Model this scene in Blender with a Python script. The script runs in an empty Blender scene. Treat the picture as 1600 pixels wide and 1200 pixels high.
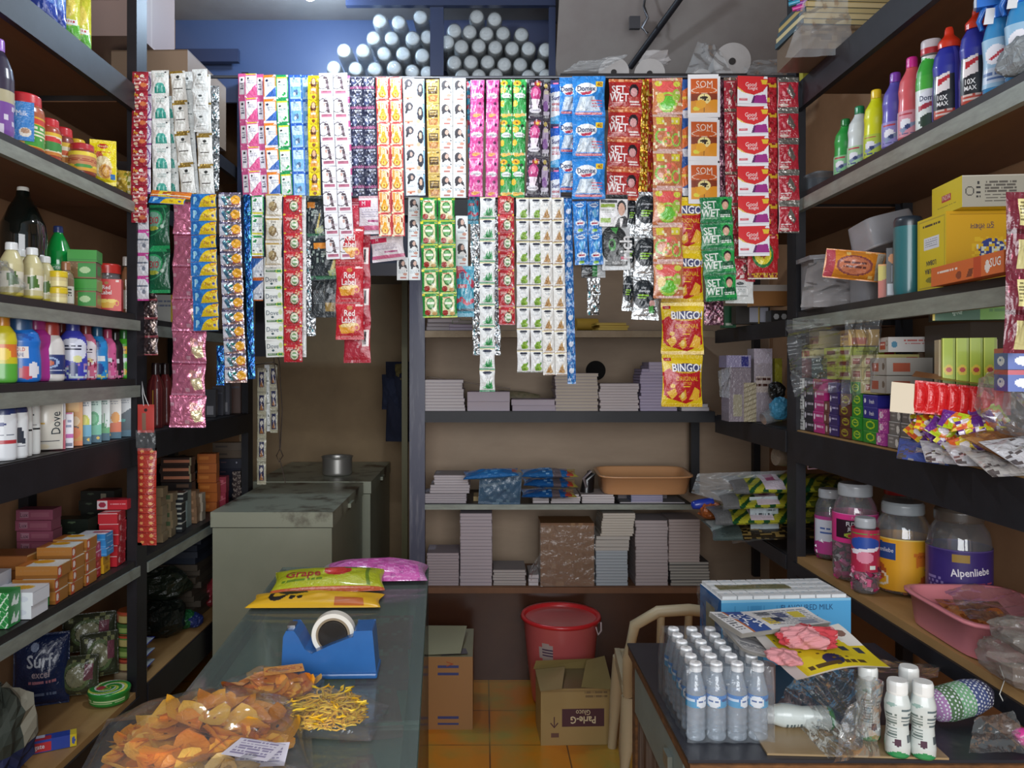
import bpy, math, random
import numpy as np
from mathutils import Vector, Matrix, Euler
C = bpy.context.scene.collection
PI = math.pi
R = math.radians
# ---------------------------------------------------------------- camera, world, lights, exposure
F, HX, HY, EYE = 1200.0, 755.0, 572.0, 1.5        # focal length in pixels, vanishing point, eye height
cd = bpy.data.cameras.new('camera'); cam = bpy.data.objects.new('camera', cd); C.objects.link(cam)
cd.sensor_width = 36; cd.lens = F / 1600 * 36
cd.shift_x = (800 - HX) / 1600; cd.shift_y = (HY - 600) / 1600
cam.location = (0, 0, EYE); cam.rotation_euler = (PI/2, 0, 0); cd.clip_start = .05
sc = bpy.context.scene; sc.camera = cam
sc.view_settings.view_transform = 'Standard'; sc.view_settings.look = 'None'
sc.view_settings.gamma = 1; sc.view_settings.use_curve_mapping = False
sc.view_settings.exposure = 0.13
sc.cycles.transparent_max_bounces = 24; sc.cycles.max_bounces = 6
sc.cycles.use_adaptive_sampling = True
sc.cycles.caustics_reflective = False; sc.cycles.caustics_refractive = False
w = bpy.data.worlds.new('world'); sc.world = w; w.use_nodes = True
w.node_tree.nodes['Background'].inputs[0].default_value = (.80, .90, 1, 1)
w.node_tree.nodes['Background'].inputs[1].default_value = .33
def area(name, loc, rot, sx, sy, power, col, spread=180):
    l = bpy.data.lights.new(name, 'AREA'); l.shape = 'RECTANGLE'; l.size = sx; l.size_y = sy
    l.energy = power; l.color = col; l.spread = R(spread)
    o = bpy.data.objects.new(name, l); C.objects.link(o); o.location = loc; o.rotation_euler = rot
    o['kind'] = 'helper'; return o
def point(name, loc, power, col, r=.04):
    l = bpy.data.lights.new(name, 'POINT'); l.energy = power; l.color = col; l.shadow_soft_size = r
    o = bpy.data.objects.new(name, l); C.objects.link(o); o.location = loc; o['kind'] = 'helper'; return o
# daylight through the open shop front behind the photographer
area('doorway_daylight', (.25, -.9, 1.75), (R(88), 0, 0), 2.0, 1.5, 70, (.95, .97, 1))
# the shop's lamp above the hanging rods
LAMP = Vector(((585-HX)/F*2.26, 2.26, 2.86)); ADDED_LAMP = Vector(((484-HX)/F*3.5, 3.5, 3.20))
point('lamp_light', LAMP - Vector((0, 0, .07)), 27, (.84, .92, 1), .05)
point('lamp_light', ADDED_LAMP - Vector((0, .0, .06)), 24, (.60, .79, 1), .05)  # second bulb, added to make the navy boards glow

# ---------------------------------------------------------------- helpers
def W(px, py, D):                                   # a picture point at depth D, as a place in the room
    return Vector(((px-HX)/F*D, D, EYE + (HY-py)/F*D))
def lin(c):
    if not isinstance(c, str): return tuple(c)
    v = [int(c[i:i+2], 16)/255 for i in (0, 2, 4)]
    v = [x/12.92 if x <= .04045 else ((x+.055)/1.055)**2.4 for x in v]
    m = int(c[6:8], 16)/255 if len(c) > 6 else 0.0
    return (v[0], v[1], v[2], m)                    # alpha = how metallic the print is
MATS = {}
def nt(name):
    m = bpy.data.materials.new(name); m.use_nodes = True
    return m, m.node_tree, m.node_tree.nodes['Principled BSDF']
def printed(name, rough=.45, bump=0, bscale=60, coat=0, trans=0):
    if name in MATS: return MATS[name]
    m, t, b = nt(name); N, L = t.nodes, t.links
    a = N.new('ShaderNodeAttribute'); a.attribute_name = 'Col'
    L.new(a.outputs['Color'], b.inputs['Base Color']); L.new(a.outputs['Alpha'], b.inputs['Metallic'])
    b.inputs['Roughness'].default_value = rough
    if coat: b.inputs['Coat Weight'].default_value = coat; b.inputs['Coat Roughness'].default_value = .12
    if bump:
        tc = N.new('ShaderNodeTexCoord'); n = N.new('ShaderNodeTexNoise'); bp = N.new('ShaderNodeBump')
        n.inputs['Scale'].default_value = bscale; n.inputs['Detail'].default_value = 2.5
        n.inputs['Distortion'].default_value = 1.2
        oi = N.new('ShaderNodeObjectInfo'); va = N.new('ShaderNodeVectorMath'); va.operation = 'MULTIPLY_ADD'
        cx = N.new('ShaderNodeCombineXYZ'); L.new(oi.outputs['Random'], cx.inputs[0]); L.new(oi.outputs['Random'], cx.inputs[1])
        va.inputs[1].default_value = (1, 1, 1)
        sc_ = N.new('ShaderNodeVectorMath'); sc_.operation = 'SCALE'; sc_.inputs['Scale'].default_value = 7.3
        L.new(cx.outputs[0], sc_.inputs[0]); L.new(tc.outputs['Object'], va.inputs[0]); L.new(sc_.outputs[0], va.inputs[2])
        L.new(va.outputs[0], n.inputs['Vector']); L.new(n.outputs[0], bp.inputs['Height'])
        bp.inputs['Strength'].default_value = bump; bp.inputs['Distance'].default_value = .006
        L.new(bp.outputs[0], b.inputs['Normal'])
    MATS[name] = m; return m
def solid(name, col, rough=.5, metal=0, noise=0, nscale=8, col2=None, bump=0, coat=0, stretch=(1, 1, 1), contrast=(.35, .65)):
    if name in MATS: return MATS[name]
    m, t, b = nt(name); N, L = t.nodes, t.links
    b.inputs['Base Color'].default_value = lin(col)[:3] + (1,); b.inputs['Roughness'].default_value = rough
    b.inputs['Metallic'].default_value = metal; b.inputs['Coat Weight'].default_value = coat
    if noise or bump:
        tc = N.new('ShaderNodeTexCoord'); mp = N.new('ShaderNodeMapping'); n = N.new('ShaderNodeTexNoise')
        mp.inputs['Scale'].default_value = stretch
        n.inputs['Scale'].default_value = nscale; n.inputs['Detail'].default_value = 6; n.inputs['Roughness'].default_value = .62
        L.new(tc.outputs['Object'], mp.inputs[0]); L.new(mp.outputs[0], n.inputs['Vector'])
        if noise:
            mr = N.new('ShaderNodeMapRange'); mr.inputs[1].default_value = contrast[0]; mr.inputs[2].default_value = contrast[1]
            mx = N.new('ShaderNodeMix'); mx.data_type = 'RGBA'
            c1 = lin(col); c2 = lin(col2) if col2 else tuple(x*.6 for x in c1)
            mx.inputs[6].default_value = c1[:3]+(1,); mx.inputs[7].default_value = c2[:3]+(1,)
            L.new(n.outputs[0], mr.inputs[0])
            mm = N.new('ShaderNodeMath'); mm.operation = 'MULTIPLY'; mm.inputs[1].default_value = noise
            L.new(mr.outputs[0], mm.inputs[0]); L.new(mm.outputs[0], mx.inputs[0]); L.new(mx.outputs[2], b.inputs['Base Color'])
        if bump:
            bp = N.new('ShaderNodeBump'); bp.inputs['Strength'].default_value = bump; bp.inputs['Distance'].default_value = .01
            L.new(n.outputs[0], bp.inputs['Height']); L.new(bp.outputs[0], b.inputs['Normal'])
    MATS[name] = m; return m
def film(name, tint='ffffff', veil=.10, rough=.12, gloss=.35, bump=.35, bscale=14, veilcol='dfe6ea'):
    """clear plastic film: mostly see-through, a little milky, with sharp creases"""
    if name in MATS: return MATS[name]
    m = bpy.data.materials.new(name); m.use_nodes = True; t = m.node_tree; N, L = t.nodes, t.links
    N.clear(); out = N.new('ShaderNodeOutputMaterial')
    tr = N.new('ShaderNodeBsdfTransparent'); tr.inputs[0].default_value = lin(tint)[:3]+(1,)
    df = N.new('ShaderNodeBsdfDiffuse'); df.inputs[0].default_value = lin(veilcol)[:3]+(1,)
    gl = N.new('ShaderNodeBsdfGlossy'); gl.inputs['Roughness'].default_value = rough
    m1 = N.new('ShaderNodeMixShader'); m1.inputs[0].default_value = veil
    m2 = N.new('ShaderNodeMixShader'); lw = N.new('ShaderNodeLayerWeight'); lw.inputs[0].default_value = gloss
    mm = N.new('ShaderNodeMath'); mm.operation = 'MULTIPLY'; mm.inputs[1].default_value = .5; L.new(lw.outputs['Fresnel'], mm.inputs[0])
    L.new(mm.outputs[0], m2.inputs[0]); L.new(tr.outputs[0], m1.inputs[1]); L.new(df.outputs[0], m1.inputs[2])
    L.new(m1.outputs[0], m2.inputs[1]); L.new(gl.outputs[0], m2.inputs[2]); L.new(m2.outputs[0], out.inputs[0])
    if bump:
        tc = N.new('ShaderNodeTexCoord'); n = N.new('ShaderNodeTexNoise'); n.inputs['Scale'].default_value = bscale
        n.inputs['Detail'].default_value = 3; n.inputs['Distortion'].default_value = 1.5
        bp = N.new('ShaderNodeBump'); bp.inputs['Strength'].default_value = bump; bp.inputs['Distance'].default_value = .01
        L.new(tc.outputs['Object'], n.inputs['Vector']); L.new(n.outputs[0], bp.inputs['Height'])
        L.new(bp.outputs[0], gl.inputs['Normal']); L.new(bp.outputs[0], lw.inputs['Normal'])
    MATS[name] = m; return m
PAPER = lambda: printed('printed_paper', .6)
CARD = lambda: printed('printed_card', .42, coat=.15)
PLAST = lambda: printed('printed_plastic', .30, coat=.3)
FOIL = lambda: printed('printed_foil', .30, bump=.55, bscale=75, coat=.35)
CRINK = lambda: printed('crinkled_foil', .24, bump=1.0, bscale=42, coat=.4)

class Acc:                                          # gathers faces of ONE mesh
    def __init__(s): s.V = []; s.B = []; s.n = 0
    def add(s, V, Fc, col, mi=0, smooth=False):
        V = np.asarray(V, float).reshape(-1, 3); Fc = np.asarray(Fc, int)
        if len(Fc) == 0: return
        col = np.asarray(col, float)
        if col.ndim == 1: col = np.tile(col, (len(Fc), 1))
        s.V.append(V); s.B.append((Fc + s.n, col, mi, smooth)); s.n += len(V)
    def box(s, a, b, col, mi=0, M=None):
        (x0, y0, z0), (x1, y1, z1) = a, b
        V = np.array([(x, y, z) for z in (z0, z1) for y in (y0, y1) for x in (x0, x1)], float)
        if M is not None: V = np.array([M @ Vector(v) for v in V])
        s.add(V, [(0, 2, 3, 1), (4, 5, 7, 6), (0, 1, 5, 4), (2, 6, 7, 3), (0, 4, 6, 2), (1, 3, 7, 5)], lin(col), mi)
    def tube(s, pts, r, col, n=8, mi=0, cap=True):
        P = [Vector(p) for p in pts]; rr = r if hasattr(r, '__len__') else [r]*len(P); V = []
        for i, p in enumerate(P):
            t = (P[min(i+1, len(P)-1)] - P[max(i-1, 0)]).normalized()
            u = t.cross(Vector((0, 0, 1)));
            if u.length < .1: u = t.cross(Vector((0, 1, 0)))
            u.normalize(); v = t.cross(u)
            for k in range(n): V.append(p + (u*math.cos(2*PI*k/n) + v*math.sin(2*PI*k/n))*rr[i])
        Fc = [(i*n+k, (i+1)*n+k, (i+1)*n+(k+1) % n, i*n+(k+1) % n) for i in range(len(P)-1) for k in range(n)]
        s.add([tuple(v) for v in V], Fc, lin(col), mi, True)
        if cap:
            for i in (0, len(P)-1):
                s.add([tuple(P[i])]+[tuple(V[i*n+k]) for k in range(n)], [(0, k+1, (k+1) % n+1) for k in range(n)], lin(col), mi)
    def mesh(s, name, mats):
        me = bpy.data.meshes.new(name)
        V = np.concatenate(s.V); me.vertices.add(len(V)); me.vertices.foreach_set('co', V.astype(np.float32).ravel())
        lv = np.concatenate([b[0].ravel() for b in s.B]); k = np.concatenate([np.full(len(b[0]), b[0].shape[1]) for b in s.B])
        me.loops.add(len(lv)); me.loops.foreach_set('vertex_index', lv.astype(np.int32))
        me.polygons.add(len(k)); st = np.concatenate([[0], np.cumsum(k)[:-1]])
        me.polygons.foreach_set('loop_start', st.astype(np.int32))
        try: me.polygons.foreach_set('loop_total', k.astype(np.int32))
        except Exception: pass
        for m in (mats if isinstance(mats, (list, tuple)) else [mats]): me.materials.append(m)
        me.polygons.foreach_set('material_index', np.concatenate([np.full(len(b[0]), b[2]) for b in s.B]).astype(np.int32))
        me.polygons.foreach_set('use_smooth', np.concatenate([np.full(len(b[0]), b[3]) for b in s.B]))
        me.update(calc_edges=True)
        at = me.color_attributes.new('Col', 'FLOAT_COLOR', 'CORNER')
        cc = np.concatenate([np.repeat(b[1], b[0].shape[1], axis=0) for b in s.B]).astype(np.float32)
        at.data.foreach_set('color', cc.ravel())
        me.validate(clean_customdata=False)
        return me
# --- lettering
GL = {}
def glyphs(txt, bold=False):
    k = (txt, bold)
    if k not in GL:
        cu = bpy.data.curves.new('t', 'FONT'); cu.body = txt; cu.align_x = 'CENTER'; cu.align_y = 'CENTER'
        cu.resolution_u = 2; cu.offset = .018 if bold else 0; cu.fill_mode = 'FRONT'
        o = bpy.data.objects.new('t', cu); C.objects.link(o)
        bpy.context.view_layer.update()
        me = o.evaluated_get(bpy.context.evaluated_depsgraph_get()).to_mesh()
        V = np.array([v.co[:2] for v in me.vertices]).reshape(-1, 2)
        me.calc_loop_triangles(); T = np.array([t.vertices[:] for t in me.loop_triangles]).reshape(-1, 3)
        bpy.data.objects.remove(o); bpy.data.curves.remove(cu)
        if len(V):
            mn, mx = V.min(0), V.max(0); V = (V - (mn+mx)/2) / max(mx[1]-mn[1], 1e-6)
        GL[k] = (V, T)
    return GL[k]
def parse(ops):
    if not isinstance(ops, str): return ops
    out = []
    for o in ops.split(';'):
        o = o.strip()
        if not o: continue
        p = o.split(' ')
        out.append(p)
    return out
def paint(U, V, ops, base):
    col = np.tile(np.array(lin(base), float), (U.size, 1)).reshape(U.shape + (4,))
    for p in ops:
        k = p[0]
        if k in 'TB': continue
        if k == 'r': m = (U >= float(p[1])) & (V >= float(p[2])) & (U <= float(p[3])) & (V <= float(p[4])); c = p[5]
        elif k == 'e': m = ((U-float(p[1]))/float(p[3]))**2 + ((V-float(p[2]))/float(p[4]))**2 <= 1; c = p[5]
        elif k == 'o':                              # ring
            d = ((U-float(p[1]))/float(p[3]))**2 + ((V-float(p[2]))/float(p[4]))**2; m = (d <= 1) & (d >= float(p[6])); c = p[5]
        elif k == 'p':                              # polygon x y x y ... colour
            q = [float(x) for x in p[1:-1]]; xs, ys = q[0::2], q[1::2]; c = p[-1]; m = np.zeros(U.shape, bool); j = len(xs)-1
            for i in range(len(xs)):
                m ^= ((ys[i] > V) != (ys[j] > V)) & (U < (xs[j]-xs[i])*(V-ys[i])/((ys[j]-ys[i]) or 1e-9)+xs[i]); j = i
        elif k == 'n':                              # flecks: density colour seed x0 y0 x1 y1 [cell]
            rs = np.random.RandomState(int(p[3])); g = int(float(p[8])) if len(p) > 8 else 24
            G = rs.rand(g, g) < float(p[1])
            m = G[np.clip((V*g).astype(int), 0, g-1), np.clip((U*g).astype(int), 0, g-1)]
            m = m & (U >= float(p[4])) & (V >= float(p[5])) & (U <= float(p[6])) & (V <= float(p[7])); c = p[2]
        elif k == 'b':                              # rows of fine dashes: x0 y0 x1 y1 colour rows
            x0, y0, x1, y1 = map(float, p[1:5]); n = int(p[6]); c = p[5]
            q = (V-y0)/(y1-y0)*n; ph = (U-x0)/(x1-x0)*n*4 + np.floor(q)*2.3
            m = (U >= x0) & (U <= x1) & (V >= y0) & (V < y1) & ((q % 1) < .5) & ((ph + .6*np.sin(ph*2.1)) % 1 < .72)
        elif k == 'v':                              # bar-code like uprights: x0 y0 x1 y1 colour n
            x0, y0, x1, y1 = map(float, p[1:5]); c = p[5]; q = (U-x0)/(x1-x0)*float(p[6])
            m = (U >= x0) & (U <= x1) & (V >= y0) & (V < y1) & ((q + .3*np.sin(q*5)) % 1 < .5)
        elif k == 's':                              # slanting stripes: x0 y0 x1 y1 colour n slope width
            x0, y0, x1, y1 = map(float, p[1:5]); c = p[5]
            m = (U >= x0) & (U <= x1) & (V >= y0) & (V < y1) & (((U + V*float(p[7]))*float(p[6])) % 1 < float(p[8]))
        else: continue
        col[m] = lin(c)
    return col
def surf(acc, S, wid, hei, base, ops='', cell=.0022, mi=0, smooth=True, n=None, off=None):
    """S(u, v, lift) -> points; wid, hei: real size; v runs downwards. Prints the ops on the surface."""
    P = parse(ops) if isinstance(ops, str) else ops
    if off is None: off = .0014 if smooth else .0005
    shapes = [p for p in P if p[0] not in 'TB']
    if n: nx, ny = n
    elif shapes: nx, ny = int(min(90, max(3, wid/cell))), int(min(110, max(3, hei/cell)))
    else: nx, ny = 1, 1
    u = np.linspace(0, 1, nx+1); v = np.linspace(0, 1, ny+1); UU, VV = np.meshgrid(u, v)
    X = S(UU, VV, 0.0)
    uc, vc = (u[1:]+u[:-1])/2, (v[1:]+v[:-1])/2; UC, VC = np.meshgrid(uc, vc)
    col = paint(UC, VC, shapes, base).reshape(-1, 4)
    i = np.arange(nx*ny); r, c = i//nx, i % nx; a = r*(nx+1)+c
    acc.add(X.reshape(-1, 3), np.stack([a, a+nx+1, a+nx+2, a+1], 1), col, mi, smooth)
    for p in P:
        if p[0] in 'TB':                            # T cx cy height colour text_with_underscores [rot] ; height as a share of hei
            rot = 0.0; q = p[5]
            if len(p) > 6: rot = R(float(p[6]))
            G, T = glyphs(q.replace('_', ' ').replace('^', '\n'), p[0] == 'B')
            if not len(T): continue
            h = float(p[3])*hei; x = G[:, 0]*h*.84; y = G[:, 1]*h
            lim = min(float(p[1]), 1-float(p[1]))*wid*.97 if abs(rot) < .3 else 9
            if np.abs(x).max() > lim: x = x*(lim/np.abs(x).max())
            x, y = x*math.cos(rot)-y*math.sin(rot), x*math.sin(rot)+y*math.cos(rot)
            acc.add(S(float(p[1])+x/wid, float(p[2])-y/hei, off).reshape(-1, 3), T, lin(p[4]), mi, False)
def plane_S(o, ux, vx):
    o, ux, vx = (np.array(t, float) for t in (o, ux, vx)); nrm = np.cross(vx, ux); nrm = nrm/np.linalg.norm(nrm)
    return lambda u, v, l: o + np.multiply.outer(np.asarray(u), ux) + np.multiply.outer(np.asarray(v), vx) + nrm*l
def pillow_S(w, h, bulge, m=.08, wr=0.0, seed=0, side=1, z0=0.0, pw=.6):
    """upright packet hanging below its origin, facing -y; sealed margins m at both ends"""
    rs = np.random.RandomState(seed); ph = rs.rand(6)*6.28
    def S(u, v, l):
        u = np.asarray(u, float); v = np.asarray(v, float)
        t = np.clip((v-m)/(1-2*m), 0, 1); s = np.clip(u, 0, 1)
        b = bulge*np.power(np.clip(np.sin(PI*t), 0, 1), pw)*np.power(np.clip(np.sin(PI*s), 0, 1), pw)
        edge = np.power(np.abs(2*u-1), 2)
        b = b + wr*(np.sin(9*u+ph[0]+4*v)*np.sin(11*v+ph[1]) + .6*np.sin(23*u+ph[2])*np.sin(17*v+ph[3]+5*u))*np.clip(np.sin(PI*np.clip(v, 0, 1)), 0, 1)*np.clip(np.sin(PI*s), 0, 1)**.5
        x = (u-.5)*w*(1-.06*np.sin(PI*t)*(bulge > .004))
        return np.stack([x, -side*(b+l)+0*u, -v*h+0*u + z0], -1)
    return S
def box_faces(acc, w, d, h, base, front='', back='', left='', right='', top='', bot='', o=(0, 0, 0), cell=.0022, mi=0, cols=None):
    """box standing on its origin; front faces -y, right faces +x"""
    x, y, z = o; cols = cols or {}
    q = dict(front=((x-w/2, y-d/2, z+h), (w, 0, 0), w), back=((x+w/2, y+d/2, z+h), (-w, 0, 0), w),
             left=((x-w/2, y+d/2, z+h), (0, -d, 0), d), right=((x+w/2, y-d/2, z+h), (0, d, 0), d))
    for k, s in (('front', front), ('back', back), ('left', left), ('right', right)):
        oo, ux, ww = q[k]; surf(acc, plane_S(oo, ux, (0, 0, -h)), ww, h, cols.get(k, base), s, cell, mi, False)
    surf(acc, plane_S((x-w/2, y+d/2, z+h), (w, 0, 0), (0, -d, 0)), w, d, cols.get('top', base), top, cell, mi, False)
    surf(acc, plane_S((x-w/2, y-d/2, z), (w, 0, 0), (0, d, 0)), w, d, base, bot, cell, mi, False)
def lathe(acc, prof, base, ops='', sx=1, sy=1, n=36, mi=0, cell=.0026, p=2.0, smooth=True, rows=None, turn=0.0, capcol=None, o=(0, 0, 0), ends=True):
    """prof [(r, z)...] bottom to top; v=0 at the top; u=.5 faces -y; p: squareness of the section"""
    pr = np.array(prof, float); L = np.concatenate([[0], np.cumsum(np.hypot(*np.diff(pr, axis=0).T))]); H = L[-1]
    def S(u, v, l):
        u = np.asarray(u, float); v = np.asarray(v, float)
        d = (1-np.clip(v, 0, 1))*H; r = np.interp(d, L, pr[:, 0])+l; z = np.interp(d, L, pr[:, 1])
        a = -PI/2 + (u-.5)*2*PI + turn
        ca, sa = np.cos(a), np.sin(a); k = (np.abs(ca)**p + np.abs(sa)**p)**(-1/p)
        return np.stack([r*k*ca*sx+o[0], r*k*sa*sy+o[1], z+o[2]+0*u], -1)
    P = parse(ops)
    if rows is None:
        rows = max(len(pr)-1, int(min(110, H/cell))) if [x for x in P if x[0] not in 'TB'] else max(10, min(64, int(H/.004)))
    surf(acc, S, 2*PI*float(pr[:, 0].max()), H, base, P, cell, mi, smooth, (n, rows), .0007)
    for i, (r, z) in ((0, pr[0]), (-1, pr[-1])):
        if r > .0006 and ends:
            U = np.linspace(0, 1, n+1)[:-1]; ring = S(U, np.full(n, 1.0 if i == 0 else 0.0), 0.0)
            acc.add(np.vstack([[o[0], o[1], z+o[2]], ring]), [(0, k+1, (k+1) % n+1) for k in range(n)], lin(capcol or base), mi)
    return S
def tag(o, label=None, cat=None, group=None, kind=None):
    if label: o['label'] = label
    if cat: o['category'] = cat
    if group: o['group'] = group
    if kind: o['kind'] = kind
    return o
def thing(name, label, cat, loc=(0, 0, 0), rot=(0, 0, 0), group=None):
    o = bpy.data.objects.new(name, None); C.objects.link(o); o.location = loc
    o.rotation_euler = rot if hasattr(rot, '__len__') else (0, 0, rot); o.empty_display_size = .05
    return tag(o, label, cat, group)
def ob(name, me, parent=None, loc=(0, 0, 0), rot=(0, 0, 0), label=None, cat=None, group=None, kind=None, scale=None):
    if isinstance(me, Acc): raise TypeError
    o = bpy.data.objects.new(name, me); C.objects.link(o); o.parent = parent; o.location = loc
    o.rotation_euler = rot if hasattr(rot, '__len__') else (0, 0, rot)
    if scale: o.scale = scale if hasattr(scale, '__len__') else (scale,)*3
    return tag(o, label, cat, group, kind)
def struct(name, me): return ob(name, me, kind='structure')
def boxm(name, a, b, mat, col='808080'):
    A = Acc(); A.box(a, b, col); return A.mesh(name, mat)
def film_sheet(name, pts, mat, nx=14, ny=14, amp=.006, seed=0):
    """crumpled sheet through four corners p00 p10 p11 p01"""
    rs = np.random.RandomState(seed); p = [np.array(q, float) for q in pts]; nx *= 3; ny *= 3
    u = np.linspace(0, 1, nx+1); v = np.linspace(0, 1, ny+1); U, V = np.meshgrid(u, v)
    X = ((1-U)*(1-V))[..., None]*p[0] + (U*(1-V))[..., None]*p[1] + (U*V)[..., None]*p[2] + ((1-U)*V)[..., None]*p[3]
    ph = rs.rand(12)*6.28; N_ = 0
    for k in range(4):
        th = rs.rand()*3.14; f = 3+k*2.6; q = (U*math.cos(th)+V*math.sin(th))*f+ph[k]
        N_ = N_ + (1-np.abs(np.sin(q+.8*np.sin(3*V*(k+1)+ph[k+6]))))*1.6/(1+.5*k)
    nv = np.cross(p[1]-p[0], p[3]-p[0]); nv = nv/(np.linalg.norm(nv)+1e-9)
    X = X + (N_-N_.mean())[..., None]*nv*amp + rs.randn(*X.shape)*amp*.05
    i = np.arange(nx*ny); r, c = i//nx, i % nx; a = r*(nx+1)+c
    A = Acc(); A.add(X.reshape(-1, 3), np.stack([a, a+nx+1, a+nx+2, a+1], 1), (1, 1, 1, 0), 0, True)
    return A.mesh(name, mat)
def blob(name, mat, sx, sy, sz, amp=.15, seed=0, nu=22, nv=14, col='ffffff', top_pinch=0.0, flat=.25, ops_fn=None, p=2.4, freq=1.0, jit=.35):
    """lumpy closed bag standing on its origin, half sizes sx, sy and height sz"""
    rs = np.random.RandomState(seed); ph = rs.rand(8)*6.28
    th = np.linspace(0, 2*PI, nu+1)[:-1]; ps = np.linspace(-PI/2, PI/2, nv+1); T, Ps = np.meshgrid(th, ps)
    sg = lambda c, e: np.sign(c)*np.abs(c)**(2/e)
    x = sg(np.cos(T), p)*sg(np.cos(Ps), p); y = sg(np.sin(T), p)*sg(np.cos(Ps), p); z = sg(np.sin(Ps), p)
    k = 1+amp*(np.sin(freq*3*T+ph[0]+2*Ps)*.5 + np.sin(freq*7*T+ph[1])*np.cos(freq*4*Ps+ph[2])*.5 + rs.randn(*T.shape)*jit)
    zz = (z+1)/2; kk = k*(1-top_pinch*np.clip(zz, 0, 1)**1.5)
    X = np.stack([x*kk*sx, y*kk*sy, zz*sz*(1+.3*(k-1))], -1); X[..., 2] = np.maximum(X[..., 2], 0)
    i = np.arange(nu*nv); r, c = i//nu, i % nu
    Fq = np.stack([r*nu+c, r*nu+(c+1) % nu, (r+1)*nu+(c+1) % nu, (r+1)*nu+c], 1)
    A = Acc(); cc = lin(col)
    if ops_fn is not None: cc = ops_fn(X.reshape(-1, 3)[Fq].mean(1))
    A.add(X.reshape(-1, 3), Fq, cc, 0, False)
    return A.mesh(name, mat)
ORD = ['first', 'second', 'third', 'fourth', 'fifth', 'sixth', 'seventh', 'eighth', 'ninth', 'tenth', 'eleventh', 'twelfth', 'thirteenth',
       'fourteenth', 'fifteenth', 'sixteenth', 'seventeenth', 'eighteenth', 'nineteenth', 'twentieth', 'twenty-first', 'twenty-second',
       'twenty-third', 'twenty-fourth', 'twenty-fifth', 'twenty-sixth', 'twenty-seventh', 'twenty-eighth']
def nth(i, n, low='bottom', high='top'):
    """which one of n, counted from the bottom"""
    if n == 1: return 'only one'
    if i == 0: return low + ' one'
    if i == n-1: return high + ' one'
    return ORD[i] + ' from ' + low
# ---------------------------------------------------------------- the room
XL, XR, DB = -1.2, 1.1, 3.65                      # front planes of the side racks and of the back rack
WL, WR, WB, WA = -1.62, 1.52, 4.08, 5.1
LEV = dict(a=2.48, b=2.085, c=1.665, d=1.27, e=.82)
def floor_mat():
    m, t, b = nt('floor_tile'); N, L = t.nodes, t.links
    tc = N.new('ShaderNodeTexCoord'); br = N.new('ShaderNodeTexBrick'); mp = N.new('ShaderNodeMapping')
    br.offset = 0; br.inputs['Scale'].default_value = 1; br.inputs['Mortar Size'].default_value = .003
    br.inputs['Brick Width'].default_value = .305; br.inputs['Row Height'].default_value = .305
    br.inputs['Color1'].default_value = lin('cc7810')[:3]+(1,); br.inputs['Color2'].default_value = lin('d08418')[:3]+(1,)
    br.inputs['Mortar'].default_value = lin('6a3c10')[:3]+(1,)
    mp.inputs['Location'].default_value = (-.026, -3.345+.305*11, 0)
    n = N.new('ShaderNodeTexNoise'); n.inputs['Scale'].default_value = 5; n.inputs['Detail'].default_value = 5
    mr = N.new('ShaderNodeMapRange'); mr.inputs[1].default_value = .42; mr.inputs[2].default_value = .7
    mx = N.new('ShaderNodeMix'); mx.data_type = 'RGBA'; mx.inputs[7].default_value = lin('a08c38')[:3]+(1,)
    L.new(tc.outputs['Object'], mp.inputs[0]); L.new(mp.outputs[0], br.inputs['Vector']); L.new(tc.outputs['Object'], n.inputs['Vector'])
    L.new(n.outputs[0], mr.inputs[0]); L.new(mr.outputs[0], mx.inputs[0]); L.new(br.outputs[0], mx.inputs[6]); L.new(mx.outputs[2], b.inputs['Base Color'])
    b.inputs['Roughness'].default_value = .35; b.inputs['Coat Weight'].default_value = .1
    return m
PLASTER = solid('beige_plaster', 'ac9270', .85, noise=.5, nscale=2.2, col2='7c6850', bump=.05)
GREY = solid('grey_plaster', '8d8986', .9, noise=.6, nscale=3, col2='7b7170', bump=.3)
PANEL = solid('worn_plywood_board', 'bda58c', .6, noise=.5, nscale=2.6, col2='8c745e', stretch=(.7, 1, 2.2), bump=.03, contrast=(.3, .75))
BROWNW = solid('brown_wall_board', 'b48a66', .7, noise=.5, nscale=3, col2='8c6648', bump=.03)
NAVY = solid('navy_enamel', '2a3148', .32, noise=.4, nscale=5, col2='363c50')
BLACK = solid('black_rack_enamel', '16161b', .5, noise=.5, nscale=14, col2='24242b', bump=.04)
DECK = solid('dusty_black_deck', '201e20', .5, noise=.5, nscale=9, col2='302c2a')
EDGE = solid('worn_aluminium_edge', '9aa096', .42, metal=.25, noise=.6, nscale=10, col2='74786f', stretch=(1, 1, 4))
WOODE = solid('pale_wooden_edge', 'a8957a', .6, noise=.6, nscale=20, col2='8a755a')
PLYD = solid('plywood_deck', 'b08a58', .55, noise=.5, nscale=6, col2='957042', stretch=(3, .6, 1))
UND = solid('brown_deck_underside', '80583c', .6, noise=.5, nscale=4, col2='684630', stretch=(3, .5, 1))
struct('floor', boxm('floor', (-2.2, -1.5, -.06), (2.4, 5.2, 0), floor_mat()))
struct('ceiling', boxm('ceiling', (-2.2, -.2, 3.32), (2.4, 5.2, 3.4), GREY))
struct('wall_left', boxm('wall_left', (WL-.08, .2, 0), (WL, 5.2, 3.32), BROWNW))
struct('wall_right', boxm('wall_right', (WR, .2, 0), (WR+.08, 4.2, 3.32), BROWNW))
struct('wall_back', boxm('wall_back', (-.38, WB, 0), (WR, WB+.06, 3.32), PANEL))
struct('wall_alcove_back', boxm('wall_alcove_back', (WL, WA, 0), (-.3, WA+.06, 3.32), PLASTER))
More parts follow.
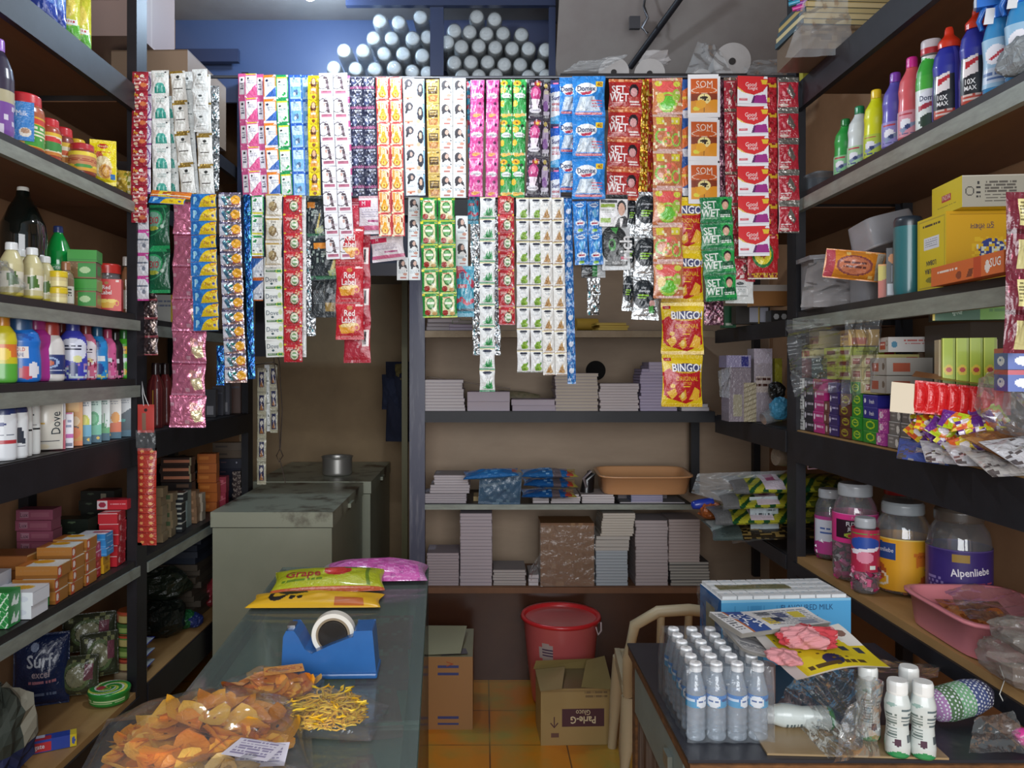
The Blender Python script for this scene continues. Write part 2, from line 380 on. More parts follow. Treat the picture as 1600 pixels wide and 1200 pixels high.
struct('wall_alcove_side', boxm('wall_alcove_side', (-.38, WB+.06, 0), (-.30, WA, 3.32), PLASTER))
# plaster upper part of the back wall, sloped towards the room, seen over the rods
A = Acc(); A.add([(.34, 4.05, 2.3), (WR, 4.05, 2.3), (WR, 3.3, 3.31), (.34, 3.3, 3.31)], [(0, 1, 2, 3)], lin('8d8986'))
A.add([(.34, 4.07, 2.3), (WR, 4.07, 2.3), (WR, 3.32, 3.31), (.34, 3.32, 3.31)], [(3, 2, 1, 0)], lin('8d8986'))
struct('ceiling_slope', A.mesh('ceiling_slope', GREY))
# alcove pipe edge and corner
struct('trim_1', boxm('trim_1', (W(628, 0, 4.2).x, 4.19, 0), (W(637, 0, 4.2).x, 4.22, 2.9), solid('greenish_trim', '6e6a48', .5)))

def slab(parent, name, a, b, mat, edge=None):
    return ob(name, boxm(name, a, b, mat), parent)
def rack_side(name, label, xf, xw, ys, posts, edges):
    """shelving rack along a side wall: xf front plane, xw wall side"""
    s = 1 if xf > 0 else -1; y0, y1 = ys
    t = thing(name, label, 'shelving', (xf, (y0+y1)/2, 0))
    off = Vector((-xf, -(y0+y1)/2, 0))
    def P(nm, a, b, m, par=t):
        lo = [min(p, q) for p, q in zip(a, b)]; hi = [max(p, q) for p, q in zip(a, b)]
        return ob(nm, boxm(nm, lo, hi, m), par, off if par is t else (0, 0, 0))
    for y in posts:
        P('post', (xf, y, 0), (xf+s*.034, y+.08, 3.0), BLACK)
        P('post', (xw-s*.01, y, 0), (xw-s*.045, y+.05, 3.0), BLACK)
    for z, th, kind in edges:
        d = P('shelf', (xf+s*.004, y0, z-.022), (xw-s*.012, y1, z), PLYD if kind in ('beam_ply', 'base') else DECK)
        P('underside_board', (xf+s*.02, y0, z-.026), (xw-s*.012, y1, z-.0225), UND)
        P('beam' if 'beam' in kind else 'edge_strip', (xf-s*.004, y0, z-.022-th), (xf+s*.016, y1, z-(.004 if 'beam' in kind else .022)), {'alu': EDGE, 'beam': BLACK, 'beam_ply': BLACK, 'base': BLACK}[kind])
    return t
LL = [(2.47, .07, 'beam'), (2.085, .035, 'alu'), (1.68, .035, 'alu'), (1.455, .04, 'alu'), (1.255, .075, 'beam'), (.825, .035, 'alu'), (.37, .10, 'base')]
rack_side('metal_shelf_rack', 'black metal shelf rack along the wall with soaps, jars and bottles', XL, WL, (1.25, 2.68), (1.2, 2.66), LL)
rack_side('metal_shelf_rack', 'dark deeper shelf rack beside the freezers, behind the hanging pink foil strip', XL, WL, (2.745, 3.98), (3.92,),
          [(2.47, .04, 'beam'), (2.1, .04, 'beam'), (1.67, .04, 'alu'), (1.26, .075, 'beam'), (.82, .035, 'alu'), (.37, .10, 'beam_ply')])
RL = [(2.49, .075, 'beam'), (2.10, .04, 'alu'), (1.69, .04, 'alu'), (1.275, .09, 'beam_ply'), (.83, .04, 'alu')]
RL[-1] = (.83, .04, 'base')
rack_side('metal_shelf_rack', 'black metal shelf rack with candy jars, incense cartons and cleaner bottles', XR, WR, (1.25, 2.72), (1.2, 2.70), RL)
rack_side('metal_shelf_rack', 'short corner shelf rack behind the black post, holding striped packs', XR, WR, (2.785, 3.63), (),
          [(2.1, .04, 'beam'), (1.67, .04, 'beam'), (1.27, .06, 'beam'), (.82, .035, 'beam')])
# back rack
bx0, bx1 = W(640, 0, DB).x, XR
t = thing('metal_shelf_rack', 'back shelf rack filled with stacks of notebooks, plywood behind', 'shelving', (0, DB, 0))
def PB(nm, a, b, m): return ob(nm, boxm(nm, (a[0], a[1]-DB, a[2]), (b[0], b[1]-DB, b[2]), m), t)
PB('post', (bx0, DB-.01, 0), (W(664, 0, DB).x, DB+.04, 2.80), solid('scuffed_dark_post', '54566a', .4, noise=.8, nscale=6, col2='8a8a94', stretch=(6, 1, .7), contrast=(.5, .75)))
PB('post', (W(1080, 0, DB+.3).x, DB+.30, .845), (W(1093, 0, DB+.3).x, DB+.34, 1.262), BLACK)
PB('post', (W(1178, 0, DB+.36).x, DB+.36, .4), (W(1188, 0, DB+.36).x, DB+.40, 2.3), BLACK)
for z, th, m, me_ in ((1.67, .034, WOODE, 'shelf_edge'), (1.285, .052, BLACK, 'beam'), (.845, .026, EDGE, 'shelf_edge'), (.452, .03, UND, 'shelf_edge')):
    xe = {1.67: W(1115, 0, DB).x, .845: W(1082, 0, DB).x}.get(z, bx1)
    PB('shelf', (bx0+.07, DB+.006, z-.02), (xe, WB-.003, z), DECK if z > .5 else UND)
    PB(me_, (bx0+.06, DB-.008, z-th), (xe, DB+.005, z-.002), m)
PB('beam', (W(600, 0, DB).x, DB-.012, 2.215), (W(890, 0, DB).x, DB+.02, 2.30), BLACK)
PB('kick_board', (bx0+.07, DB+.02, 0), (bx1+.3, DB+.035, .42), solid('glossy_brown_board', '43281c', .25, noise=.5, nscale=5, col2='54321f'))
PB('shelf', (W(505, 0, DB).x, DB+.006, 2.80), (W(868, 0, DB).x, WB-.05, 2.82), DECK)
# loft box above the freezer alcove, and the frame around the cup sleeves
t = thing('loft_cupboard', 'dark navy boarded loft hanging above the freezer alcove', 'cupboard', (W(500, 0, 3.7).x, 3.7, 1.94))
o = t.location
def PL(nm, a, b, m, par=None):
    lo = [min(p, q)-r for p, q, r in zip(a, b, o)]; hi = [max(p, q)-r for p, q, r in zip(a, b, o)]
    return ob(nm, boxm(nm, lo, hi, m), par or t)
PL('front_panel', (-1.185, 3.70, 2.02), (W(636, 0, 3.66).x, 3.72, 2.79), NAVY)
PL('bottom_board', (-1.185, 3.70, 1.99), (W(636, 0, 3.66).x, 4.6, 2.02), NAVY)
PL('rail', (-1.185, 3.655, 1.93), (W(639, 0, 3.64).x, 3.695, 1.99), solid('grey_rail', '4c4a50', .5))
PL('side_panel', (-1.185, 3.99, 1.55), (W(432, 0, 3.99).x, 4.01, 1.93), solid('dark_side_board', '33343c', .6))
t2 = thing('loft_shelf', 'navy painted open loft around the stacked cup sleeves', 'shelf', (0, 3.62, 2.86))
def PF(nm, a, b, m): return ob(nm, boxm(nm, [p-q for p, q in zip(a, (0, 3.62, 2.86))], [p-q for p, q in zip(b, (0, 3.62, 2.86))], m), t2)
def rectD(nm, x0, y0, x1, y1, D, th, m):
    a, b = W(x0, y1, D), W(x1, y0, D); return PF(nm, (a.x, D, a.z), (b.x, D+th, b.z), m)
NAVG = solid('glossy_navy_board', '445478', .38, noise=.35, nscale=4, col2='4c5c80', coat=.3)
rectD('backing_board', 190, -80, 690, 160, 4.04, .02, NAVG)
rectD('backing_board', 690, -80, 868, 160, 4.04, .02, solid('dull_navy_board', '40486a', .6, noise=.4, nscale=5, col2='4b4d60'))
rectD('upright', 672, -20, 693, 118, 3.60, .03, solid('navy_frame', '2c3550', .4))
rectD('upright', 858, -20, 868, 118, 3.60, .03, MATS['navy_frame'])
rectD('top_rail', 540, -12, 868, 8, 3.58, .03, MATS['navy_frame'])
rectD('cross_rail', 255, 76, 372, 96, 3.95, .03, MATS['navy_frame'])
# rods that carry the strips
GREYP = solid('rod_steel', '6a6c72', .35, metal=.8)
for z, nm, lb in ((2.525, 'hanging_rod', 'long thin rod near the ceiling carrying the upper sachet strips'), (2.10, 'hanging_rod', 'lower thin rod carrying the second row of sachet strips')):
    A = Acc(); A.tube([(XL, 2.72, z), (-.2, 2.72, z-.004), (XR, 2.72, z)], .006, '6a6c72', 8)
    ob(nm, A.mesh(nm, GREYP), None, label=lb, cat='rod')
# lamps
em = bpy.data.materials.new('lit_bulb'); em.use_nodes = True; b_ = em.node_tree.nodes['Principled BSDF']
b_.inputs['Emission Color'].default_value = (.8, .9, 1, 1); b_.inputs['Emission Strength'].default_value = 14
def bulb(t):
    A = Acc(); lathe(A, [(.001, -.035), (.018, -.03), (.03, -.015), (.033, .0), (.03, .018), (.018, .035), (.014, .045)], 'ffffff', rows=14, n=20)
    ob('glass_globe', A.mesh('glass_globe', em), t)
    A = Acc(); lathe(A, [(.016, .045), (.017, .05), (.017, .085), (.004, .095)], 'd8d8d8', rows=8, n=16); A.tube([(0, 0, .09), (0, 0, 3.32-t.location.z)], .003, '222222', 6)
    ob('socket_and_cord', A.mesh('socket_and_cord', PLAST()), t)
for LP, lb in ((LAMP, 'round lit bulb hanging above the front of the sachet strips'), (ADDED_LAMP, 'round lit bulb hanging before the navy boards by the cup sleeves')):
    bulb(thing('ceiling_bulb', lb, 'lamp', LP))
# ---------------------------------------------------------------- printed designs of the hanging packets: base colour, print, finish, bulge
G_ = dict(
 redfo=('a8283a', 'r 0 0 1 .08 8a1c2c;B .3 .26 .2 f2c440 Fo;e .62 .24 .12 .09 f0e0d0;b .1 .42 .9 .52 f0c8c0 2;r .15 .62 .55 .72 f0b0a0;e .72 .72 .2 .12 d87848;e .3 .84 .14 .08 e8c8a8;n .08 e8e0dc 3 0 .1 1 1 14', 'F', .004),
 purplering=('ece6f2', 'o .2 .5 .75 .42 7a3c8c .75;b .3 .3 1 .6 9a8ab0 4;r 0 .93 1 1 8a4a9a', 'F', .003),
 pinkheart=('dcdce2', 'r 0 0 .16 1 d050a0;r 0 0 1 .06 d050a0;r 0 .94 1 1 d050a0;e .7 .62 .12 .1 8890a0;r .2 .34 .95 .40 707888;p .75 .06 1 .06 1 .3 c860a8;b .25 .48 .8 .56 9098a8 2', 'F', .003),
 tealwhite=('eef0ec', 'r .18 .66 .8 .9 2f9c8c;e .5 .62 .26 .12 52b4a4;r .32 .62 .42 .86 a8dcd0;r .6 .62 .66 .86 a8dcd0;b .25 .12 .75 .34 b0c0bc 4;e .8 .08 .06 .03 444c50;r 0 0 .06 1 c8d0cc', 'F', .005),
 goldwhite=('e6e6e0', 'r 0 .0 1 .07 b09040aa;r 0 .93 1 1 b89a50aa;e .52 .2 .12 .05 303434;r .3 .27 .74 .3 989c98;r .2 .56 .8 .585 504a44;b .3 .64 .7 .72 a8a89c 2;r 0 0 .05 1 c0a050aa', 'F', .006),
 plainwhite=('dfe2e0', 'e .5 .3 .14 .06 50585a;r .3 .4 .72 .43 9aa0a0;r .2 .72 .8 .75 687070;b .3 .5 .7 .62 b4bab8 3', 'F', .006),
 silverglit=('c8ccd0cc', 'n .35 5a6468cc 4 0 0 1 1 16;n .2 f0f4f4cc 9 0 0 1 1 12;n .06 4c9aa8 2 0 0 1 1 10', 'X', .004),
 pinktri=('f4f2f6', 'r 0 0 1 .05 e8d040;r 0 .05 1 .09 e0609a;p 1 .42 1 .9 .1 .9 e05a94;r 0 .88 1 1 e46aa0;r 0 0 .1 1 e46aa0;e .3 .2 .08 .04 202028;b .2 .28 .8 .44 9a98b0 3;r .1 .09 .9 .12 f4f2f6', 'F', .003),
 pinkside=('f0eef4', 'r 0 0 .14 1 e0609a;r .86 0 1 1 e0609a;r 0 .86 1 1 e0609a;r 0 0 1 .14 e0609a;e .5 .26 .16 .05 20202c;b .3 .4 .7 .7 6a6a80 3', 'F', .003),
 orangeblue=('f4f6f8', 'r 0 0 1 .12 f08a30;r 0 0 .1 1 f08a30;r .92 0 1 1 f08a30;p 1 .5 1 .9 .15 .9 3a6cc0;e .3 .24 .12 .05 282c50;b .3 .34 .9 .5 8a98b4 3;r 0 .9 1 1 e8e8f0', 'F', .003),
 greenleaf=('f2f8f4', 'r 0 0 1 .1 22a05a;r 0 .1 1 .17 e4dc40;r 0 0 .08 1 28a860;r .92 0 1 1 2aa45c;r 0 .93 1 1 22a05a;e .3 .3 .1 .04 202c30;b .2 .42 .8 .6 98b8b0 3;e .72 .78 .1 .06 2aa050;e .6 .84 .09 .05 38b860;r .15 .7 .5 .86 d8e8e4', 'F', .003),
 bluebottle=('a8d0ee', 'r 0 0 1 .12 2c60c0;r 0 0 .1 1 2c6cc8;r .9 0 1 1 2c6cc8;r .12 .12 .88 .5 c4e2f4;p .12 .5 .88 .5 .88 .92 .12 .92 7ab8e8;e .55 .72 .16 .1 4a6c98;e .42 .8 .1 .08 d8ecf8;e .6 .8 .05 .05 304060;b .25 .2 .75 .34 7898c0 3;e .4 .16 .1 .03 2a4a80', 'F', .003),
 yellowlady=('f0d820', 'r .12 .3 .88 .34 f0e8a0;e .5 .34 .24 .26 5a3018;e .5 .26 .15 .14 e0b088;p .25 .5 .75 .5 .85 .8 .15 .8 e8a040;r .3 .55 .7 .66 f6e6c8;e .5 .9 .14 .07 8a4a20;r 0 .97 1 1 c0a810;e .5 .1 .1 .04 b08828;b .2 .03 .8 .06 80601c 1', 'F', .003),
 ladycurve=('f2f2f6', 'o .25 .42 .42 .3 40363c .8;e .45 .22 .16 .06 584850;p .45 .3 .6 .3 .75 .72 .55 .72 5a4850;e .36 .36 .1 .08 d8b0a4;r .12 .78 .88 .9 c87a94;b .16 .8 .84 .88 702c44 1;r 0 .97 1 1 c4c4cc;r .97 0 1 1 c4c4cc;b .1 .08 .5 .14 98909c 1;b .5 .5 .9 .6 b8a8b0 2', 'P', .002),
 navypink=('20243e', 'e .35 .28 .2 .18 3c4468;e .3 .2 .1 .08 a0a4b8;r .05 .52 .95 .64 20243e;T .5 .56 .17 e07ab0 surabhi;b .3 .7 .9 .78 b8bcd0 1;n .05 c8ccdc 8 0 0 1 1 12;e .6 .9 .12 .05 70789a;r 0 .0 1 .02 8088a0', 'F', .004),
 vase=('f6e6c0', 'r 0 0 1 .05 d84848;r 0 0 .07 1 d84848;r .93 0 1 1 d84848;r 0 .95 1 1 d84848;p .42 .15 .58 .15 .62 .5 .8 .74 .7 .9 .3 .9 .2 .74 .38 .5 eea828;o .5 .5 .4 .42 8a2c24 .86;e .5 .76 .16 .1 f6d858;e .5 .76 .06 .05 b04818;r .12 .08 .3 .5 f0a050;e .8 .3 .08 .1 a84828;r .44 .2 .56 .4 fff0c8', 'F', .003),
 ladyblack=('eef2f6', 'e .5 .22 .34 .18 3c3a44;e .56 .24 .12 .10 ccb0a4;p .2 .3 .4 .3 .36 .5 .15 .52 24222c;b .15 .56 .8 .68 a4b0bc 2;r .1 .8 .8 .88 e0a080;e .4 .9 .1 .04 c05840;r 0 .97 1 1 c4ccd4', 'P', .002),
 ladyblue=('e4eff6', 'e .6 .5 .3 .3 2c2c38;e .6 .44 .14 .14 dcb8a0;p .85 .1 1 .1 1 .9 .88 .9 88b8d8;b .1 .06 .7 .16 98a8b8 2;e .9 .1 .06 .03 303848;r 0 .97 1 1 b8c8d4;e .4 .82 .2 .08 d8c0a0', 'P', .002),
 goldchoc=('d8b860', 'r .15 .28 .85 .62 5a4424;r .22 .34 .78 .4 c8a868;r .22 .46 .78 .5 b89858;p .1 .66 .9 .66 .8 .92 .2 .92 b87834;e .5 .78 .2 .08 e0a868;r .7 .06 .9 .14 6a5428;r 0 .0 1 .03 a88838;r 0 .0 .05 1 b89848;b .15 .08 .6 .2 a8883c 3', 'F', .003),
 twolady=('eff4f5', 'e .42 .3 .3 .2 3c383e;p .14 .3 .8 .34 .9 .54 .2 .52 38343a;e .54 .27 .14 .11 d8b4a4;p .3 .5 .6 .4 .9 .54 .5 .58 e8e4e2;b .1 .6 .7 .72 a8b4bc 2;e .7 .74 .18 .06 d8a08c;r .3 .86 .8 .92 c8847a;e .86 .6 .06 .03 303840;r 0 .97 1 1 c8d0d0;p .4 .44 .6 .44 .7 .54 .3 .54 f0f0f0', 'P', .002),
 pinkfloral=('d84c98', 'n .3 ec84c0 5 0 0 1 1 14;n .08 f8c8e0 7 0 0 1 1 12;e .5 .42 .42 .07 f4eef4;T .5 .42 .06 5a3860 Comfort;e .4 .92 .2 .04 e8b848;e .3 .2 .16 .06 f0a8c8;e .78 .16 .1 .04 50204c;e .7 .62 .12 .04 682858;e .35 .48 .18 .04 f090c4;e .5 .9 .3 .03 e8a050;r 0 0 1 .02 f0a0c8;r 0 .5 1 .515 c04890', 'F', .006),
 sunflower=('2f9a48', 'n .2 3cb85c 5 0 0 1 1 14;e .3 .1 .3 .07 f0b428;e .3 .1 .1 .025 7a4818;e .2 .28 .26 .08 ecc040;e .5 .42 .42 .065 eef4f0;T .5 .42 .055 304c50 Comfort;e .3 .92 .34 .045 eebc30;e .72 .9 .2 .035 e8a82c;e .72 .18 .12 .04 203828;e .16 .62 .18 .08 e8c040;n .06 c8f0c8 9 0 0 1 1 14;r 0 .5 1 .515 207838', 'F', .006),
 darkflower=('2c2434', 'e .45 .36 .36 .2 b83878;e .42 .32 .2 .1 e884b0;p .15 .5 .75 .5 .6 .72 .25 .72 f0e0ec;e .6 .1 .26 .08 a03838;e .6 .1 .12 .04 e0b850;e .45 .78 .4 .07 e8e4ec;T .45 .78 .06 4a3850 Comfort;n .08 c8b8cc 4 0 0 1 1 14;e .3 .92 .2 .05 302434', 'F', .006),
 lilac=('3a3040', 'e .5 .4 .4 .24 c8b4d4;e .5 .62 .34 .14 9868b0;r .3 .2 .8 .3 e8e0c8;e .5 .08 .2 .06 d8c070;r .1 .75 .9 .85 d0c8d8;n .1 e8e4f0 6 0 0 1 1 12', 'F', .006),
 surfex=('2c50b0', 'r 0 0 1 .1 303060;r .3 .06 .8 .1 f080b0;r 0 .1 1 .3 2460c4;p 0 .3 1 .26 1 .8 0 .86 e8ecf4;B .5 .42 .1 283078 Surf;B .5 .55 .075 c03848 excel;b .1 .64 .9 .72 c86070 3;p 0 .86 1 .8 1 1 0 1 38a0d8', 'F', .006),
 domex=('2c84d4', 'n .12 3c98e4 5 0 0 1 1 14;e .42 .33 .33 .15 f0f4f8;p .22 .52 .66 .52 .86 .86 .1 .86 b4c4d4;p .3 .54 .42 .54 .38 .84 .2 .84 dce8f0;B .42 .32 .13 2c3460 Domex;p .22 .42 .6 .38 .55 .46 .3 .48 b83850;r .72 .14 .94 .28 ecc830;T .83 .21 .1 903020 40;b .58 .6 .92 .8 d05868 3;r .1 .89 .9 .94 d05060;b .14 .9 .86 .93 f0d0d0 1;r 0 .97 1 1 1c68b0', 'X', .010),
 setwet=('b02424', 'r 0 0 1 .1 c86838;n .4 e8a878 3 0 .0 1 .1 20;r 0 .9 1 1 c05830;n .3 e89860 5 0 .9 1 1 20;B .28 .36 .27 f4ecec SET;B .3 .62 .27 f4ecec WET;b .1 .78 .5 .83 f0c0b8 1;e .76 .38 .15 .22 241c24;e .76 .44 .11 .15 d8a0a0;p .62 .6 .9 .6 .95 .72 .6 .72 c05048;r .62 .72 .92 .78 f0e4e0;r .66 .81 .95 .86 f0e4e0', 'F', .007),
 setgreen=('14824a', 'p .6 0 1 0 1 .9 .66 .9 2aa850;B .28 .3 .3 f0f8f0 SET;B .3 .62 .3 f0f8f0 WET;b .1 .8 .5 .85 c8e8c8 1;e .78 .26 .12 .17 201c1c;e .78 .34 .1 .16 e0b098;p .62 .5 .94 .5 1 .75 .58 .75 185838;b .6 .68 .94 .82 e8f4e8 2;r 0 .95 1 1 106838', 'F', .006),
 goldfoil=('d8a82888', 'n .35 a86810aa 3 0 0 1 1 10;n .2 f4e070 5 0 0 1 1 9;n .15 b83818 8 0 0 1 1 8', 'X', .006),
 redchips=('c03028', 'r 0 0 .3 1 d84838;n .15 e8b038 5 .2 0 1 1 9;n .12 8a1818 2 0 0 1 1 12;r 0 .4 1 .46 e8c030', 'X', .005),
 jelly=('c87a50', 'r 0 0 1 .06 d8a8a0;r 0 .94 1 1 d8b0a8;e .5 .25 .4 .16 e8605c;e .5 .72 .3 .22 6cc83c;o .5 .66 .34 .26 b0d84c .6;e .25 .55 .14 .14 e0c050;e .8 .5 .14 .18 a8c84c;e .2 .15 .12 .08 e0d850;e .82 .18 .12 .08 d8d850;n .08 e8d8a8 3 0 0 1 1 13', 'J', .008),
 jellyb=('c87a50', 'r 0 0 1 .06 d8b8a8;r 0 .94 1 1 d8b0a8;r .12 .08 .36 .28 dcd040;r .62 .08 .9 .28 dcd040;o .3 .6 .26 .2 88c048 .5;o .62 .56 .24 .24 e87858 .5;o .5 .74 .2 .14 e8b850 .4;o .78 .7 .16 .18 94c84c .5;e .5 .42 .12 .08 e86868;n .08 e8e0b0 5 0 0 1 1 13', 'J', .008),
 blueorange=('2c58a0', 'p 0 .3 1 .2 1 .7 0 .8 e07030;r 0 .8 1 1 d8d8e0;r 0 .45 1 .52 e8c040', 'F', .003),
 som=('ececee', 'r .08 .1 .92 .9 cc5c20;r .08 .46 .92 .9 e89a20;p .08 .46 .92 .46 .92 .6 .08 .62 8a3818;e .5 .58 .2 .12 f8e8a0;r .49 .46 .515 .88 2c1c10;n .3 301c10 4 .36 .52 .64 .62 30;e .5 .55 .12 .03 2c1c10;T .5 .24 .16 f4e0d0 SOM;o .5 .38 .4 .07 f0d8c0 .8;e .26 .8 .1 .05 e8e040;r .94 .0 1 .05 202020;e .4 .7 .16 .1 f4b028', 'C', .004),
 purplefoil=('5c3848aa', 'n .3 8a5868aa 3 0 0 1 1 10;n .15 c8a0a8 6 0 0 1 1 12', 'X', .004),
 redstars=('b43040', 'r 0 0 1 .1 98887aaa;p .5 .3 .66 .5 .5 .7 .34 .5 a89088aa;p .8 .55 .92 .68 .8 .82 .68 .68 a89088aa;b .2 .14 .8 .22 e8c0c0 1;p .3 .75 .5 .72 .5 .86 .3 .88 e8d8d4;n .05 e8d0c8 8 0 0 1 1 12', 'X', .005),
 redsilver=('b82c3c', 'r 0 0 1 .16 a4a29caa;r 0 .94 1 1 98908aaa;p .55 .2 .78 .42 .62 .66 .4 .44 aca49caa;p .7 .4 .86 .56 .72 .72 .6 .58 a89c96aa;b .1 .72 .6 .84 f0e0e0 2;e .3 .88 .22 .05 e8d0c8;b .1 .2 .4 .28 e8b8b8 1;r 0 0 .03 1 d8b0b0', 'X', .006),
 goodknight=('f0f0f4', 'p 0 .1 1 .1 1 .3 .85 .5 .55 .62 .25 .55 0 .36 d8242a;r 0 0 1 .1 d8242a;p 0 .36 .25 .55 .55 .62 .4 .6 .15 .53 0 .42 e8c860;T .44 .28 .14 f8f0ee Good;T .5 .42 .14 f8f0ee Knight;p .78 .12 1 .12 .97 .26 .82 .26 e8c430;p .54 .64 .94 .6 1 .88 .48 .88 a02888;p .54 .64 .6 .64 .55 .88 .46 .88 5a1860;r .06 .74 .34 .82 d04058;b .08 .75 .32 .8 f0d0d0 1;r 0 .9 1 .92 c8ccd4', 'P', .0015),
 dpred=('b01c24', 'r 0 .86 1 .97 c89c28;n .5 80141c 5 0 .86 1 .97 24;e .5 .44 .36 .3 2c7c3c;e .5 .44 .28 .23 e8d838;B .5 .44 .2 b01c24 dp;r 0 .97 1 1 e8e0d8;b .1 .03 .9 .09 e8a0a0 1', 'F', .004),
 redyellow=('b02430', 'r 0 .2 1 .34 d8b030;r 0 .7 .7 .84 e0b828;n .2 8a1820 4 0 0 1 1 12', 'F', .004),
 exo=('1c5c40', 'r 0 .0 1 .06 28a060;e .2 .34 .5 .22 2e9c60;e .2 .34 .42 .18 78a890;B .26 .36 .16 b83048 EXO;e .2 .54 .3 .05 a8b040;o -.1 .3 .95 .42 3c9468 .9;r 0 .8 1 .9 186040;r 0 .92 1 1 28a060;e .68 .5 .1 .04 b0c8b8', 'F', .012),
 pinkfoil=('d87c9c66', 'r 0 0 1 .06 b0506e66;p .55 .2 .95 .3 .9 .8 .6 .7 e8a8a066;p .6 .5 .9 .45 .95 .8 .7 .85 f0e0b466;n .12 f0b8cc66 4 0 .1 1 .9 9;r 0 .94 1 1 e898b866', 'X', .010),
 fairyellow=('2a7cc8', 'p .42 .5 .56 .2 .8 .06 1 .04 1 1 .3 1 e8c820;p 0 .1 .3 .05 .44 .5 .2 .6 2064b0;e .16 .4 .08 .2 88c8e8;e .12 .5 .04 .3 b0dcf0;T .66 .62 .24 8a3028 Fair;o .85 .16 .12 .12 c04830 .5;e .88 .6 .05 .11 3c4898;r 0 .95 1 1 1c60a8', 'F', .005),
 holo=('b8b4c4cc', 'r 0 0 .26 1 d4d4dc;r 0 0 1 .12 8c84a4cc;p .2 .2 .55 .7 .3 .9 .1 .4 90d0e0cc;p .3 .3 .6 .5 .45 .9 e8e4f0cc;p .55 .25 .5 .5 .3 .3 58b8a8cc;r .58 .3 .96 .86 b05048;e .76 .5 .22 .3 f0b030;r 0 .9 1 1 e8c8c0cc', 'X', .004),
 bluefoil=('1c6cc0aa', 'n .3 0c3c88aa 3 0 0 1 1 12;n .14 60c8e8aa 6 0 0 1 1 12', 'X', .005),
 orangeb=('e6eaf2', 'r 0 0 1 .09 d87028;r 0 0 .14 1 d87028;r 0 .95 1 1 d87028;p .14 .1 1 .1 .14 .6 3068b8;b .3 .66 .9 .74 8090a8 2;e .8 .84 .09 .05 283050', 'F', .003),
 headgreen=('eef4f2', 'r 0 0 1 .12 22a050;r 0 0 .1 1 26984c;r .9 0 1 1 26984c;e .3 .3 .12 .06 2a8c50;e .4 .24 .1 .04 2a8c50;b .2 .4 .9 .6 88a0b8 3;r .15 .7 .3 .76 283858;e .75 .75 .1 .04 304050;r .1 .86 .9 .94 e8e040', 'F', .003),
 dovebrown=('dcd8cc', 'r 0 0 1 .06 b89850;r 0 0 .05 1 c8a850;T .5 .14 .08 584c40 Dove;e .45 .52 .26 .2 8a7450;e .4 .48 .2 .14 a89468;o .55 .64 .26 .12 705c3c .6;e .5 .28 .07 .03 505850;r 0 .9 1 1 e8e4dc;r 0 .86 1 .88 b0985c', 'F', .007),
 dovegreen=('e8ece8', 'T .42 .34 .28 3c5060 Dove;e .42 .6 .07 .06 486068;r .1 .76 .6 .9 5c7c58;r .6 .76 1 .9 2c8c40;e .86 .3 .1 .16 c8d8a0;o .82 .84 .18 .14 c8d860 .5;r .08 .02 .1 1 c8d0c8;b .15 .8 .55 .86 d8e8d8 1', 'P', .002),
 chilired=('c02834', 'r 0 0 .12 .1 e8c030;r .88 0 1 .1 e8c030;b .1 .2 .5 .44 e8c8c0 3;e .58 .6 .24 .28 e8e0c8;o .58 .6 .26 .3 3c4c30 .7;e .58 .62 .16 .16 70a068;r .46 .56 .72 .68 e4ecd8;n .3 d8b888 3 .6 .1 .95 .4 14;r 0 .96 1 1 98182c;e .9 .86 .04 .05 f0f0f0', 'F', .005),
 oilblack=('1e2a30', 'r 0 0 1 .05 4c585c;r .1 .16 .5 .3 d88830;b .3 .36 .7 .5 a8b0a8 3;p .5 .95 .75 .4 .8 .44 .66 .9 c8b048;p .5 .8 .9 .7 .95 .84 .55 .94 a8b878;r 0 .9 1 .98 2c6c4c;n .07 98a8a0 6 0 0 1 1 18', 'F', .008),
 oilback=('20262a', 'r .1 .1 .48 .9 2c3438;b .06 .3 .5 .66 7c8488 8;r .56 .62 .96 .84 9a7c3c;r .5 0 .54 1 585c5c;e .74 .3 .12 .08 788084', 'F', .004),
 redlabel=('c42030', 'r 0 0 1 .04 a01420;e .5 .16 .1 .06 c8803c;B .5 .3 .17 f4e8e4 Red;B .48 .48 .17 f4e8e4 Label;r .7 .06 .95 .12 f0d8d4;p .25 .58 .72 .58 .66 .82 .34 .82 e89c28;p .1 .62 .5 .62 .46 .84 .2 .84 f0a830;e .36 .63 .2 .05 f8dc98;e .62 .6 .2 .05 f8dc98;o .76 .68 .1 .08 e8a030 .5;b .1 .9 .9 .94 e89090 1', 'F', .010),
 redlabelback=('b4263a', 'r .7 .2 .95 .6 f0e4e0;v .72 .24 .92 .56 301820 8;b .1 .1 .6 .2 e8a8b0 2;r .06 .3 .6 .85 c03448;n .05 e0a0a8 3 0 0 1 1 14', 'F', .008),
 pads=('e6dee4', 'r 0 .12 .5 .3 d02c54;r 0 .78 1 .9 d87098;b .1 .36 .8 .6 b8b0c0 4;T .2 .2 .12 f4e8ec M;r .4 .64 .8 .7 b04880;r 0 0 1 .06 d8b0bc', 'F', .010),
 masala=('1e8c34', 'r 0 0 .16 .1 f0e020;r .84 0 1 .1 f0e020;p .16 .14 .84 .12 .88 .6 .8 .9 .2 .9 .12 .6 ece8b8;e .5 .42 .26 .24 2c7c38;e .5 .42 .2 .18 78b870;r .28 .36 .74 .46 f4f4e0;e .3 .8 .18 .12 a82c20;e .72 .84 .16 .08 d8b070;p .55 .62 .8 .56 .76 .72 f8f8ec;r .2 .14 .6 .2 c87858;r 0 .96 1 1 c8d828', 'F', .006),
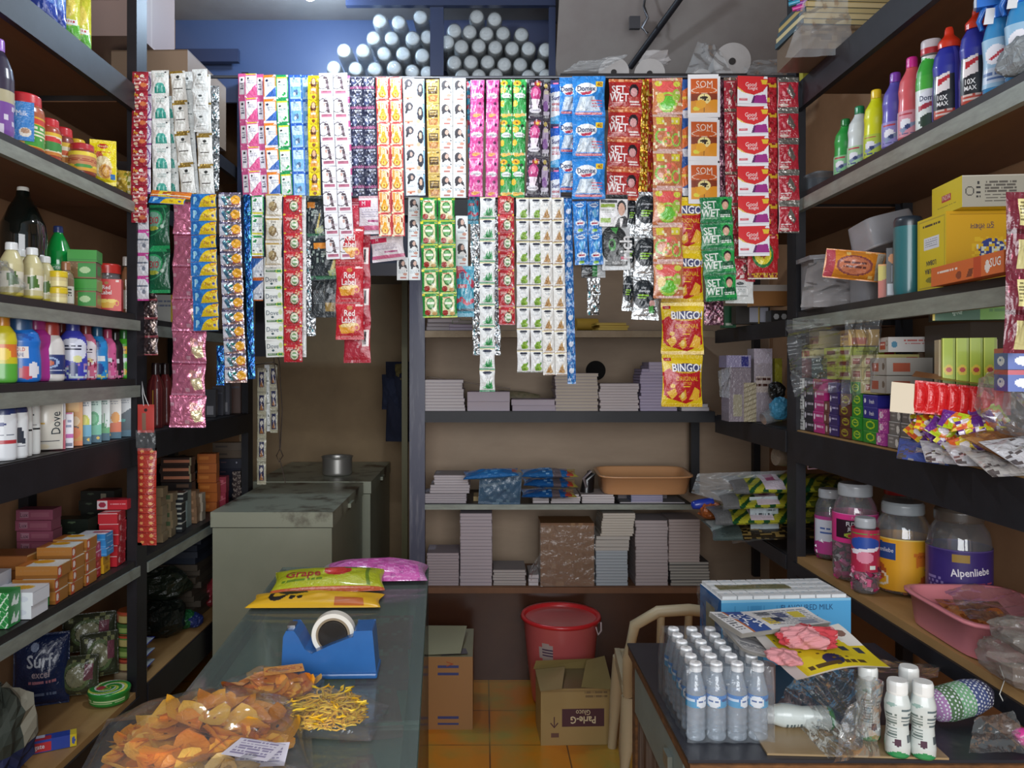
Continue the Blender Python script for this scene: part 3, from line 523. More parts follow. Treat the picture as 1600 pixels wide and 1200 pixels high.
 aloe=('eef2f2', 'r 0 0 1 .05 e8dca8;e .5 .12 .3 .07 283048;r .34 .2 .68 .23 485068;p .3 .88 .5 .5 .56 .82 2c9c54;p .55 .86 .8 .48 .86 .86 38a85c;p .45 .86 .68 .4 .7 .86 218848;e .3 .8 .1 .06 b0dcc0;r 0 .93 1 1 2c8c5c;b .4 .3 .7 .4 a8b0b8 2', 'F', .006),
 grape=('eceeee', 'r 0 0 1 .05 d8c890;e .5 .13 .3 .06 282c3c;r .3 .2 .7 .23 404858;e .6 .66 .18 .08 88b838;e .5 .76 .2 .1 7cac30;e .66 .82 .2 .1 94c044;e .5 .86 .16 .07 6c9c28;p .7 .52 .88 .56 .78 .66 489838;r 0 .94 1 1 484838;b .35 .3 .7 .4 a8b0b8 2', 'F', .006),
 almond=('eeeeea', 'r 0 0 1 .05 d8c890;e .5 .13 .3 .06 282c3c;r .3 .2 .7 .23 404858;p .25 .9 .42 .66 .6 .56 .86 .9 b88c50;e .5 .78 .1 .1 a87838;e .66 .86 .12 .06 d8b078;p .5 .6 .66 .48 .7 .66 c8a468;r 0 .94 1 1 907050;b .35 .3 .7 .4 a8b0b8 2', 'F', .006),
 rinblue=('2c7ccc', 'n .25 4898e0 5 0 0 1 1 14;e .5 .14 .3 .07 d0dcec;r .28 .12 .72 .16 305090;p .3 .34 .6 .24 .75 .5 .5 .56 78c0ec;e .5 .7 .36 .08 e8ecf4;r .3 .68 .7 .73 b03850;n .07 c0e4f8 3 0 0 1 1 14;e .5 .92 .2 .05 88c040;r 0 0 1 .03 1c5ca8', 'X', .008),
 surfblue=('2468b4', 'n .2 50a0dc 5 0 0 1 1 12;n .1 c8dcec 6 0 0 1 1 10;e .5 .5 .3 .1 d8e0f0', 'X', .005),
 hairman=('e8e8ea', 'r 0 0 1 .14 181a1e;r .05 .18 .62 .26 404448;r .05 .3 .54 .4 98b830;b .06 .48 .5 .6 98a098 2;r .05 .74 .4 .88 88b028;e .78 .4 .16 .22 1c1c20;e .78 .46 .12 .2 dcb09c;p .55 1 .66 .74 .9 .66 1 .74 1 1 26262c;p .72 .74 .84 .74 .8 1 .74 1 f0f0f0;r 0 .0 1 .02 303034', 'F', .004),
 hairblack=('c8ccce', 'e .42 .42 .5 .42 1a1e1e;e .36 .44 .14 .14 3c8c3c;e .34 .42 .08 .08 182018;B .86 .5 .3 e4e4e4 rich 90;p .3 .06 .6 .04 .5 .2 48a048;r .1 .8 .9 .9 202424;T .6 .83 .09 d8d8d8 natural;r .66 .7 .9 .76 c04868', 'F', .006),
 hairsmall=('26282a', 'r .45 .1 .66 .9 2c8040;r .66 0 1 1 b8bcbe;r 0 0 1 .1 98a0a0;b .05 .3 .4 .7 888c8c 3', 'F', .004),
 shampoo=('c0c4c6aa', 'e .45 .42 .46 .34 20282e;T .42 .3 .08 e0e4e8 shampoo;T .42 .38 .07 c8ccd0 play;r .2 .44 .66 .47 90c838;r .2 .5 .56 .53 90c838;r .2 .56 .5 .59 90c838;r 0 0 1 .04 9ca0a4aa;r 0 .95 1 1 d0d4d6aa', 'X', .008),
 shampoo5=('c4c8caaa', 'e .4 .4 .44 .34 20282e;T .4 .26 .08 e0e4e8 play;B .42 .34 .085 e0e4e8 shampoo;r .16 .42 .6 .45 90c838;r .16 .48 .5 .51 90c838;e .74 .62 .12 .08 d8a8a0;p .6 .7 .8 .66 .84 .84 .64 .84 50a850;B .84 .76 .16 181c20 5;r 0 .95 1 1 d0d4d6aa;r 0 0 1 .04 9ca0a4aa', 'X', .008),
 bingo=('e8c81c', 'p .06 .3 .3 .22 .94 .26 .98 .8 .6 .94 .1 .82 c02026;p .0 .34 .1 .3 .2 .8 .04 .78 c02026;r .04 .06 .22 .13 b82028;T .13 .095 .04 f0e0e0 x10;e .58 .26 .4 .1 d8a818;e .6 .25 .38 .08 484c78;B .6 .25 .16 fcfcfc BINGO!;T .6 .46 .085 f0c428 ORIGINAL;T .6 .55 .055 f0c428 STYLE;p .1 .72 .3 .64 .36 .76 .24 .86 f0bc38;p .4 .8 .56 .66 .6 .84 .5 .9 e8ac30;p .66 .86 .8 .62 .94 .68 .9 .88 f0b834;e .5 .78 .05 .06 f8dc80;e .24 .6 .06 .04 f0c040;r .5 .6 .68 .62 f0c428;r 0 .95 1 1 d8b010', 'F', .016),
 redsquare=('c8403c', 'r 0 0 .5 1 b4322e;e .72 .5 .16 .3 e8b048;b .08 .3 .4 .7 e8b0a0 2;r 0 .9 1 1 d86850', 'F', .004),
 darksilver=('4a3a3c88', 'r .5 0 .56 1 2a2224;p .6 .1 .95 .3 .8 .8 c8b4a888;n .15 c0a8a0aa 4 0 0 1 1 9;r 0 0 1 .05 702c34;r 0 .95 1 1 a85058', 'X', .006),
 greynavy=('a8a690', 'r .2 .16 .8 .84 20244a;e .5 .36 .16 .1 d0ccc0;p .3 .8 .5 .5 .7 .8 98683c;r 0 0 1 .08 8c8a78', 'F', .004),
 maroon=('6c2434', 'n .12 9a4a5c88 4 0 0 1 1 12;r .55 .08 .96 .42 e4dc9c;b .58 .12 .92 .38 807850 6;r 0 .46 1 .52 4c1420;r .5 .6 1 .95 c8c088', 'X', .008),
 kitkat=('e07c28', 'r .2 .0 .5 1 e8c828;n .2 b04818 4 0 0 1 1 10;r 0 .6 1 .7 e8d8c0', 'F', .004),
 tealrin=('3498b4', 'p 0 .0 .3 0 1 .3 1 .5 .5 .2 0 .25 b83850;e .35 .18 .14 .08 505c80;r 0 .36 .6 .44 c03c50;T .35 .4 .05 f0e0e0 RIN;p 0 .64 .3 .6 .6 .7 1 .62 1 .72 .6 .78 .2 .7 0 .74 c84058;T .55 .5 .09 e8f4f8 g;r 0 .84 1 .89 405868;n .1 70c8dc 5 0 0 1 1 14', 'F', .006),
)
MT = dict(F=FOIL(), X=CRINK(), P=PAPER(), C=CARD(), J=printed('candy_wrapper', .2, bump=.9, bscale=45, coat=.6))
PK = {}
def packet_mesh(k, w, h):
    key = (k, round(w, 3), round(h, 3))
    if key not in PK:
        base, ops, m, bulge = G_[k]; bulge = min(bulge, w*.14)
        A = Acc(); sd = sum(map(ord, k)); wr = .0012 if m in 'FX' else .0004
        if m == 'X': wr = .0022
        surf(A, pillow_S(w, h, bulge, wr=wr, seed=sd), w, h, base, ops, .0019, n=None)
        surf(A, pillow_S(w, h, bulge*.7, wr=wr, seed=sd, side=-1), w, h, base, '', n=(5, 6))
        PK[key] = A.mesh('packet', MT[m])
    return PK[key]
rnd = random.Random(7)
def strip(label, k, x0, x1, y0, y1, n, D=2.69, dx=0, cols=1, k2=None, name='sachet_strip', part='sachet', cat='sachet strip', group=None, overlap=1.0, wob=1.0, gap=1, tilt=0):
    """a strip of joined packets hanging from y0 to y1 (picture rows) at depth D; dx: how far its foot has drifted"""
    top = W((x0+x1)/2, y0, D); t = thing(name, label, cat, top, 0, group)
    s = D/F; wtot = (x1-x0)*s; w1 = wtot/cols; pitch = (y1-y0)/n*s
    px, py = 0.0, 0.0; ks = k if isinstance(k, list) else [k]
    drift = dx*s
    for i in range(n):
        f0, f1 = i/n, (i+1)/n
        ddx = drift*(f1**1.3-f0**1.3) + rnd.uniform(-.0012, .0012)*wob
        dy = rnd.uniform(-.004, .004)*wob
        ang = math.atan2(ddx, pitch)
        for c in range(cols):
            kk = ks[i % len(ks)] if k2 is None or c % 2 == 0 else k2
            me = packet_mesh(kk, w1*(1 if cols == 1 else .97), pitch*overlap)
            cx = (c-(cols-1)/2)*w1
            ob(part, me, t, (px+cx*math.cos(ang), py, -i*pitch), (math.asin(max(-.3, min(.3, dy/pitch))) , -ang*1.0, rnd.uniform(-.07, .07)*wob+R(tilt)))
        px += ddx; py += dy
    return t
S = strip
# ---- upper rod, from the wall side to the other
S('narrow strip of dark red sachets ending the upper row beside the black post', 'redfo', 207, 232, 112, 348, 8, 2.64)
S('narrow white and purple strip behind the dark red sachets on the upper row', 'purplering', 222, 238, 112, 304, 5, 2.67)
S('white sachet strip with teal jars printed, near the dark red strip', 'tealwhite', 236, 264, 110, 306, 5, 2.66, 3)
S('second white and teal sachet strip slanting behind the first one', 'tealwhite', 252, 276, 150, 306, 4, 2.69, 4)
S('white strip with gold seams and a small black mark, drifting sideways as it hangs', 'goldwhite', 265, 289, 111, 306, 4, 2.655, 17)
S('plain white sachet strip half hidden between the two gold seamed strips', 'plainwhite', 284, 302, 112, 306, 5, 2.685, 12)
S('short plain white sachet strip lying over the second gold seamed strip', 'plainwhite', 300, 324, 108, 206, 3, 2.63, 3)
S('white and gold strip ending beneath the short plain white one', 'goldwhite', 305, 329, 116, 308, 4, 2.66, 8)
S('narrow crumpled silver strip at the edge of the gap in the upper row', 'silverglit', 326, 342, 134, 300, 6, 2.69, 2)
S('thin pink edged strip, first after the gap in the upper row', 'pinkside', 372, 384, 115, 306, 5, 2.68, 8)
S('white and pink anti dandruff strip with yellow bands', 'pinktri', 382, 401, 115, 306, 5, 2.65, 8)
S('thin pink edged strip between the pink banded and the orange banded strips', 'pinkside', 400, 412, 116, 306, 5, 2.675, 7)
S('white strip with orange bands and blue corners', 'orangeblue', 411, 431, 117, 306, 5, 2.655, 7)
S('white strip with green bands and a leaf on each sachet', 'greenleaf', 431, 450, 117, 306, 5, 2.66, 7)
S('light blue strip with royal blue bands, the wider of the two', 'bluebottle', 451, 471, 117, 306, 5, 2.655, 7)
S('light blue strip with royal blue bands, partly covered by the yellow strip', 'bluebottle', 470, 489, 117, 306, 5, 2.68, 5)
S('bright yellow strip with a long haired woman on each sachet', 'yellowlady', 481, 499, 118, 306, 5, 2.645, 2)
S('wide white double strip with a curving lock of hair and pink label', 'ladycurve', 498, 543, 114, 405, 8, 2.62, 12, cols=2, name='double_sachet_strip')
S('thin pink strip showing along the wide white double strip', 'pinkside', 540, 547, 118, 306, 5, 2.67, 6)
S('navy double strip with pink lettering on every sachet', 'navypink', 546, 585, 120, 306, 6, 2.66, 5, cols=2, name='double_sachet_strip')
S('red edged double strip with a golden vase on each sachet', 'vase', 587, 628, 120, 370, 7, 2.62, 6, cols=2, name='double_sachet_strip')
S('white strip with a black haired woman, between the red vase and gold strips', 'ladyblack', 629, 647, 122, 306, 5, 2.655, 7)
S('pale blue white strip with a seated woman, next to the gold strip', 'ladyblue', 647, 663, 123, 306, 5, 2.66, 3)
S('gold strip with brown labels on the upper row', 'goldchoc', 666, 686, 124, 308, 5, 2.65, 2)
S('white double strip with smiling black haired women on the upper row', 'twolady', 687, 728, 122, 309, 5, 2.65, 2, cols=2, name='double_sachet_strip')
S('thin teal and red strip beside the pink floral sachets', 'tealrin', 729, 738, 127, 308, 3, 2.68, 3)
S('glossy pink floral fabric softener strip, nearer the white double strip', 'pinkfloral', 735, 757, 125, 308, 3, 2.645, -2)
S('glossy pink floral fabric softener strip, nearer the green sunflower sachets', 'pinkfloral', 760, 780, 125, 308, 3, 2.65, -2)
S('green fabric softener strip with sunflowers, beside the pink sachets', 'sunflower', 782, 801, 124, 308, 3, 2.655, -1)
S('green fabric softener strip with sunflowers, beside the dark flower sachets', 'sunflower', 802, 823, 124, 308, 3, 2.65, -4)
S('dark strip with a magenta blossom on every sachet', 'darkflower', 827, 850, 125, 308, 3, 2.65, -6)
S('dark and lilac strip tucked behind the magenta blossom strip', 'lilac', 846, 860, 130, 308, 3, 2.67, -3)
S('blue and white washing powder strip partly hidden by the toilet cleaner packs', 'surfex', 860, 876, 125, 330, 3, 2.685, 0)
S('blue toilet cleaner strip seen edge on behind the wide one', 'domex', 874, 910, 121, 300, 3, 2.68, -2)
S('wide bright blue toilet cleaner pack strip with yellow price tags', 'domex', 894, 946, 119, 312, 3, 2.61, 0, name='pack_strip', part='pack')
S('bright red hair gel strip with a spiky haired man on each pack', 'setwet', 951, 1004, 124, 312, 4, 2.63, -5, name='pack_strip', part='pack')
S('crumpled gold foil strip between the red gel packs and the jelly candies', 'goldfoil', 997, 1014, 124, 310, 5, 2.66, -3)
S('narrow red snack strip beside the see-through jelly candy strip', 'redchips', 1008, 1022, 123, 300, 3, 2.67, 0)
S('see-through candy strip with green and red jelly shapes inside', ['jelly', 'jellyb', 'jellyb', 'jelly', 'jellyb', 'jelly'], 1019, 1066, 122, 466, 6, 2.59, 3, name='candy_strip', part='candy_pouch', cat='candy strip')
S('thin blue and orange strip between the candies and the orange matchbox strip', 'blueorange', 1066, 1076, 124, 306, 3, 2.68, 0)
S('orange and gold strip with white borders and a bare tree', 'som', 1075, 1125, 116, 318, 3, 2.64, 1, name='pack_strip', part='pack')
S('thin dark purple foil strip hanging next to the orange tree packs', 'purplefoil', 1123, 1135, 124, 308, 4, 2.69, 1)
S('narrow red strip with dull silver stars beside the mosquito cards', 'redstars', 1131, 1152, 121, 366, 5, 2.66, 4)
S('strip of white mosquito repellent cards with red tops and purple boxes', 'goodknight', 1152, 1200, 119, 400, 6, 2.59, 3, name='card_strip', part='card', cat='card strip')
S('red and yellow spice strip showing beside the mosquito cards', 'redyellow', 1176, 1213, 121, 405, 6, 2.665, 2)
S('last red strip with silver leaves on the upper row, beside the black post', 'redsilver', 1215, 1248, 121, 364, 5, 2.64, 0)
S('round badge red packet hanging under the mosquito cards', 'dpred', 1168, 1215, 368, 436, 1, 2.645, 0, name='spice_packet', part='packet', cat='packet')
S('silver back of a red strip behind the round badge packet', 'redstars', 1146, 1180, 360, 440, 2, 2.685, 0)
# ---- hanging lower, still from the upper row
S('white strip with pink edges and grey hearts under the dark red sachets', 'pinkheart', 208, 232, 325, 470, 4, 2.67, 1)
S('brown silver foil strip of paired sachets low beside the black post', 'darksilver', 218, 246, 440, 555, 4, 2.72, 1)
# ---- lower rod
S('dark green dishwash bar packs hanging behind the pink foil strip', 'exo', 233, 266, 320, 458, 2, 2.69, 0, name='pack_strip', part='pack')
S('long crinkled pink foil strip, the longest near the black post', 'pinkfoil', 272, 327, 316, 668, 7, 2.665, -7, name='foil_strip', part='pouch', cat='foil strip', wob=2)
S('blue and yellow skin cream strip of ten sachets', 'fairyellow', 298, 338, 303, 517, 10, 2.61, 4)
S('shiny rainbow silver strip with orange ovals, thirteen sachets long', 'holo', 342, 376, 301, 598, 13, 2.64, 10)
S('blue foil strip peeping out beside the foot of the pink foil strip', 'bluefoil', 338, 350, 540, 602, 2, 2.68, 0)
S('thin blue foil strip along the rainbow silver one', 'bluefoil', 380, 391, 304, 592, 8, 2.665, 8)
S('white strip with orange edges and blue corners under the green shampoo sachets', 'orangeb', 391, 411, 400, 470, 2, 2.69, 0)
S('green banded white strip on the lower rod, beside the brown cream sachets', 'headgreen', 392, 412, 304, 400, 3, 2.65, 0)
S('white strip with brown spheres printed, hanging over the soap strip', 'dovebrown', 415, 441, 303, 418, 3, 2.62, 0)
S('white soap sachet strip with green bars and dark script lettering', 'dovegreen', 413, 441, 402, 558, 6, 2.64, 2)
S('red chilli sauce strip of nine sachets beside the soap strip', 'chilired', 443, 472, 305, 566, 9, 2.63, 2)
S('second red chilli strip hanging amid the aloe and grape sachets', 'chilired', 778, 803, 306, 508, 7, 2.66, 2)
S('thin white strip showing behind the red chilli strip of nine', 'plainwhite', 462, 478, 306, 558, 7, 2.66, 0)
S('narrow black and silver strip beside the dark oil packets', 'silverglit', 474, 484, 308, 470, 5, 2.68, 3)
S('crumpled silver sachet below the narrow silver strip', 'silverglit', 474, 493, 468, 525, 2, 2.69, 0)
S('black hair oil packet with green foot, upper of two', 'oilblack', 477, 508, 306, 372, 1, 2.67, 0, name='oil_packet', part='packet', cat='packet')
S('black hair oil packet with green foot, lower and wider', 'oilblack', 484, 538, 368, 438, 1, 2.65, 2, name='oil_packet', part='packet', cat='packet', tilt=3)
S('back side of black oil packets hanging below the others', 'oilback', 487, 526, 436, 496, 1, 2.67, 0, name='oil_packet', part='packet', cat='packet')
S('strip of red tea packets with golden cups', 'redlabel', 525, 569, 354, 531, 3, 2.63, 0, name='tea_strip', part='packet', cat='packet strip')
S('red tea packet strip seen from behind with bar codes', 'redlabelback', 536, 579, 310, 567, 4, 2.675, 1, name='tea_strip', part='packet', cat='packet strip')
S('white and pink sanitary pad pack hanging under the navy double strip', 'pads', 560, 600, 306, 366, 1, 2.65, 0, name='pad_pack', part='pack', cat='pack', tilt=-4)
S('white and pink sanitary pad pack hanging below the vase sachets', 'pads', 577, 630, 366, 408, 1, 2.67, 4, name='pad_pack', part='pack', cat='pack', tilt=-6)
S('grey backed strip of women sachets behind the green spice sachets', 'twolady', 638, 656, 308, 404, 3, 2.70, 0)
S('pair of sachets with a woman at the foot of the grey backed strip', 'twolady', 620, 657, 402, 438, 1, 2.69, 0, cols=2, name='double_sachet_strip')
S('green double strip of spice sachets with yellow corners', 'masala', 656, 711, 309, 496, 5, 2.62, 3, cols=2, name='double_sachet_strip')
S('white strip of women sachets beside the green spice strip', 'twolady', 712, 731, 337, 416, 2, 2.68, 0)
S('teal and red soap packet hanging below the women sachets', 'tealrin', 713, 741, 416, 495, 1, 2.66, 0, name='soap_packet', part='packet', cat='packet')
S('short teal scrap of packet above the silver strip', 'tealrin', 731, 748, 300, 350, 1, 2.70, 0, name='soap_packet', part='packet', cat='packet')
S('crumpled silver strip behind the aloe sachets', 'silverglit', 735, 751, 350, 555, 6, 2.695, 4)
S('crumpled silver strip at the other edge of the aloe sachets', 'silverglit', 768, 782, 312, 555, 7, 2.70, 0)
S('long white strip of aloe shampoo sachets reaching far below its neighbours', 'aloe', 750, 774, 308, 612, 9, 2.61, 1)
S('white double strip with green grapes, lower row', 'grape', 806, 848, 309, 582, 8, 2.63, 2, cols=2, name='double_sachet_strip', wob=.5)
S('white double strip with brown almonds, lower row', 'almond', 843, 881, 309, 586, 8, 2.62, 5, cols=2, name='double_sachet_strip', wob=.5)
S('narrow blue washing powder strip behind the almond sachets', 'surfblue', 881, 894, 310, 600, 7, 2.67, 5)
S('crinkled blue double strip below the wide toilet cleaner packs', 'rinblue', 894, 939, 314, 414, 2, 2.64, 3, cols=2, name='double_sachet_strip')
S('black and white hair colour sachet with a smiling man', 'hairman', 937, 981, 304, 354, 1, 2.62, 0, name='hair_colour_packet', part='packet', cat='packet')
S('black hair colour packet with a green leaf under the smiling man', 'hairblack', 940, 984, 352, 422, 1, 2.645, 1, name='hair_colour_packet', part='packet', cat='packet')
S('small dark and silver packet behind the leaf packet', 'hairsmall', 908, 946, 412, 434, 1, 2.67, 0, name='hair_colour_packet', part='packet', cat='packet')
S('twisted silver foil tail hanging below the small dark packet', 'silverglit', 917, 937, 430, 492, 2, 2.68, 0, wob=3)
S('silver and black shampoo strip, the narrower one', 'shampoo', 980, 1000, 306, 486, 3, 2.66, -8)
S('silver and black shampoo strip ending in a pack marked five', ['shampoo', 'shampoo', 'shampoo5'], 993, 1035, 300, 500, 3, 2.635, -7, name='pack_strip', part='pack')
S('bright yellow and red potato chip strip, the lowest hanging', 'bingo', 1036, 1102, 308, 636, 4, 2.66, -2, name='chip_strip', part='chip_packet', cat='packet strip', wob=2)
S('green hair gel strip with a dark haired man on each pack', 'setgreen', 1093, 1144, 308, 470, 4, 2.64, 10, name='pack_strip', part='pack')
S('plain white card hanging behind the green gel strip', 'plainwhite', 1134, 1178, 430, 474, 1, 2.69, 0, name='paper_card', part='card', cat='card')
S('purple red packet behind the green gel strip', 'purplefoil', 1100, 1130, 470, 508, 1, 2.70, 0, name='purple_packet', part='packet', cat='packet')
# ---- behind, in front of the freezers
S('narrow grey strip with navy labels hanging lowest before the freezers', 'greynavy', 402, 416, 575, 757, 5, 2.95, -1)
S('narrow grey strip with navy labels hanging beside the hooked wire', 'greynavy', 421, 433, 570, 676, 3, 2.95, 2)
S('pale back of a sachet strip hung with the navy label strips', 'plainwhite', 413, 421, 570, 674, 3, 2.97, 3)
# ---- at the edge of the picture on the jar rack
S('maroon foil snack strip with pale yellow labels at the rack edge', 'maroon', 1572, 1606, 300, 552, 2, 1.52, -4, name='foil_strip', part='pouch', cat='foil strip')
# ---- long clear sleeve of small red packs hung on the post
t = thing('red_sleeve', 'long see-through sleeve of small red packs hung by a string on the black post', 'hanging pack', W(228, 610, 2.58))
A = Acc(); s = 2.58/F
surf(A, pillow_S(26*s, 44*s, .003), 26*s, 44*s, 'c04038', 'r .3 .3 .5 .9 8a6a58;e .5 .2 .1 .06 2a1a18')
ob('header_card', A.mesh('header_card', PAPER()), t, (0, 0, -22*s))
A = Acc(); A.tube([(-.006, -.002, -24*s), (-.012, 0, -6*s), (-.013, .0, 14*s), (-.006, 0, -6*s), (.01, -.002, -24*s)], .0012, 'e8e8e8', 5)
ob('string', A.mesh('string', PAPER()), t)
A = Acc()
surf(A, pillow_S(30*s, 152*s, .014, m=.03), 30*s, 152*s, 'b83c30', ';'.join('r .0 %.3f 1 %.3f 8a2420;e .25 %.3f .1 .016 e8a060;e .75 %.3f .1 .016 e8b070' % (i/15, i/15+.006, (i+.5)/15, (i+.5)/15) for i in range(15)))
surf(A, pillow_S(30*s, 152*s, .01, side=-1), 30*s, 152*s, 'b03028', '', n=(4, 8))
ob('red_packs', A.mesh('red_packs', FOIL()), t, (.004, 0, -90*s))
ob('clear_top', film_sheet('clear_top', [(-14*s, -.01, -62*s), (16*s, -.01, -62*s), (17*s, -.01, -94*s), (-12*s, -.01, -94*s)], film('clear_film'), 6, 6, .003), t)
# hooked wire
A = Acc(); A.tube([(W(425, 0, 2.72).x, 2.72, 2.10), tuple(W(425, 540, 2.9))], .002, '3a3430', 6); A.tube([tuple(W(400, 570, 2.95)), tuple(W(425, 566, 2.9)), tuple(W(434, 570, 2.95))], .002, '3a3430', 6)
A.tube([tuple(W(x, y, 2.9)) for x, y in ((425, 540), (433, 600), (436, 640), (437, 700), (442, 712), (436, 722), (432, 712), (438, 700), (441, 640), (436, 565), (430, 540))], .0022, '3a3430', 6)
A.tube([tuple(W(x, y, 2.9)) for x, y in ((437, 716), (446, 755))], .002, '3a3430', 6)
ob('hooked_wire', A.mesh('hooked_wire', solid('rusty_wire', '4a4038', .5, metal=.6)), None, label='thin rusty hooked wire hanging in front of the freezers', cat='wire')
# pile of packs lying on top of the lower rod near the post
for i, (x0, x1, y0, k, lb) in enumerate(((238, 300, 303, 'kitkat', 'orange snack packet lying along the lower rod'), (236, 290, 312, 'fairyellow', 'yellow cream sachet lying sideways above the green dishwash packs'))):
    me = packet_mesh(k, (x1-x0)*2.62/F, .030)
    o = ob('loose_packet', me, None, W((x0+x1)/2, y0-4, 2.60-.02*i), (R(-30), R(4), 0), label=lb, cat='packet')
# ---------------------------------------------------------------- containers
def onL(px, off, z): D = (XL-off)*F/(px-HX); return Vector((XL-off, D, z))
def onR(px, off, z): D = (XR+off)*F/(px-HX); return Vector((XR+off, D, z))
PRO = dict(
 det=[(.0, 0), (.86, 0), (.96, .02), (1, .06), (1, .3), (.93, .5), (.98, .6), (.86, .72), (.5, .82), (.42, .85), (.42, .9)],
 soft=[(0, 0), (.9, 0), (1, .03), (1, .55), (.92, .68), (.7, .78), (.62, .8), (.62, .84)],
 pet=[(0, 0), (.75, .0), (.95, .03), (1, .08), (.96, .25), (1, .4), (1, .6), (.9, .7), (.6, .82), (.3, .9), (.28, .95)],
 big=[(0, 0), (.8, 0), (.97, .02), (1, .06), (1, .58), (.93, .68), (.6, .82), (.32, .91), (.28, .96)],
 jar=[(0, 0), (.9, 0), (1, .05), (1, .68), (.96, .76), (.82, .82), (.8, .84)],
 small=[(0, 0), (.92, 0), (1, .04), (1, .6), (.8, .72), (.45, .8), (.42, .82)],
 tub=[(0, 0), (.96, 0), (1, .05), (1, .78)],
 shamp=[(0, 0), (.92, 0), (1, .03), (1, .7), (.92, .8), (.72, .84)],
 pump=[(0, 0), (.9, 0), (1, .04), (.9, .3), (1, .52), (.8, .66), (.36, .76), (.34, .8)],
)
def bottle(name, label, cat, pos, H, Rr, kind, base, ops, cap, cz=(.82, 1.0), cr=.5, sy=1.0, rot=0, lab=None, mat=None, p=2.0, group=None, capops='', ridged=False, capmat=None, tip=None):
    t = thing(name, label, cat, pos, rot, group)
    A = Acc(); lathe(A, [(max(r*Rr, .0002), z*H) for r, z in PRO[kind]][1:], base, ops, 1, sy, n=40, p=p, cell=.0024)
    ob('body', A.mesh('body', mat or PLAST()), t)
    A = Acc(); c0, c1 = cz[0]*H, cz[1]*H; r = cr*Rr
    prof = [(r*.98, c0), (r, c0+.15*(c1-c0)), (r*.97, c1-.1*(c1-c0)), (r*.88, c1)] if not tip else [(r, c0), (r*1.02, c0+.3*(c1-c0)), (r*.75, c0+.45*(c1-c0)), (r*.45, c0+.6*(c1-c0)), (r*.4, c0+.85*(c1-c0)), (r*.3, c1)]
    lathe(A, prof, cap, capops or 's 0 0 1 .8 %s 22 0 .5' % cap, 1, min(1, sy*1.15) if cr > .6 else 1, n=32, rows=12)
    ob('cap', A.mesh('cap', capmat or PLAST()), t)
    if lab:
        lb, lo, v0, v1 = lab; pr = PRO[kind]
        zs = np.linspace(v0*H, v1*H, 8); rs = [np.interp(z/H, [q[1] for q in pr[1:]], [q[0] for q in pr[1:]])*Rr+.0012 for z in zs]
        A = Acc(); P = parse(lo)
        lathe(A, list(zip(rs, zs)), lb, P, 1, sy, n=48, p=p, rows=int(max(8, (v1-v0)*H/.0024)))
        ob('label', A.mesh('label', CARD()), t)
    return t
CM = {}
def carton(name, label, cat, pos, w, d, h, base, front='', left='', right='', top='', rot=0, mat=None, group=None, cols=None, cell=.0024, key=None):
    k = key or (round(w, 4), round(d, 4), round(h, 4), base, front, left, right, top, str(cols))
    if k not in CM:
        A = Acc(); box_faces(A, w, d, h, base, front, '', left, right, top, cell=cell, cols=cols); CM[k] = A.mesh(name, mat or CARD())
    return ob(name, CM[k], None, pos, rot if hasattr(rot, '__len__') else (0, 0, rot), label=label, cat=cat, group=group)
# ================================================================ first bay, level by level
# top level: cartons and noodle packets
carton('cardboard_box', 'plain brown cardboard box atop the rack, its corner showing over the sachets', 'box', onL(185, .17, 2.476)+Vector((.04, .40, 0)), .31, .42, .29, '8c7662', front='r 0 0 1 .015 6e5a48;r .58 .62 .92 .64 a08a74;b .1 .6 .6 .9 7a6450 4', right='r 0 .0 1 .02 6a5646;b .2 .4 .8 .7 7a6450 4', rot=-.03)
carton('cardboard_box', 'taller pale cardboard box behind the brown one atop the rack', 'box', (-1.46, 3.14, 2.485+.292), .26, .34, .32, '94807a', front='r 0 0 1 .01 70605a;b .2 .5 .7 .6 7c6a64 2', right='r .3 .0 .34 1 a39088')
for i, (px, k) in enumerate(((66, 'b'), (80, 'b'), (103, 'g'), (121, 'g'))):
    pos = onL(px, .05, 2.475+.17)
    A = Acc(); op, bs = ('n .3 3c58b0 4 0 0 1 1 12;n .2 90b8e8 5 0 0 1 1 12;p 0 .5 1 .7 1 1 0 1 2040a0', '5c84cc') if k == 'b' else ('p 0 0 .6 0 .2 .4 .3 1 0 1 8cc830;n .2 d8d048 4 0 0 1 .6 10;e .5 .4 .4 .2 e8d460;r .1 .62 .9 .72 e8ece8;b .15 .64 .85 .70 c03028 1;p 0 .78 1 .7 1 1 0 1 58b030', 'c8c838')
    for sd in (1, -1): surf(A, pillow_S(.075, .17, .016, wr=.002, seed=i, side=sd), .075, .17, bs, op if sd == 1 else '', .003)
    ob('snack_packet', A.mesh('snack_packet', FOIL()), None, pos, (R(3), 0, R(20)), label={0: 'blue snack packet on the rack top, first in the row', 1: 'blue snack packet on the rack top beside the green ones', 2: 'green and yellow noodle packet on the rack top beside the blue packets', 3: 'green and yellow noodle packet, last in the row before the cartons'}[i], cat='packet')
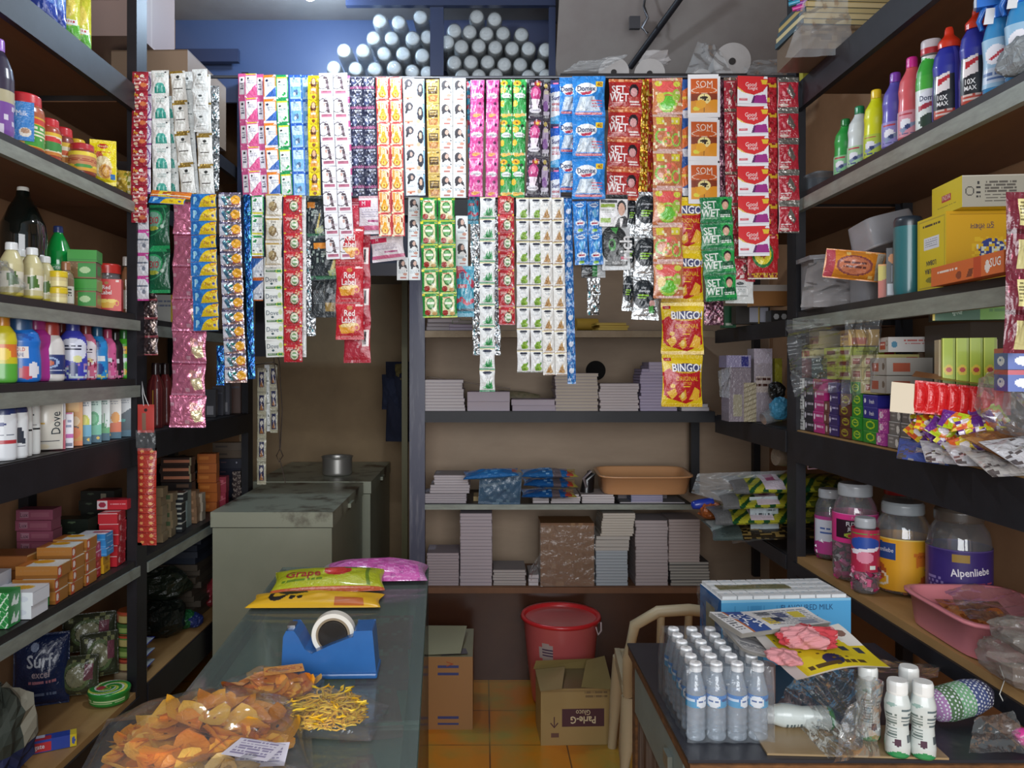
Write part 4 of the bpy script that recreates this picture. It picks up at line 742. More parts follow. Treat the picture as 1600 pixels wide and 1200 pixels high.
# level b: spreads, sauces
bz = 2.087; q = R(35)
bottle('syrup_bottle', 'dark bottle with lilac cap at the start of the jar row', 'bottle', onL(-3, .06, bz), .26, .037, 'pet', '3a3448', 'r 0 .5 1 .62 b8b090;r 0 .62 1 1 7c50a0;n .1 d8d0e0 3 0 .4 1 1 20', 'a478d0', rot=q, cz=(.88, 1), cr=.42)
t = bottle('spread_jar', 'large peanut spread jar with red lid, blue milk sachet taped in front', 'jar', onL(36, .07, bz), .158, .053, 'jar', 'b05a34', 'r 0 .3 1 .92 e0a828;r .5 .45 .75 .9 48a040;r .5 .34 .8 .44 d04030;b .55 .5 .95 .8 f0e8c8 4', 'c83038', cz=(.8, 1), cr=.86, rot=q)
A = Acc(); surf(A, plane_S((-.045, -.058, .126), (.075, 0, 0), (0, 0, -.105)), .075, .105, '3c88d0', 'T .62 .3 .13 f0f4f8 Milk;e .72 .78 .2 .12 e8e0d0;e .72 .74 .14 .07 b89070;b .1 .8 .4 .9 d0e0f0 2;r .36 0 .4 .3 f0f4f8')
ob('sample_sachet', A.mesh('sample_sachet', FOIL()), t, (0, 0, 0), (0, 0, R(-8)))
bottle('sauce_jar', 'red lidded jar with green and white label, nearer the big spread jar', 'jar', onL(75, .06, bz), .125, .034, 'jar', 'a84830', '', 'c82c34', cz=(.8, 1), cr=.86, rot=q, lab=('e8e0c0', 'r 0 0 1 .14 e0b830;e .5 .35 .2 .16 d03838;e .55 .6 .24 .2 3c8c40;r 0 .85 1 1 d08030', .14, .66))
bottle('sauce_jar', 'red lidded jar with yellow topped label, set back behind its twin', 'jar', onL(97, .10, bz), .145, .034, 'jar', '8a3c30', '', 'c82c34', cz=(.8, 1), cr=.86, rot=q, lab=('e8e0c0', 'r 0 0 1 .14 e0b830;e .5 .4 .2 .1 d06038;e .55 .65 .16 .1 b87830;b .2 .8 .8 .92 907850 2', .1, .66))
bottle('seasoning_bottle', 'squat bottle with yellow screw cap standing behind the small spread jar', 'bottle', onL(120, .10, bz), .135, .028, 'small', 'b08828', 'r 0 .5 1 1 e0c020', 'd8b030', cz=(.74, 1), cr=.9, rot=q)
bottle('spread_jar', 'small red lidded jar with yellow label in front of the yellow caps', 'jar', onL(128, .045, bz), .098, .040, 'jar', '8a4030', '', 'b83038', cz=(.78, 1), cr=.88, rot=q, lab=('e8d040', 'e .5 .45 .3 .26 c88858;b .28 .36 .72 .54 a03028 2;r 0 .8 1 1 d8a030;e .5 .75 .1 .1 4c9440', .12, .72))
bottle('seasoning_bottle', 'yellow capped yellow bottle between the jars and the noodle pouch', 'bottle', onL(143, .08, bz), .13, .024, 'small', 'e0c820', '', 'ecdc28', cz=(.8, 1), cr=.7, rot=q)
bottle('seasoning_bottle', 'wide yellow capped bottle behind the noodle pouch', 'bottle', onL(170, .11, bz), .155, .032, 'small', 'd8c020', '', 'e8d828', cz=(.8, 1), cr=.8, rot=q)
A = Acc()
for sd in (1, -1): surf(A, pillow_S(.078, .145, .016, wr=.002, seed=4, side=sd), .078, .145, 'ecd820', 'e .5 .14 .2 .06 c02828;T .5 .14 .06 f8e8a0 Noodle;e .35 .36 .14 .1 c85838;e .5 .6 .36 .24 f0e0b0;e .6 .7 .26 .16 e0a848;o .62 .7 .2 .14 b87828 .5;r .78 .75 .96 .87 3878c0;b .2 .26 .8 .32 c83830 1' if sd == 1 else '', .0024)
ob('noodle_pouch', A.mesh('noodle_pouch', FOIL()), None, onL(161, .035, bz+.147), (R(4), 0, R(22)), label='bright yellow noodle pouch standing at the shelf edge', cat='packet')
A = Acc()
for sd in (1, -1): surf(A, pillow_S(.075, .085, .016, wr=.004, seed=6, side=sd), .075, .085, 'c8a840', 'n .3 8a8a30 4 0 0 1 1 9;n .15 e8e0b0 5 0 0 1 1 9' if sd == 1 else '', .003)
ob('snack_packet', A.mesh('snack_packet', CRINK()), None, onL(193, .04, bz+.087), (R(6), R(5), R(10)), label='crumpled dull gold snack packet next to the yellow noodle pouch', cat='packet')
carton('dark_box', 'dark carton with white lettering behind the noodle pouch', 'box', onL(190, .13, bz), .11, .05, .16, '3a3438', front='T .6 .6 .14 c8c0c0 RUBY;r .4 .35 .5 .4 b8b0b0', rot=R(5))
# level c: drinks
cz = 1.682
bottle('cola_bottle', 'tall dark cola bottle, the biggest bottle on its shelf', 'bottle', onL(36, .14, cz), .34, .062, 'big', '14161a', '', 'd8d8d0', cz=(.94, .995), cr=.26, mat=solid('dark_cola', '0c1210', .08, coat=.6), capmat=PLAST())
bottle('soda_bottle', 'green soda bottle with navy cap and white label', 'bottle', onL(91, .13, cz), .255, .042, 'big', '128a3c', '', '24386c', cz=(.92, 1), cr=.34, rot=q, mat=printed('green_pet', .12, coat=.6), lab=('2c9c4c', 'r .3 .2 .9 .9 1c8c44;T .44 .14 .2 e8f4e8 Sprite;v .38 .4 .52 .68 f0f4f0 5;r .56 .0 .64 1 ecdc30;r .64 .1 .72 .9 e8f0e8;r .4 .76 .52 .9 d8e8d8', .2, .52))
for i, (px, off, H) in enumerate(((18, .05, .125), (32, .10, .125), (50, .05, .125), (61, .09, .12), (70, .07, .115))):
    bottle('juice_bottle', 'cream juice bottle with white cap, ' + ['first behind the clear crumpled bag', 'set back behind the first two', 'tallest looking of the row', 'fourth of the row', 'last of the row by the green soda'][i], 'bottle', onL(px, off, cz), H+.02, .028, 'pet', 'd0c898', 'r 0 .52 1 .8 e8e4d0;p .42 .56 .55 .52 .6 .74 .45 .78 507838;r 0 .9 1 1 d8c850', 'e8ecec', cz=(.86, 1), cr=.55, rot=q, group='juice bottles behind the clear bag')
ob('clear_bag', blob('clear_bag', film('clear_film'), .042, .055, .085, .3, 5, top_pinch=.6), None, onL(30, -.0, cz)+Vector((-.045, 0, 0)), label='crumpled clear plastic bag in front of the juice bottles', cat='bag')
for i in range(2):
    bottle('relish_jar', 'small cream jar with yellow lid, %s of the two stacked' % ('lower', 'upper')[i], 'jar', onL(91, .035, cz+i*.047), .046, .024, 'tub', 'd8c890', 'r 0 .55 1 .9 e8dca0', 'e0c428', cz=(.6, 1), cr=1.06, rot=q)
bottle('spice_bottle', 'small glass bottle with brown cap beside the yellow lidded jars', 'bottle', onL(103, .05, cz), .13, .022, 'small', '8a7860', 'r 0 .5 1 .95 e0e0d4;b .4 .56 .6 .8 505048 3', '9a6a48', cz=(.8, 1), cr=.6, rot=q)
for i in range(2):
    pz = cz+i*.09
    t = thing('tea_canister', 'square jar with green lid, %s of the two stacked' % ('lower', 'upper')[i], 'jar', onL(133, .05, pz), R(14))
    A = Acc(); box_faces(A, .078, .07, .052, '8a6a44', front='r .35 .1 1 .9 3c9440;e .6 .5 .2 .2 b8d8a0;n .2 b09060 4 0 0 .35 1 14', right='r 0 0 1 1 7c6040;r .3 .2 .8 .8 3c9440'); ob('body', A.mesh('body', PLAST()), t)
    A = Acc(); box_faces(A, .083, .075, .036, '3c9c38', front='r 0 .8 1 .86 2c7c2c', o=(0, 0, .052)); ob('lid', A.mesh('lid', PLAST()), t)
carton('tea_box', 'dull carton with an orange picture behind the green lidded jars', 'box', onL(120, .17, cz), .15, .06, .15, '8a7848', front='p 0 0 .7 0 .6 .8 0 .9 5a3428;e .4 .7 .2 .2 e89858', rot=R(10))
t = thing('ribbed_jar', 'clear ribbed plastic jar with red lid behind the tea carton', 'jar', onL(168, .10, cz))
A = Acc(); pr = [(.036, 0), (.04, .006)]+[(.041+.0016*math.sin(i*1.9), .01+i*.0062) for i in range(20)]+[(.04, .138)]
lathe(A, pr, 'a8a8a4', n=32, rows=70); ob('body', A.mesh('body', film('jar_plastic', veil=.16, gloss=.5, bump=0, rough=.06)), t)
A = Acc(); lathe(A, [(.043, .136), (.0435, .142), (.0435, .166), (.040, .169)], 'c8342c', n=32, rows=12); ob('lid', A.mesh('lid', PLAST()), t)
carton('tea_box', 'bright red tea carton with yellow cups at the shelf edge', 'box', onL(170, .045, cz), .082, .05, .105, 'd42a28', front='B .45 .26 .13 f4ece8 Red;B .45 .42 .13 f4ece8 Label;p .16 .66 .84 .66 .7 .9 .3 .9 e8b020;e .34 .68 .18 .06 f8d860;e .64 .68 .18 .06 f8d860;o .84 .76 .08 .08 e8b020 .5;e .46 .12 .08 .04 a88038;r .8 .03 .92 .1 f0d8d0', right='r 0 0 1 1 b82422', rot=R(18))
bottle('oil_bottle', 'slim clear bottle of amber oil in front of the black post', 'bottle', onL(197, .05, cz), .2, .017, 'small', '8a6040', 'r 0 .5 1 .9 c8c0b0', 'b8b0a8', cz=(.84, 1), cr=.7, mat=printed('amber_bottle', .15, coat=.5))
# level c2: cleaners and softeners
z2 = 1.457
for (nm, lb, px, off, H, r, kd, base, ops, cap, lab, sy, ex) in (
 ('cleaner_bottle', 'green and yellow citrus cleaner bottle at the start of the row', 4, .05, .18, .034, 'det', 'd0c428', 'r 0 .4 1 .6 e07838;r 0 .7 1 1 5cb040;e .5 .55 .1 .1 f0d040', 'd08828', None, .6, {}),
 ('softener_bottle', 'maroon bottle standing behind the citrus and blue ones', 13, .14, .2, .032, 'det', '6c2840', '', '6c2438', None, .7, {}),
 ('softener_bottle', 'big blue fabric softener bottle with a navy cap', 30, .055, .185, .052, 'det', '2474d0', 'p .38 .3 .5 .22 .62 .3 .6 .36 .5 .28 .4 .36 1c58b0;r .42 .44 .58 .62 f0e8e4;B .5 .49 .055 c84838 COLD;B .5 .57 .055 404c88 SAFE;e .56 .84 .07 .1 d05060;e .62 .8 .05 .12 e8e8f0;r .3 .72 .48 .74 90b8e8', '26507c', None, .62, dict(cz=(.72, 1.06), cr=.62)),
 ('softener_bottle', 'magenta bottle partly behind the big blue softener', 55, .08, .19, .046, 'det', 'c03ca0', '', 'b83c88', None, .62, dict(cz=(.8, 1.06), cr=.6)),
 ('bleach_bottle', 'white bleach bottle with handle, navy label and red cap', 78, .055, .165, .038, 'soft', 'e4e0dc', '', 'a83c34', ('2c3c78', 'o .5 .4 .1 .28 a8c0e8 .5;e .5 .42 .04 .14 d86840;b .3 .72 .7 .85 d8dcf0 2;r .28 .1 .4 .2 c8d0f0', .12, .46), .8, dict(cz=(.8, 1.02), cr=.66)),
 ('cleaner_bottle', 'red brown bottle squeezed behind the white bleach', 96, .12, .18, .034, 'pet', '8a4034', 'r 0 .6 1 .9 b0a898', '8a3830', None, .8, {}),
 ('softener_bottle', 'indigo softener bottle with white burst and flowers', 114, .05, .185, .04, 'det', '4448b8', 'e .5 .45 .2 .2 e4e8f8;b .4 .38 .6 .48 202448 2;e .55 .62 .06 .06 e8e8a0;n .3 c8d8e0 4 .2 .7 .8 1 26;n .2 b890b8 5 .2 .7 .8 1 26;e .5 .8 .05 .12 30407c', '343c8c', None, .6, {}),
 ('softener_bottle', 'pink softener bottle with the same white burst', 134, .05, .175, .032, 'det', 'd87090', 'e .5 .48 .24 .24 f0e8ec;b .4 .4 .6 .5 38203c 2;e .55 .62 .06 .05 f0e0a0;n .3 f0d8e0 4 .2 .7 .8 1 26;n .15 9a2848 5 .3 .6 .7 1 26', '7c3030', None, .6, {}),
 ('softener_bottle', 'sky blue softener bottle, slimmer, with small white tag', 152, .05, .17, .032, 'det', '2c90d8', 'r .5 .52 .62 .62 e8f0f4;e .48 .3 .06 .1 1c50a0;n .2 d8d880 4 .3 .75 .7 1 26;e .5 .78 .1 .12 204c9c;r .28 .4 .4 .9 88b8d8', '24587c', None, .6, {}),
 ('softener_bottle', 'rose pink softener bottle with orange flower', 168, .05, .165, .028, 'det', 'e068a0', 'e .42 .36 .08 .06 f0b040;r .46 .54 .58 .64 e8f0f4;n .3 e8a0c0 4 .3 .7 .7 1 26;n .1 802850 5 .3 .3 .7 1 26', 'b04064', None, .6, {}),
 ('softener_bottle', 'black softener bottle between the pink and green ones', 180, .05, .16, .026, 'det', '201c24', 'r .46 .54 .58 .64 e8f0f4;n .3 e080a8 4 .3 .8 .7 1 26;p .4 .2 .5 .2 .46 .4 .42 .4 d87838', '1c1c1c', None, .6, {}),
 ('softener_bottle', 'bright green softener bottle with a sunflower, last of the row', 194, .05, .168, .032, 'det', '50b830', 'e .5 .36 .1 .09 f0c020;e .5 .36 .03 .03 a86818;r .48 .54 .62 .64 e8f0f4;e .46 .84 .08 .08 e8b828;n .1 a0e080 5 .2 .5 .8 1 26', '2c6c30', None, .6, {})):
    bottle(nm, lb, 'bottle', onL(px, off, z2), min(H, .183), r, kd, base, ops, cap, sy=sy, rot=R(30), lab=lab, **ex)
# level d: shampoo and face wash, stood on a folded sheet
z3 = 1.257
for (nm, lb, px, off, H, r, base, ops, cap, cz_, cr_) in (
 ('shampoo_bottle', 'white shampoo bottle with navy slanted shoulder and red swoosh, first', 3, .045, .165, .034, 'e8ecf0', 'p 0 0 1 0 1 .12 0 .22 2c3c74;e .5 .34 .06 .03 2c3c80;r .3 .62 .7 .7 c04048;b .35 .52 .65 .58 606878 1', '28386c', (.8, .88), .8),
 ('shampoo_bottle', 'white shampoo bottle with navy shoulder and black swoosh', 20, .045, .165, .036, 'e8ecee', 'p 0 0 1 0 1 .12 0 .2 2a3460;e .5 .32 .06 .03 2c3c80;p .35 .48 .6 .42 .66 .74 .4 .66 38404c;b .35 .76 .65 .8 8a8f98 1', '222c54', (.8, .88), .8),
 ('shampoo_bottle', 'slim white shampoo bottle with gold cap, nearer the navy shouldered ones', 35, .045, .17, .024, 'e8ebe8', 'r .3 .5 .7 .525 202428;e .5 .24 .05 .02 303438;b .4 .42 .6 .46 888c8c 1', 'c8a030', (.78, 1), .8),
 ('shampoo_bottle', 'slim white shampoo bottle with gold cap, beside the big cream one', 49, .05, .168, .022, 'e8ebe8', 'r .3 .5 .7 .525 202428;e .5 .24 .05 .02 303438;b .4 .42 .6 .46 888c8c 1', 'c8a030', (.78, 1), .8)):
    bottle(nm, lb, 'bottle', onL(px, off, z3), H, r, 'shamp', base, ops, cap, sy=.7, rot=R(30), cz=cz_, cr=cr_)
A = Acc()
for sd in (1, -1):
    A_S = pillow_S(.085, .155, .02, m=.02, side=sd, pw=.8)
    surf(A, A_S, .085, .155, 'e4e0d4', 'T .8 .5 .16 303c44 Dove 90;e .35 .5 .12 .02 d8b050;p 0 0 .9 0 .4 .12 0 .2 cfc8b4;r .3 .83 .9 .84 50545c;e .4 .94 .2 .05 ece0c4' if sd == 1 else '', .0024)
ob('conditioner_tube', A.mesh('conditioner_tube', PLAST()), None, onL(72, .05, z3+.158), (R(2), 0, R(32)), label='wide cream conditioner bottle with sideways script lettering', cat='bottle')
FW = ((90, .05, .15, 'e8e4ea', 'p 0 .52 1 .42 1 1 0 1 dc5870;e .6 .7 .2 .12 f4e8ec;r .1 .05 .9 .1 c89ca8;b .2 .16 .8 .3 9a90a0 2;e .5 .5 .2 .08 e8a0a8', 'face wash carton, white above and pink below with a round cream pot', .042),
      (102, .09, .14, 'b03868', 'r 0 0 1 .2 8a2850', 'dark pink box set back behind the white and pink cartons', .03),
      (106, .04, .105, 'ece8f0', 'r 0 .6 1 .72 c040a0;b .2 .2 .8 .5 8088a8 2;r .2 .86 .9 .96 707088;r .1 0 .9 .04 c03c78', 'short white and magenta carton at the front edge', .03),
      (115, .055, .15, 'e09830', 'r .1 .1 .8 .3 f0b858;e .6 .5 .24 .1 f0d0a0;e .5 .64 .3 .05 4c3020;e .5 .74 .4 .12 e87828;r 0 .9 1 1 e88030', 'orange face cream carton with a picture', .05),
      (131, .045, .145, 'ecf0f0', 'b .2 .1 .8 .2 788898 2;e .5 .52 .4 .16 c8d020;e .5 .5 .2 .1 e0e060;p 0 .6 1 .58 1 .86 0 .86 58a8c8;r 0 .84 1 1 1c6078;e .8 .9 .1 .03 e8c040', 'lemon face wash carton', .042),
      (146, .045, .145, 'd0ece0', 'b .2 .1 .8 .2 689888 2;e .5 .48 .36 .16 38a868;e .5 .48 .24 .1 70c890;p 0 .66 1 .6 1 .86 0 .86 68c0a0;r 0 .84 1 1 1c6078;e .8 .9 .1 .03 e8c040', 'mint green face wash carton', .046),
      (161, .045, .145, 'e8f0ec', 'b .2 .1 .8 .2 689888 2;p .3 .8 .4 .4 .5 .7 .6 .36 .66 .7 .8 .5 .7 .82 2c9850;p 0 .74 1 .7 1 .86 0 .86 58b070;r 0 .84 1 1 1c6078;e .2 .9 .1 .03 e8c040', 'aloe leaf face wash carton', .04),
      (171, .06, .135, 'ecece8', 'b .2 .1 .8 .2 889098 2;r 0 .7 1 .86 c86838;r 0 .84 1 1 1c6078', 'thin white face wash carton behind the orange fruit one', .03),
      (178, .045, .14, 'f0ece4', 'b .2 .1 .8 .2 889098 2;e .6 .5 .3 .14 f0a028;p 0 .64 1 .6 1 .86 0 .86 e06830;r 0 .84 1 1 1c6078;e .2 .9 .1 .03 e8c040', 'orange fruit face wash carton', .044),
      (194, .045, .14, 'e4eaec', 'b .2 .1 .8 .2 788898 2;p 0 .5 1 .3 1 .86 0 .86 1c3c4c;e .4 .6 .2 .04 38a098;r 0 .84 1 1 1c6078', 'dark charcoal face wash carton, last of the row', .042))
for px, off, H, base, ops, lb, w in FW:
    carton('face_wash_carton', lb, 'carton', onL(px, off, z3), w, .032, H, base, front=ops, right='b .2 .1 .8 .2 889098 2;r 0 .84 1 1 1c6078', rot=R(26))
# level e: soap cartons
z4 = .827
def soapstack(desc, where, px, off, n, w, d, h, base, rot, z=z4, jit=.004, name='soap_carton', cat='soap carton', rr=None, **fc):
    rr = rr or random.Random(px*7+n); c = onL(px, off, z) if not isinstance(px, Vector) else px
    for i in range(n):
        carton(name, f'{desc}, {nth(i, n)}, stack {where}', cat, c+Vector((rr.uniform(-jit, jit), rr.uniform(-jit, jit), i*h)), w, d, h-.0006, base, rot=rot+rr.uniform(-.03, .03), group=f'{desc} stacked {where}', **fc)
PF_ = 'r 0 .75 1 1 8a5820;r .0 0 1 .08 a87838'
pear = dict(front=PF_+';b .1 .3 .8 .5 a8743c 1', right='r .0 .0 .3 1 c05030;e .15 .5 .1 .3 f0e0d8;r 0 0 1 .1 d8c8a8', top='r 0 0 .24 1 c87838;r .24 0 1 1 e8ece8;e .45 .3 .26 .26 e8a820')
soapstack('amber soap carton with white top', 'nearest the white orange-circle cartons', 66, .065, 3, .115, .078, .036, 'a87030', R(4), **pear)
soapstack('amber soap carton with white top', 'mid amber row', 94, .065, 4, .10, .075, .035, 'a87030', R(4), **pear)
soapstack('amber soap carton with white top', 'beside the red cartons', 117, .065, 4, .10, .072, .036, 'a87030', R(4), **pear)
soapstack('dull brown soap carton', 'against the wall behind the white cartons', 12, .2, 3, .16, .09, .042, '8a5428', R(2), front='T .25 .5 .4 5c3018 Pears;r 0 0 1 .06 6c3c18', right='r 0 0 1 1 a06c30;r 0 0 1 .1 c0a070')
soapstack('white soap carton with a yellow sun', 'at the shelf edge', 28, .06, 2, .12, .085, .036, 'e8ecf2', R(4), front='e .8 .5 .1 .2 d8dce8', right='r 0 0 1 .08 c8ccd8', top='e .55 .4 .22 .2 e8b030;o .55 .4 .26 .26 f0d070 .7')
soapstack('green checked soap carton', 'nearest the front of the shelf', 4, .05, 2, .06, .06, .046, '2c8c44', R(6), front='s 0 0 1 1 e0f0e0 3 .5 .2;s 0 0 1 1 8cc890 4 -.6 .12', right='p .2 .8 .5 .2 .6 .7 .9 .3 .8 .9 e8f4ec', top='r 0 0 1 .3 48a058')
carton('soap_carton', 'navy and white soap carton lying on the green one', 'soap carton', onL(54, .08, z4+.032), .11, .075, .03, '2c3c7c', front='r 0 0 1 .1 c8d0e8', right='r 0 0 1 1 28386c', top='r 0 0 1 1 d8e0ea;e .4 .5 .24 .26 5888c8', rot=R(4))
carton('soap_carton', 'green and white soap carton under the navy one', 'soap carton', onL(54, .08, z4), .11, .078, .0315, '1c8c48', right='r 0 0 1 .08 d8e8d8', rot=R(4))
carton('soap_carton', 'white carton standing at the very start of the soap shelf', 'soap carton', onL(-6, .16, z4), .05, .06, .10, 'c8d0dc', rot=R(4))
soapstack('red soap carton', 'lowest red ones beside the amber cartons', 136, .06, 4, .06, .062, .028, 'c42832', R(6), front='e .5 .5 .2 .3 e06870', right='e .6 .5 .1 .2 e87880;r 0 0 1 .1 e0b0b0', top='r .6 0 1 1 e8d0d0;e .3 .5 .2 .2 e06068')
soapstack('yellow soap carton', 'under the blue cartons', 155, .055, 2, .05, .055, .03, 'd8a420', R(6), front='e .5 .5 .3 .2 b83828', right='T .5 .5 .5 8a3020 Hit', top='r 0 0 1 1 e0b030')
soapstack('blue soap carton with white top', 'on the yellow cartons', 150, .06, 3, .085, .062, .024, '2c88cc', R(6), z=z4+.061, front='r 0 .7 1 .8 60a8e0', right='r .2 .3 .9 .4 90c8f0', top='r 0 0 1 1 e4e8f0;r .4 .3 1 .6 a83048')
soapstack('red soap carton with shiny sides', 'tallest red stack by the post', 176, .06, 5, .062, .075, .036, 'c42430', R(6), front='r 0 0 1 .08 e8c0c0', right='e .3 .5 .1 .3 f0b0b0;n .08 e87880 3 0 0 1 1 12', top='r 0 0 1 1 d03844;r .1 .3 .9 .6 e8e0e4')
carton('soap_carton', 'red and white soap carton on top of the tallest red stack', 'soap carton', onL(180, .07, z4+.182), .10, .05, .033, 'c42834', front='r 0 .1 .34 .95 e8d8dc;e .17 .5 .13 .28 a83048;b .45 .4 .95 .6 f0b8bc 1', top='r 0 0 1 1 b82c3c', rot=R(3))
soapstack('dusky pink soap carton', 'against the wall, tallest of the pink', 62, .26, 6, .115, .06, .0345, '8e4a60', R(3), front='r .1 .25 .34 .75 a87888;T .22 .5 .4 3c2030 Lux;r .4 .3 .9 .7 9a5a6c;r 0 0 1 .07 6c3044')
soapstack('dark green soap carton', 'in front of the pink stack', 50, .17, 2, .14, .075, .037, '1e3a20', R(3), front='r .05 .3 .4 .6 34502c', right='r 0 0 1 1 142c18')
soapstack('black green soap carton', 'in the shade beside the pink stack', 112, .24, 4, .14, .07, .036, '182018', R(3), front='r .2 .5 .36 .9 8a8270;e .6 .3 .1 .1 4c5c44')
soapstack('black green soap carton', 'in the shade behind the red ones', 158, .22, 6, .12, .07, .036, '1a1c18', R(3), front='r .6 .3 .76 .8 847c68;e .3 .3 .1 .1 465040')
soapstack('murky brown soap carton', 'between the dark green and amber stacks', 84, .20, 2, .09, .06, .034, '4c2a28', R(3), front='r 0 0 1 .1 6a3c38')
# level f: sacks, tubs
z5 = .372
A = Acc()
for sd in (1, -1): surf(A, pillow_S(.165, .235, .04, wr=.004, m=.03, seed=3, side=sd, pw=.5), .165, .235, '1c2c54', 'B .5 .34 .18 c8d0dc Surf;B .52 .52 .10 b8a8b0 excel;b .3 .62 .8 .68 c08090 1;b .3 .8 .8 .86 6c7c9c 1;e .4 .16 .08 .06 90a0c0' if sd == 1 else '', .003)
ob('detergent_bag', A.mesh('detergent_bag', FOIL()), None, Vector((-1.47, 2.56, z5+.237)), (R(-4), 0, R(20)), label='large navy detergent bag leaning by the shelf wall', cat='bag')
for i, (px, off, zz, w, h) in enumerate(((122, .17, .02, .13, .13), (140, .2, .12, .17, .13), (155, .14, .05, .12, .15))):
    A = Acc()
    for sd in (1, -1): surf(A, pillow_S(w, h, .03, wr=.004, m=.03, seed=3+i, side=sd, pw=.5), w, h, '3c4030', 'n .2 7c8058 4 0 0 1 1 10;e .5 .5 .26 .26 88886c;o .5 .5 .36 .36 5c6c48 .6;r .7 .2 .9 .6 70404c' if sd == 1 else '', .003)
    ob('flower_pouch', A.mesh('flower_pouch', FOIL()), None, onL(px, off, z5+zz+h), (R(-6), 0, R(15+8*i)), label=['dim green flowered pouch beside the navy detergent bag', 'dim green flowered pouch resting on top of the others', 'dim flowered pouch nearest the stacked tubs'][i], cat='pouch')
for i in range(5):
    cc = ['8c3c34', '5c7c38', '5c8a40', '486c38', 'a85c34'][i]
    A = Acc(); lathe(A, [(.04, 0), (.045, .004), (.045, .036), (.042, .04)], cc, 'r 0 0 1 .2 b85038;r .4 .3 .6 .9 c0b070' if i % 2 == 0 else 'r 0 .8 1 1 a04830;r .4 .3 .6 .7 98b060', n=32, rows=16)
    ob('dish_soap_tub', A.mesh('dish_soap_tub', PLAST()), None, onL(204, .07, z5+.045+i*.042), label=f'round dish soap tub, {nth(i, 5)} of the stack by the post', cat='tub', group='dish soap tubs stacked by the post')
A = Acc(); lathe(A, [(.05, 0), (.055, .005), (.055, .04), (.05, .044)], '9a8a70', n=32, rows=10)
ob('dish_soap_tub', A.mesh('dish_soap_tub', PLAST()), None, onL(204, .07, z5), label='pale broad tub beneath the stacked dish soap tubs', cat='tub')
t = thing('dish_soap_tub', 'green round dish soap tub with patterned lid lying by itself', 'tub', onL(171, .06, z5))
A = Acc(); lathe(A, [(.056, 0), (.062, .006), (.064, .034)], '2c8c38', 'b .3 .3 .7 .7 c8e0a8 2', n=44, rows=14); ob('body', A.mesh('body', PLAST()), t)
A = Acc(); lathe(A, [(.066, .032), (.067, .038), (.066, .044), (.060, .046), (.03, .0462), (.002, .0462)], '28983c', 'n .0 ffffff 1 0 0 1 1 5;s 0 .0 1 .82 d8e060 3 .9 .3;s 0 .2 1 .8 e8f0e8 2 1.4 .22;e .3 .3 .1 .2 c04050;r 0 .86 1 1 2a8c38', n=44, rows=40)
ob('lid', A.mesh('lid', PLAST()), t)
carton('toothpaste_carton', 'blue and red toothpaste carton lying on the bottom shelf', 'carton', Vector((-1.29, 2.26, z5)), .165, .036, .036, '2c48a8', front='r .1 .2 .6 .9 c83038;B .35 .55 .5 f0e8f0 Colgate;p 0 0 .3 0 .1 1 0 1 3c3c98;r .9 0 1 1 e0c828;e .95 .5 .03 .3 4860b0', top='r .1 .3 .6 1 b83040;r .3 0 .5 .5 d0d8f0;r .9 0 1 1 e8d040', right='r 0 0 1 1 e0c828;e .5 .5 .3 .3 4058a8', rot=R(28))
ob('cloth_bag', blob('cloth_bag', printed('dull_cloth', .8), .07, .09, .24, .25, 8, ops_fn=lambda c: np.array([lin('20264c') if z < .09 else (lin('8c8878') if y > 0 else lin('3a4038')) for x, y, z in c])), None, onL(2, .12, z5), label='dull lumpy bag, white and navy, at the near end of the bottom shelf', cat='bag')
# ================================================================ second bay, dim
def onL2(px, off, z): return onL(px, off, z)
carton('soap_carton', 'yellow edged white carton on the shelf behind the pink foil strip', 'soap carton', onL(262, .06, 1.672), .07, .06, .11, 'c8c8c0', front='b .1 .2 .8 .5 8088a0 2;r .8 0 1 1 d8b830', rot=R(6))
for i, (px, off, r, c) in enumerate(((243, .07, .03, '5c2024'), (258, .09, .03, '6c2428'), (250, .17, .035, '4a1c20'), (272, .09, .026, '5c1c20'))):
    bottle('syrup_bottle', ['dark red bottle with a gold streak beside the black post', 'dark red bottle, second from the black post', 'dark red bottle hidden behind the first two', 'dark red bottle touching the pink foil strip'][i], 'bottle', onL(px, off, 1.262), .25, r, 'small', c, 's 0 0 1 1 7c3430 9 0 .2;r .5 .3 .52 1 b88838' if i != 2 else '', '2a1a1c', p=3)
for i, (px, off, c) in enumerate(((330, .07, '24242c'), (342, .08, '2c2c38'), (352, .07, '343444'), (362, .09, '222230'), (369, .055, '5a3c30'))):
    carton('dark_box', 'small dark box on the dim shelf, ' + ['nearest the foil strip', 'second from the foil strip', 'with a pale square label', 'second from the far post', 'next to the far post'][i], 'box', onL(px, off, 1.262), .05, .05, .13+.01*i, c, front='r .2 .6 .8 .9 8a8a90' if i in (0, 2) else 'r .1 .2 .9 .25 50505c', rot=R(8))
dk = onL
def soap2(desc, where, px, off, n, w, d, h, base, **k): soapstack(desc, where, px, off, n, w, d, h, base, R(5), z=k.pop('z', .822), **k)
soap2('beige soap carton', 'first by the hanging red sleeve', 247, .06, 6, .05, .06, .035, '8a7658', front='r .1 .2 .5 .7 5c4c38')
soap2('beige soap carton', 'second along the dim shelf', 262, .06, 5, .05, .06, .035, '8c7a5c', front='r .3 .2 .8 .7 4c6040')
soap2('black and white soap carton', 'beside the beige ones', 277, .06, 4, .055, .06, .04, '20242a', front='r .4 0 1 .2 c8c8b8;r .6 .5 1 .7 a8b0a8', right='r 0 0 1 .12 b8b8b0')
soap2('slim grey soap carton', 'leaning by the orange ones', 290, .06, 3, .03, .06, .05, '7c8c88', front='r .2 .2 .8 .8 b0c0bc')
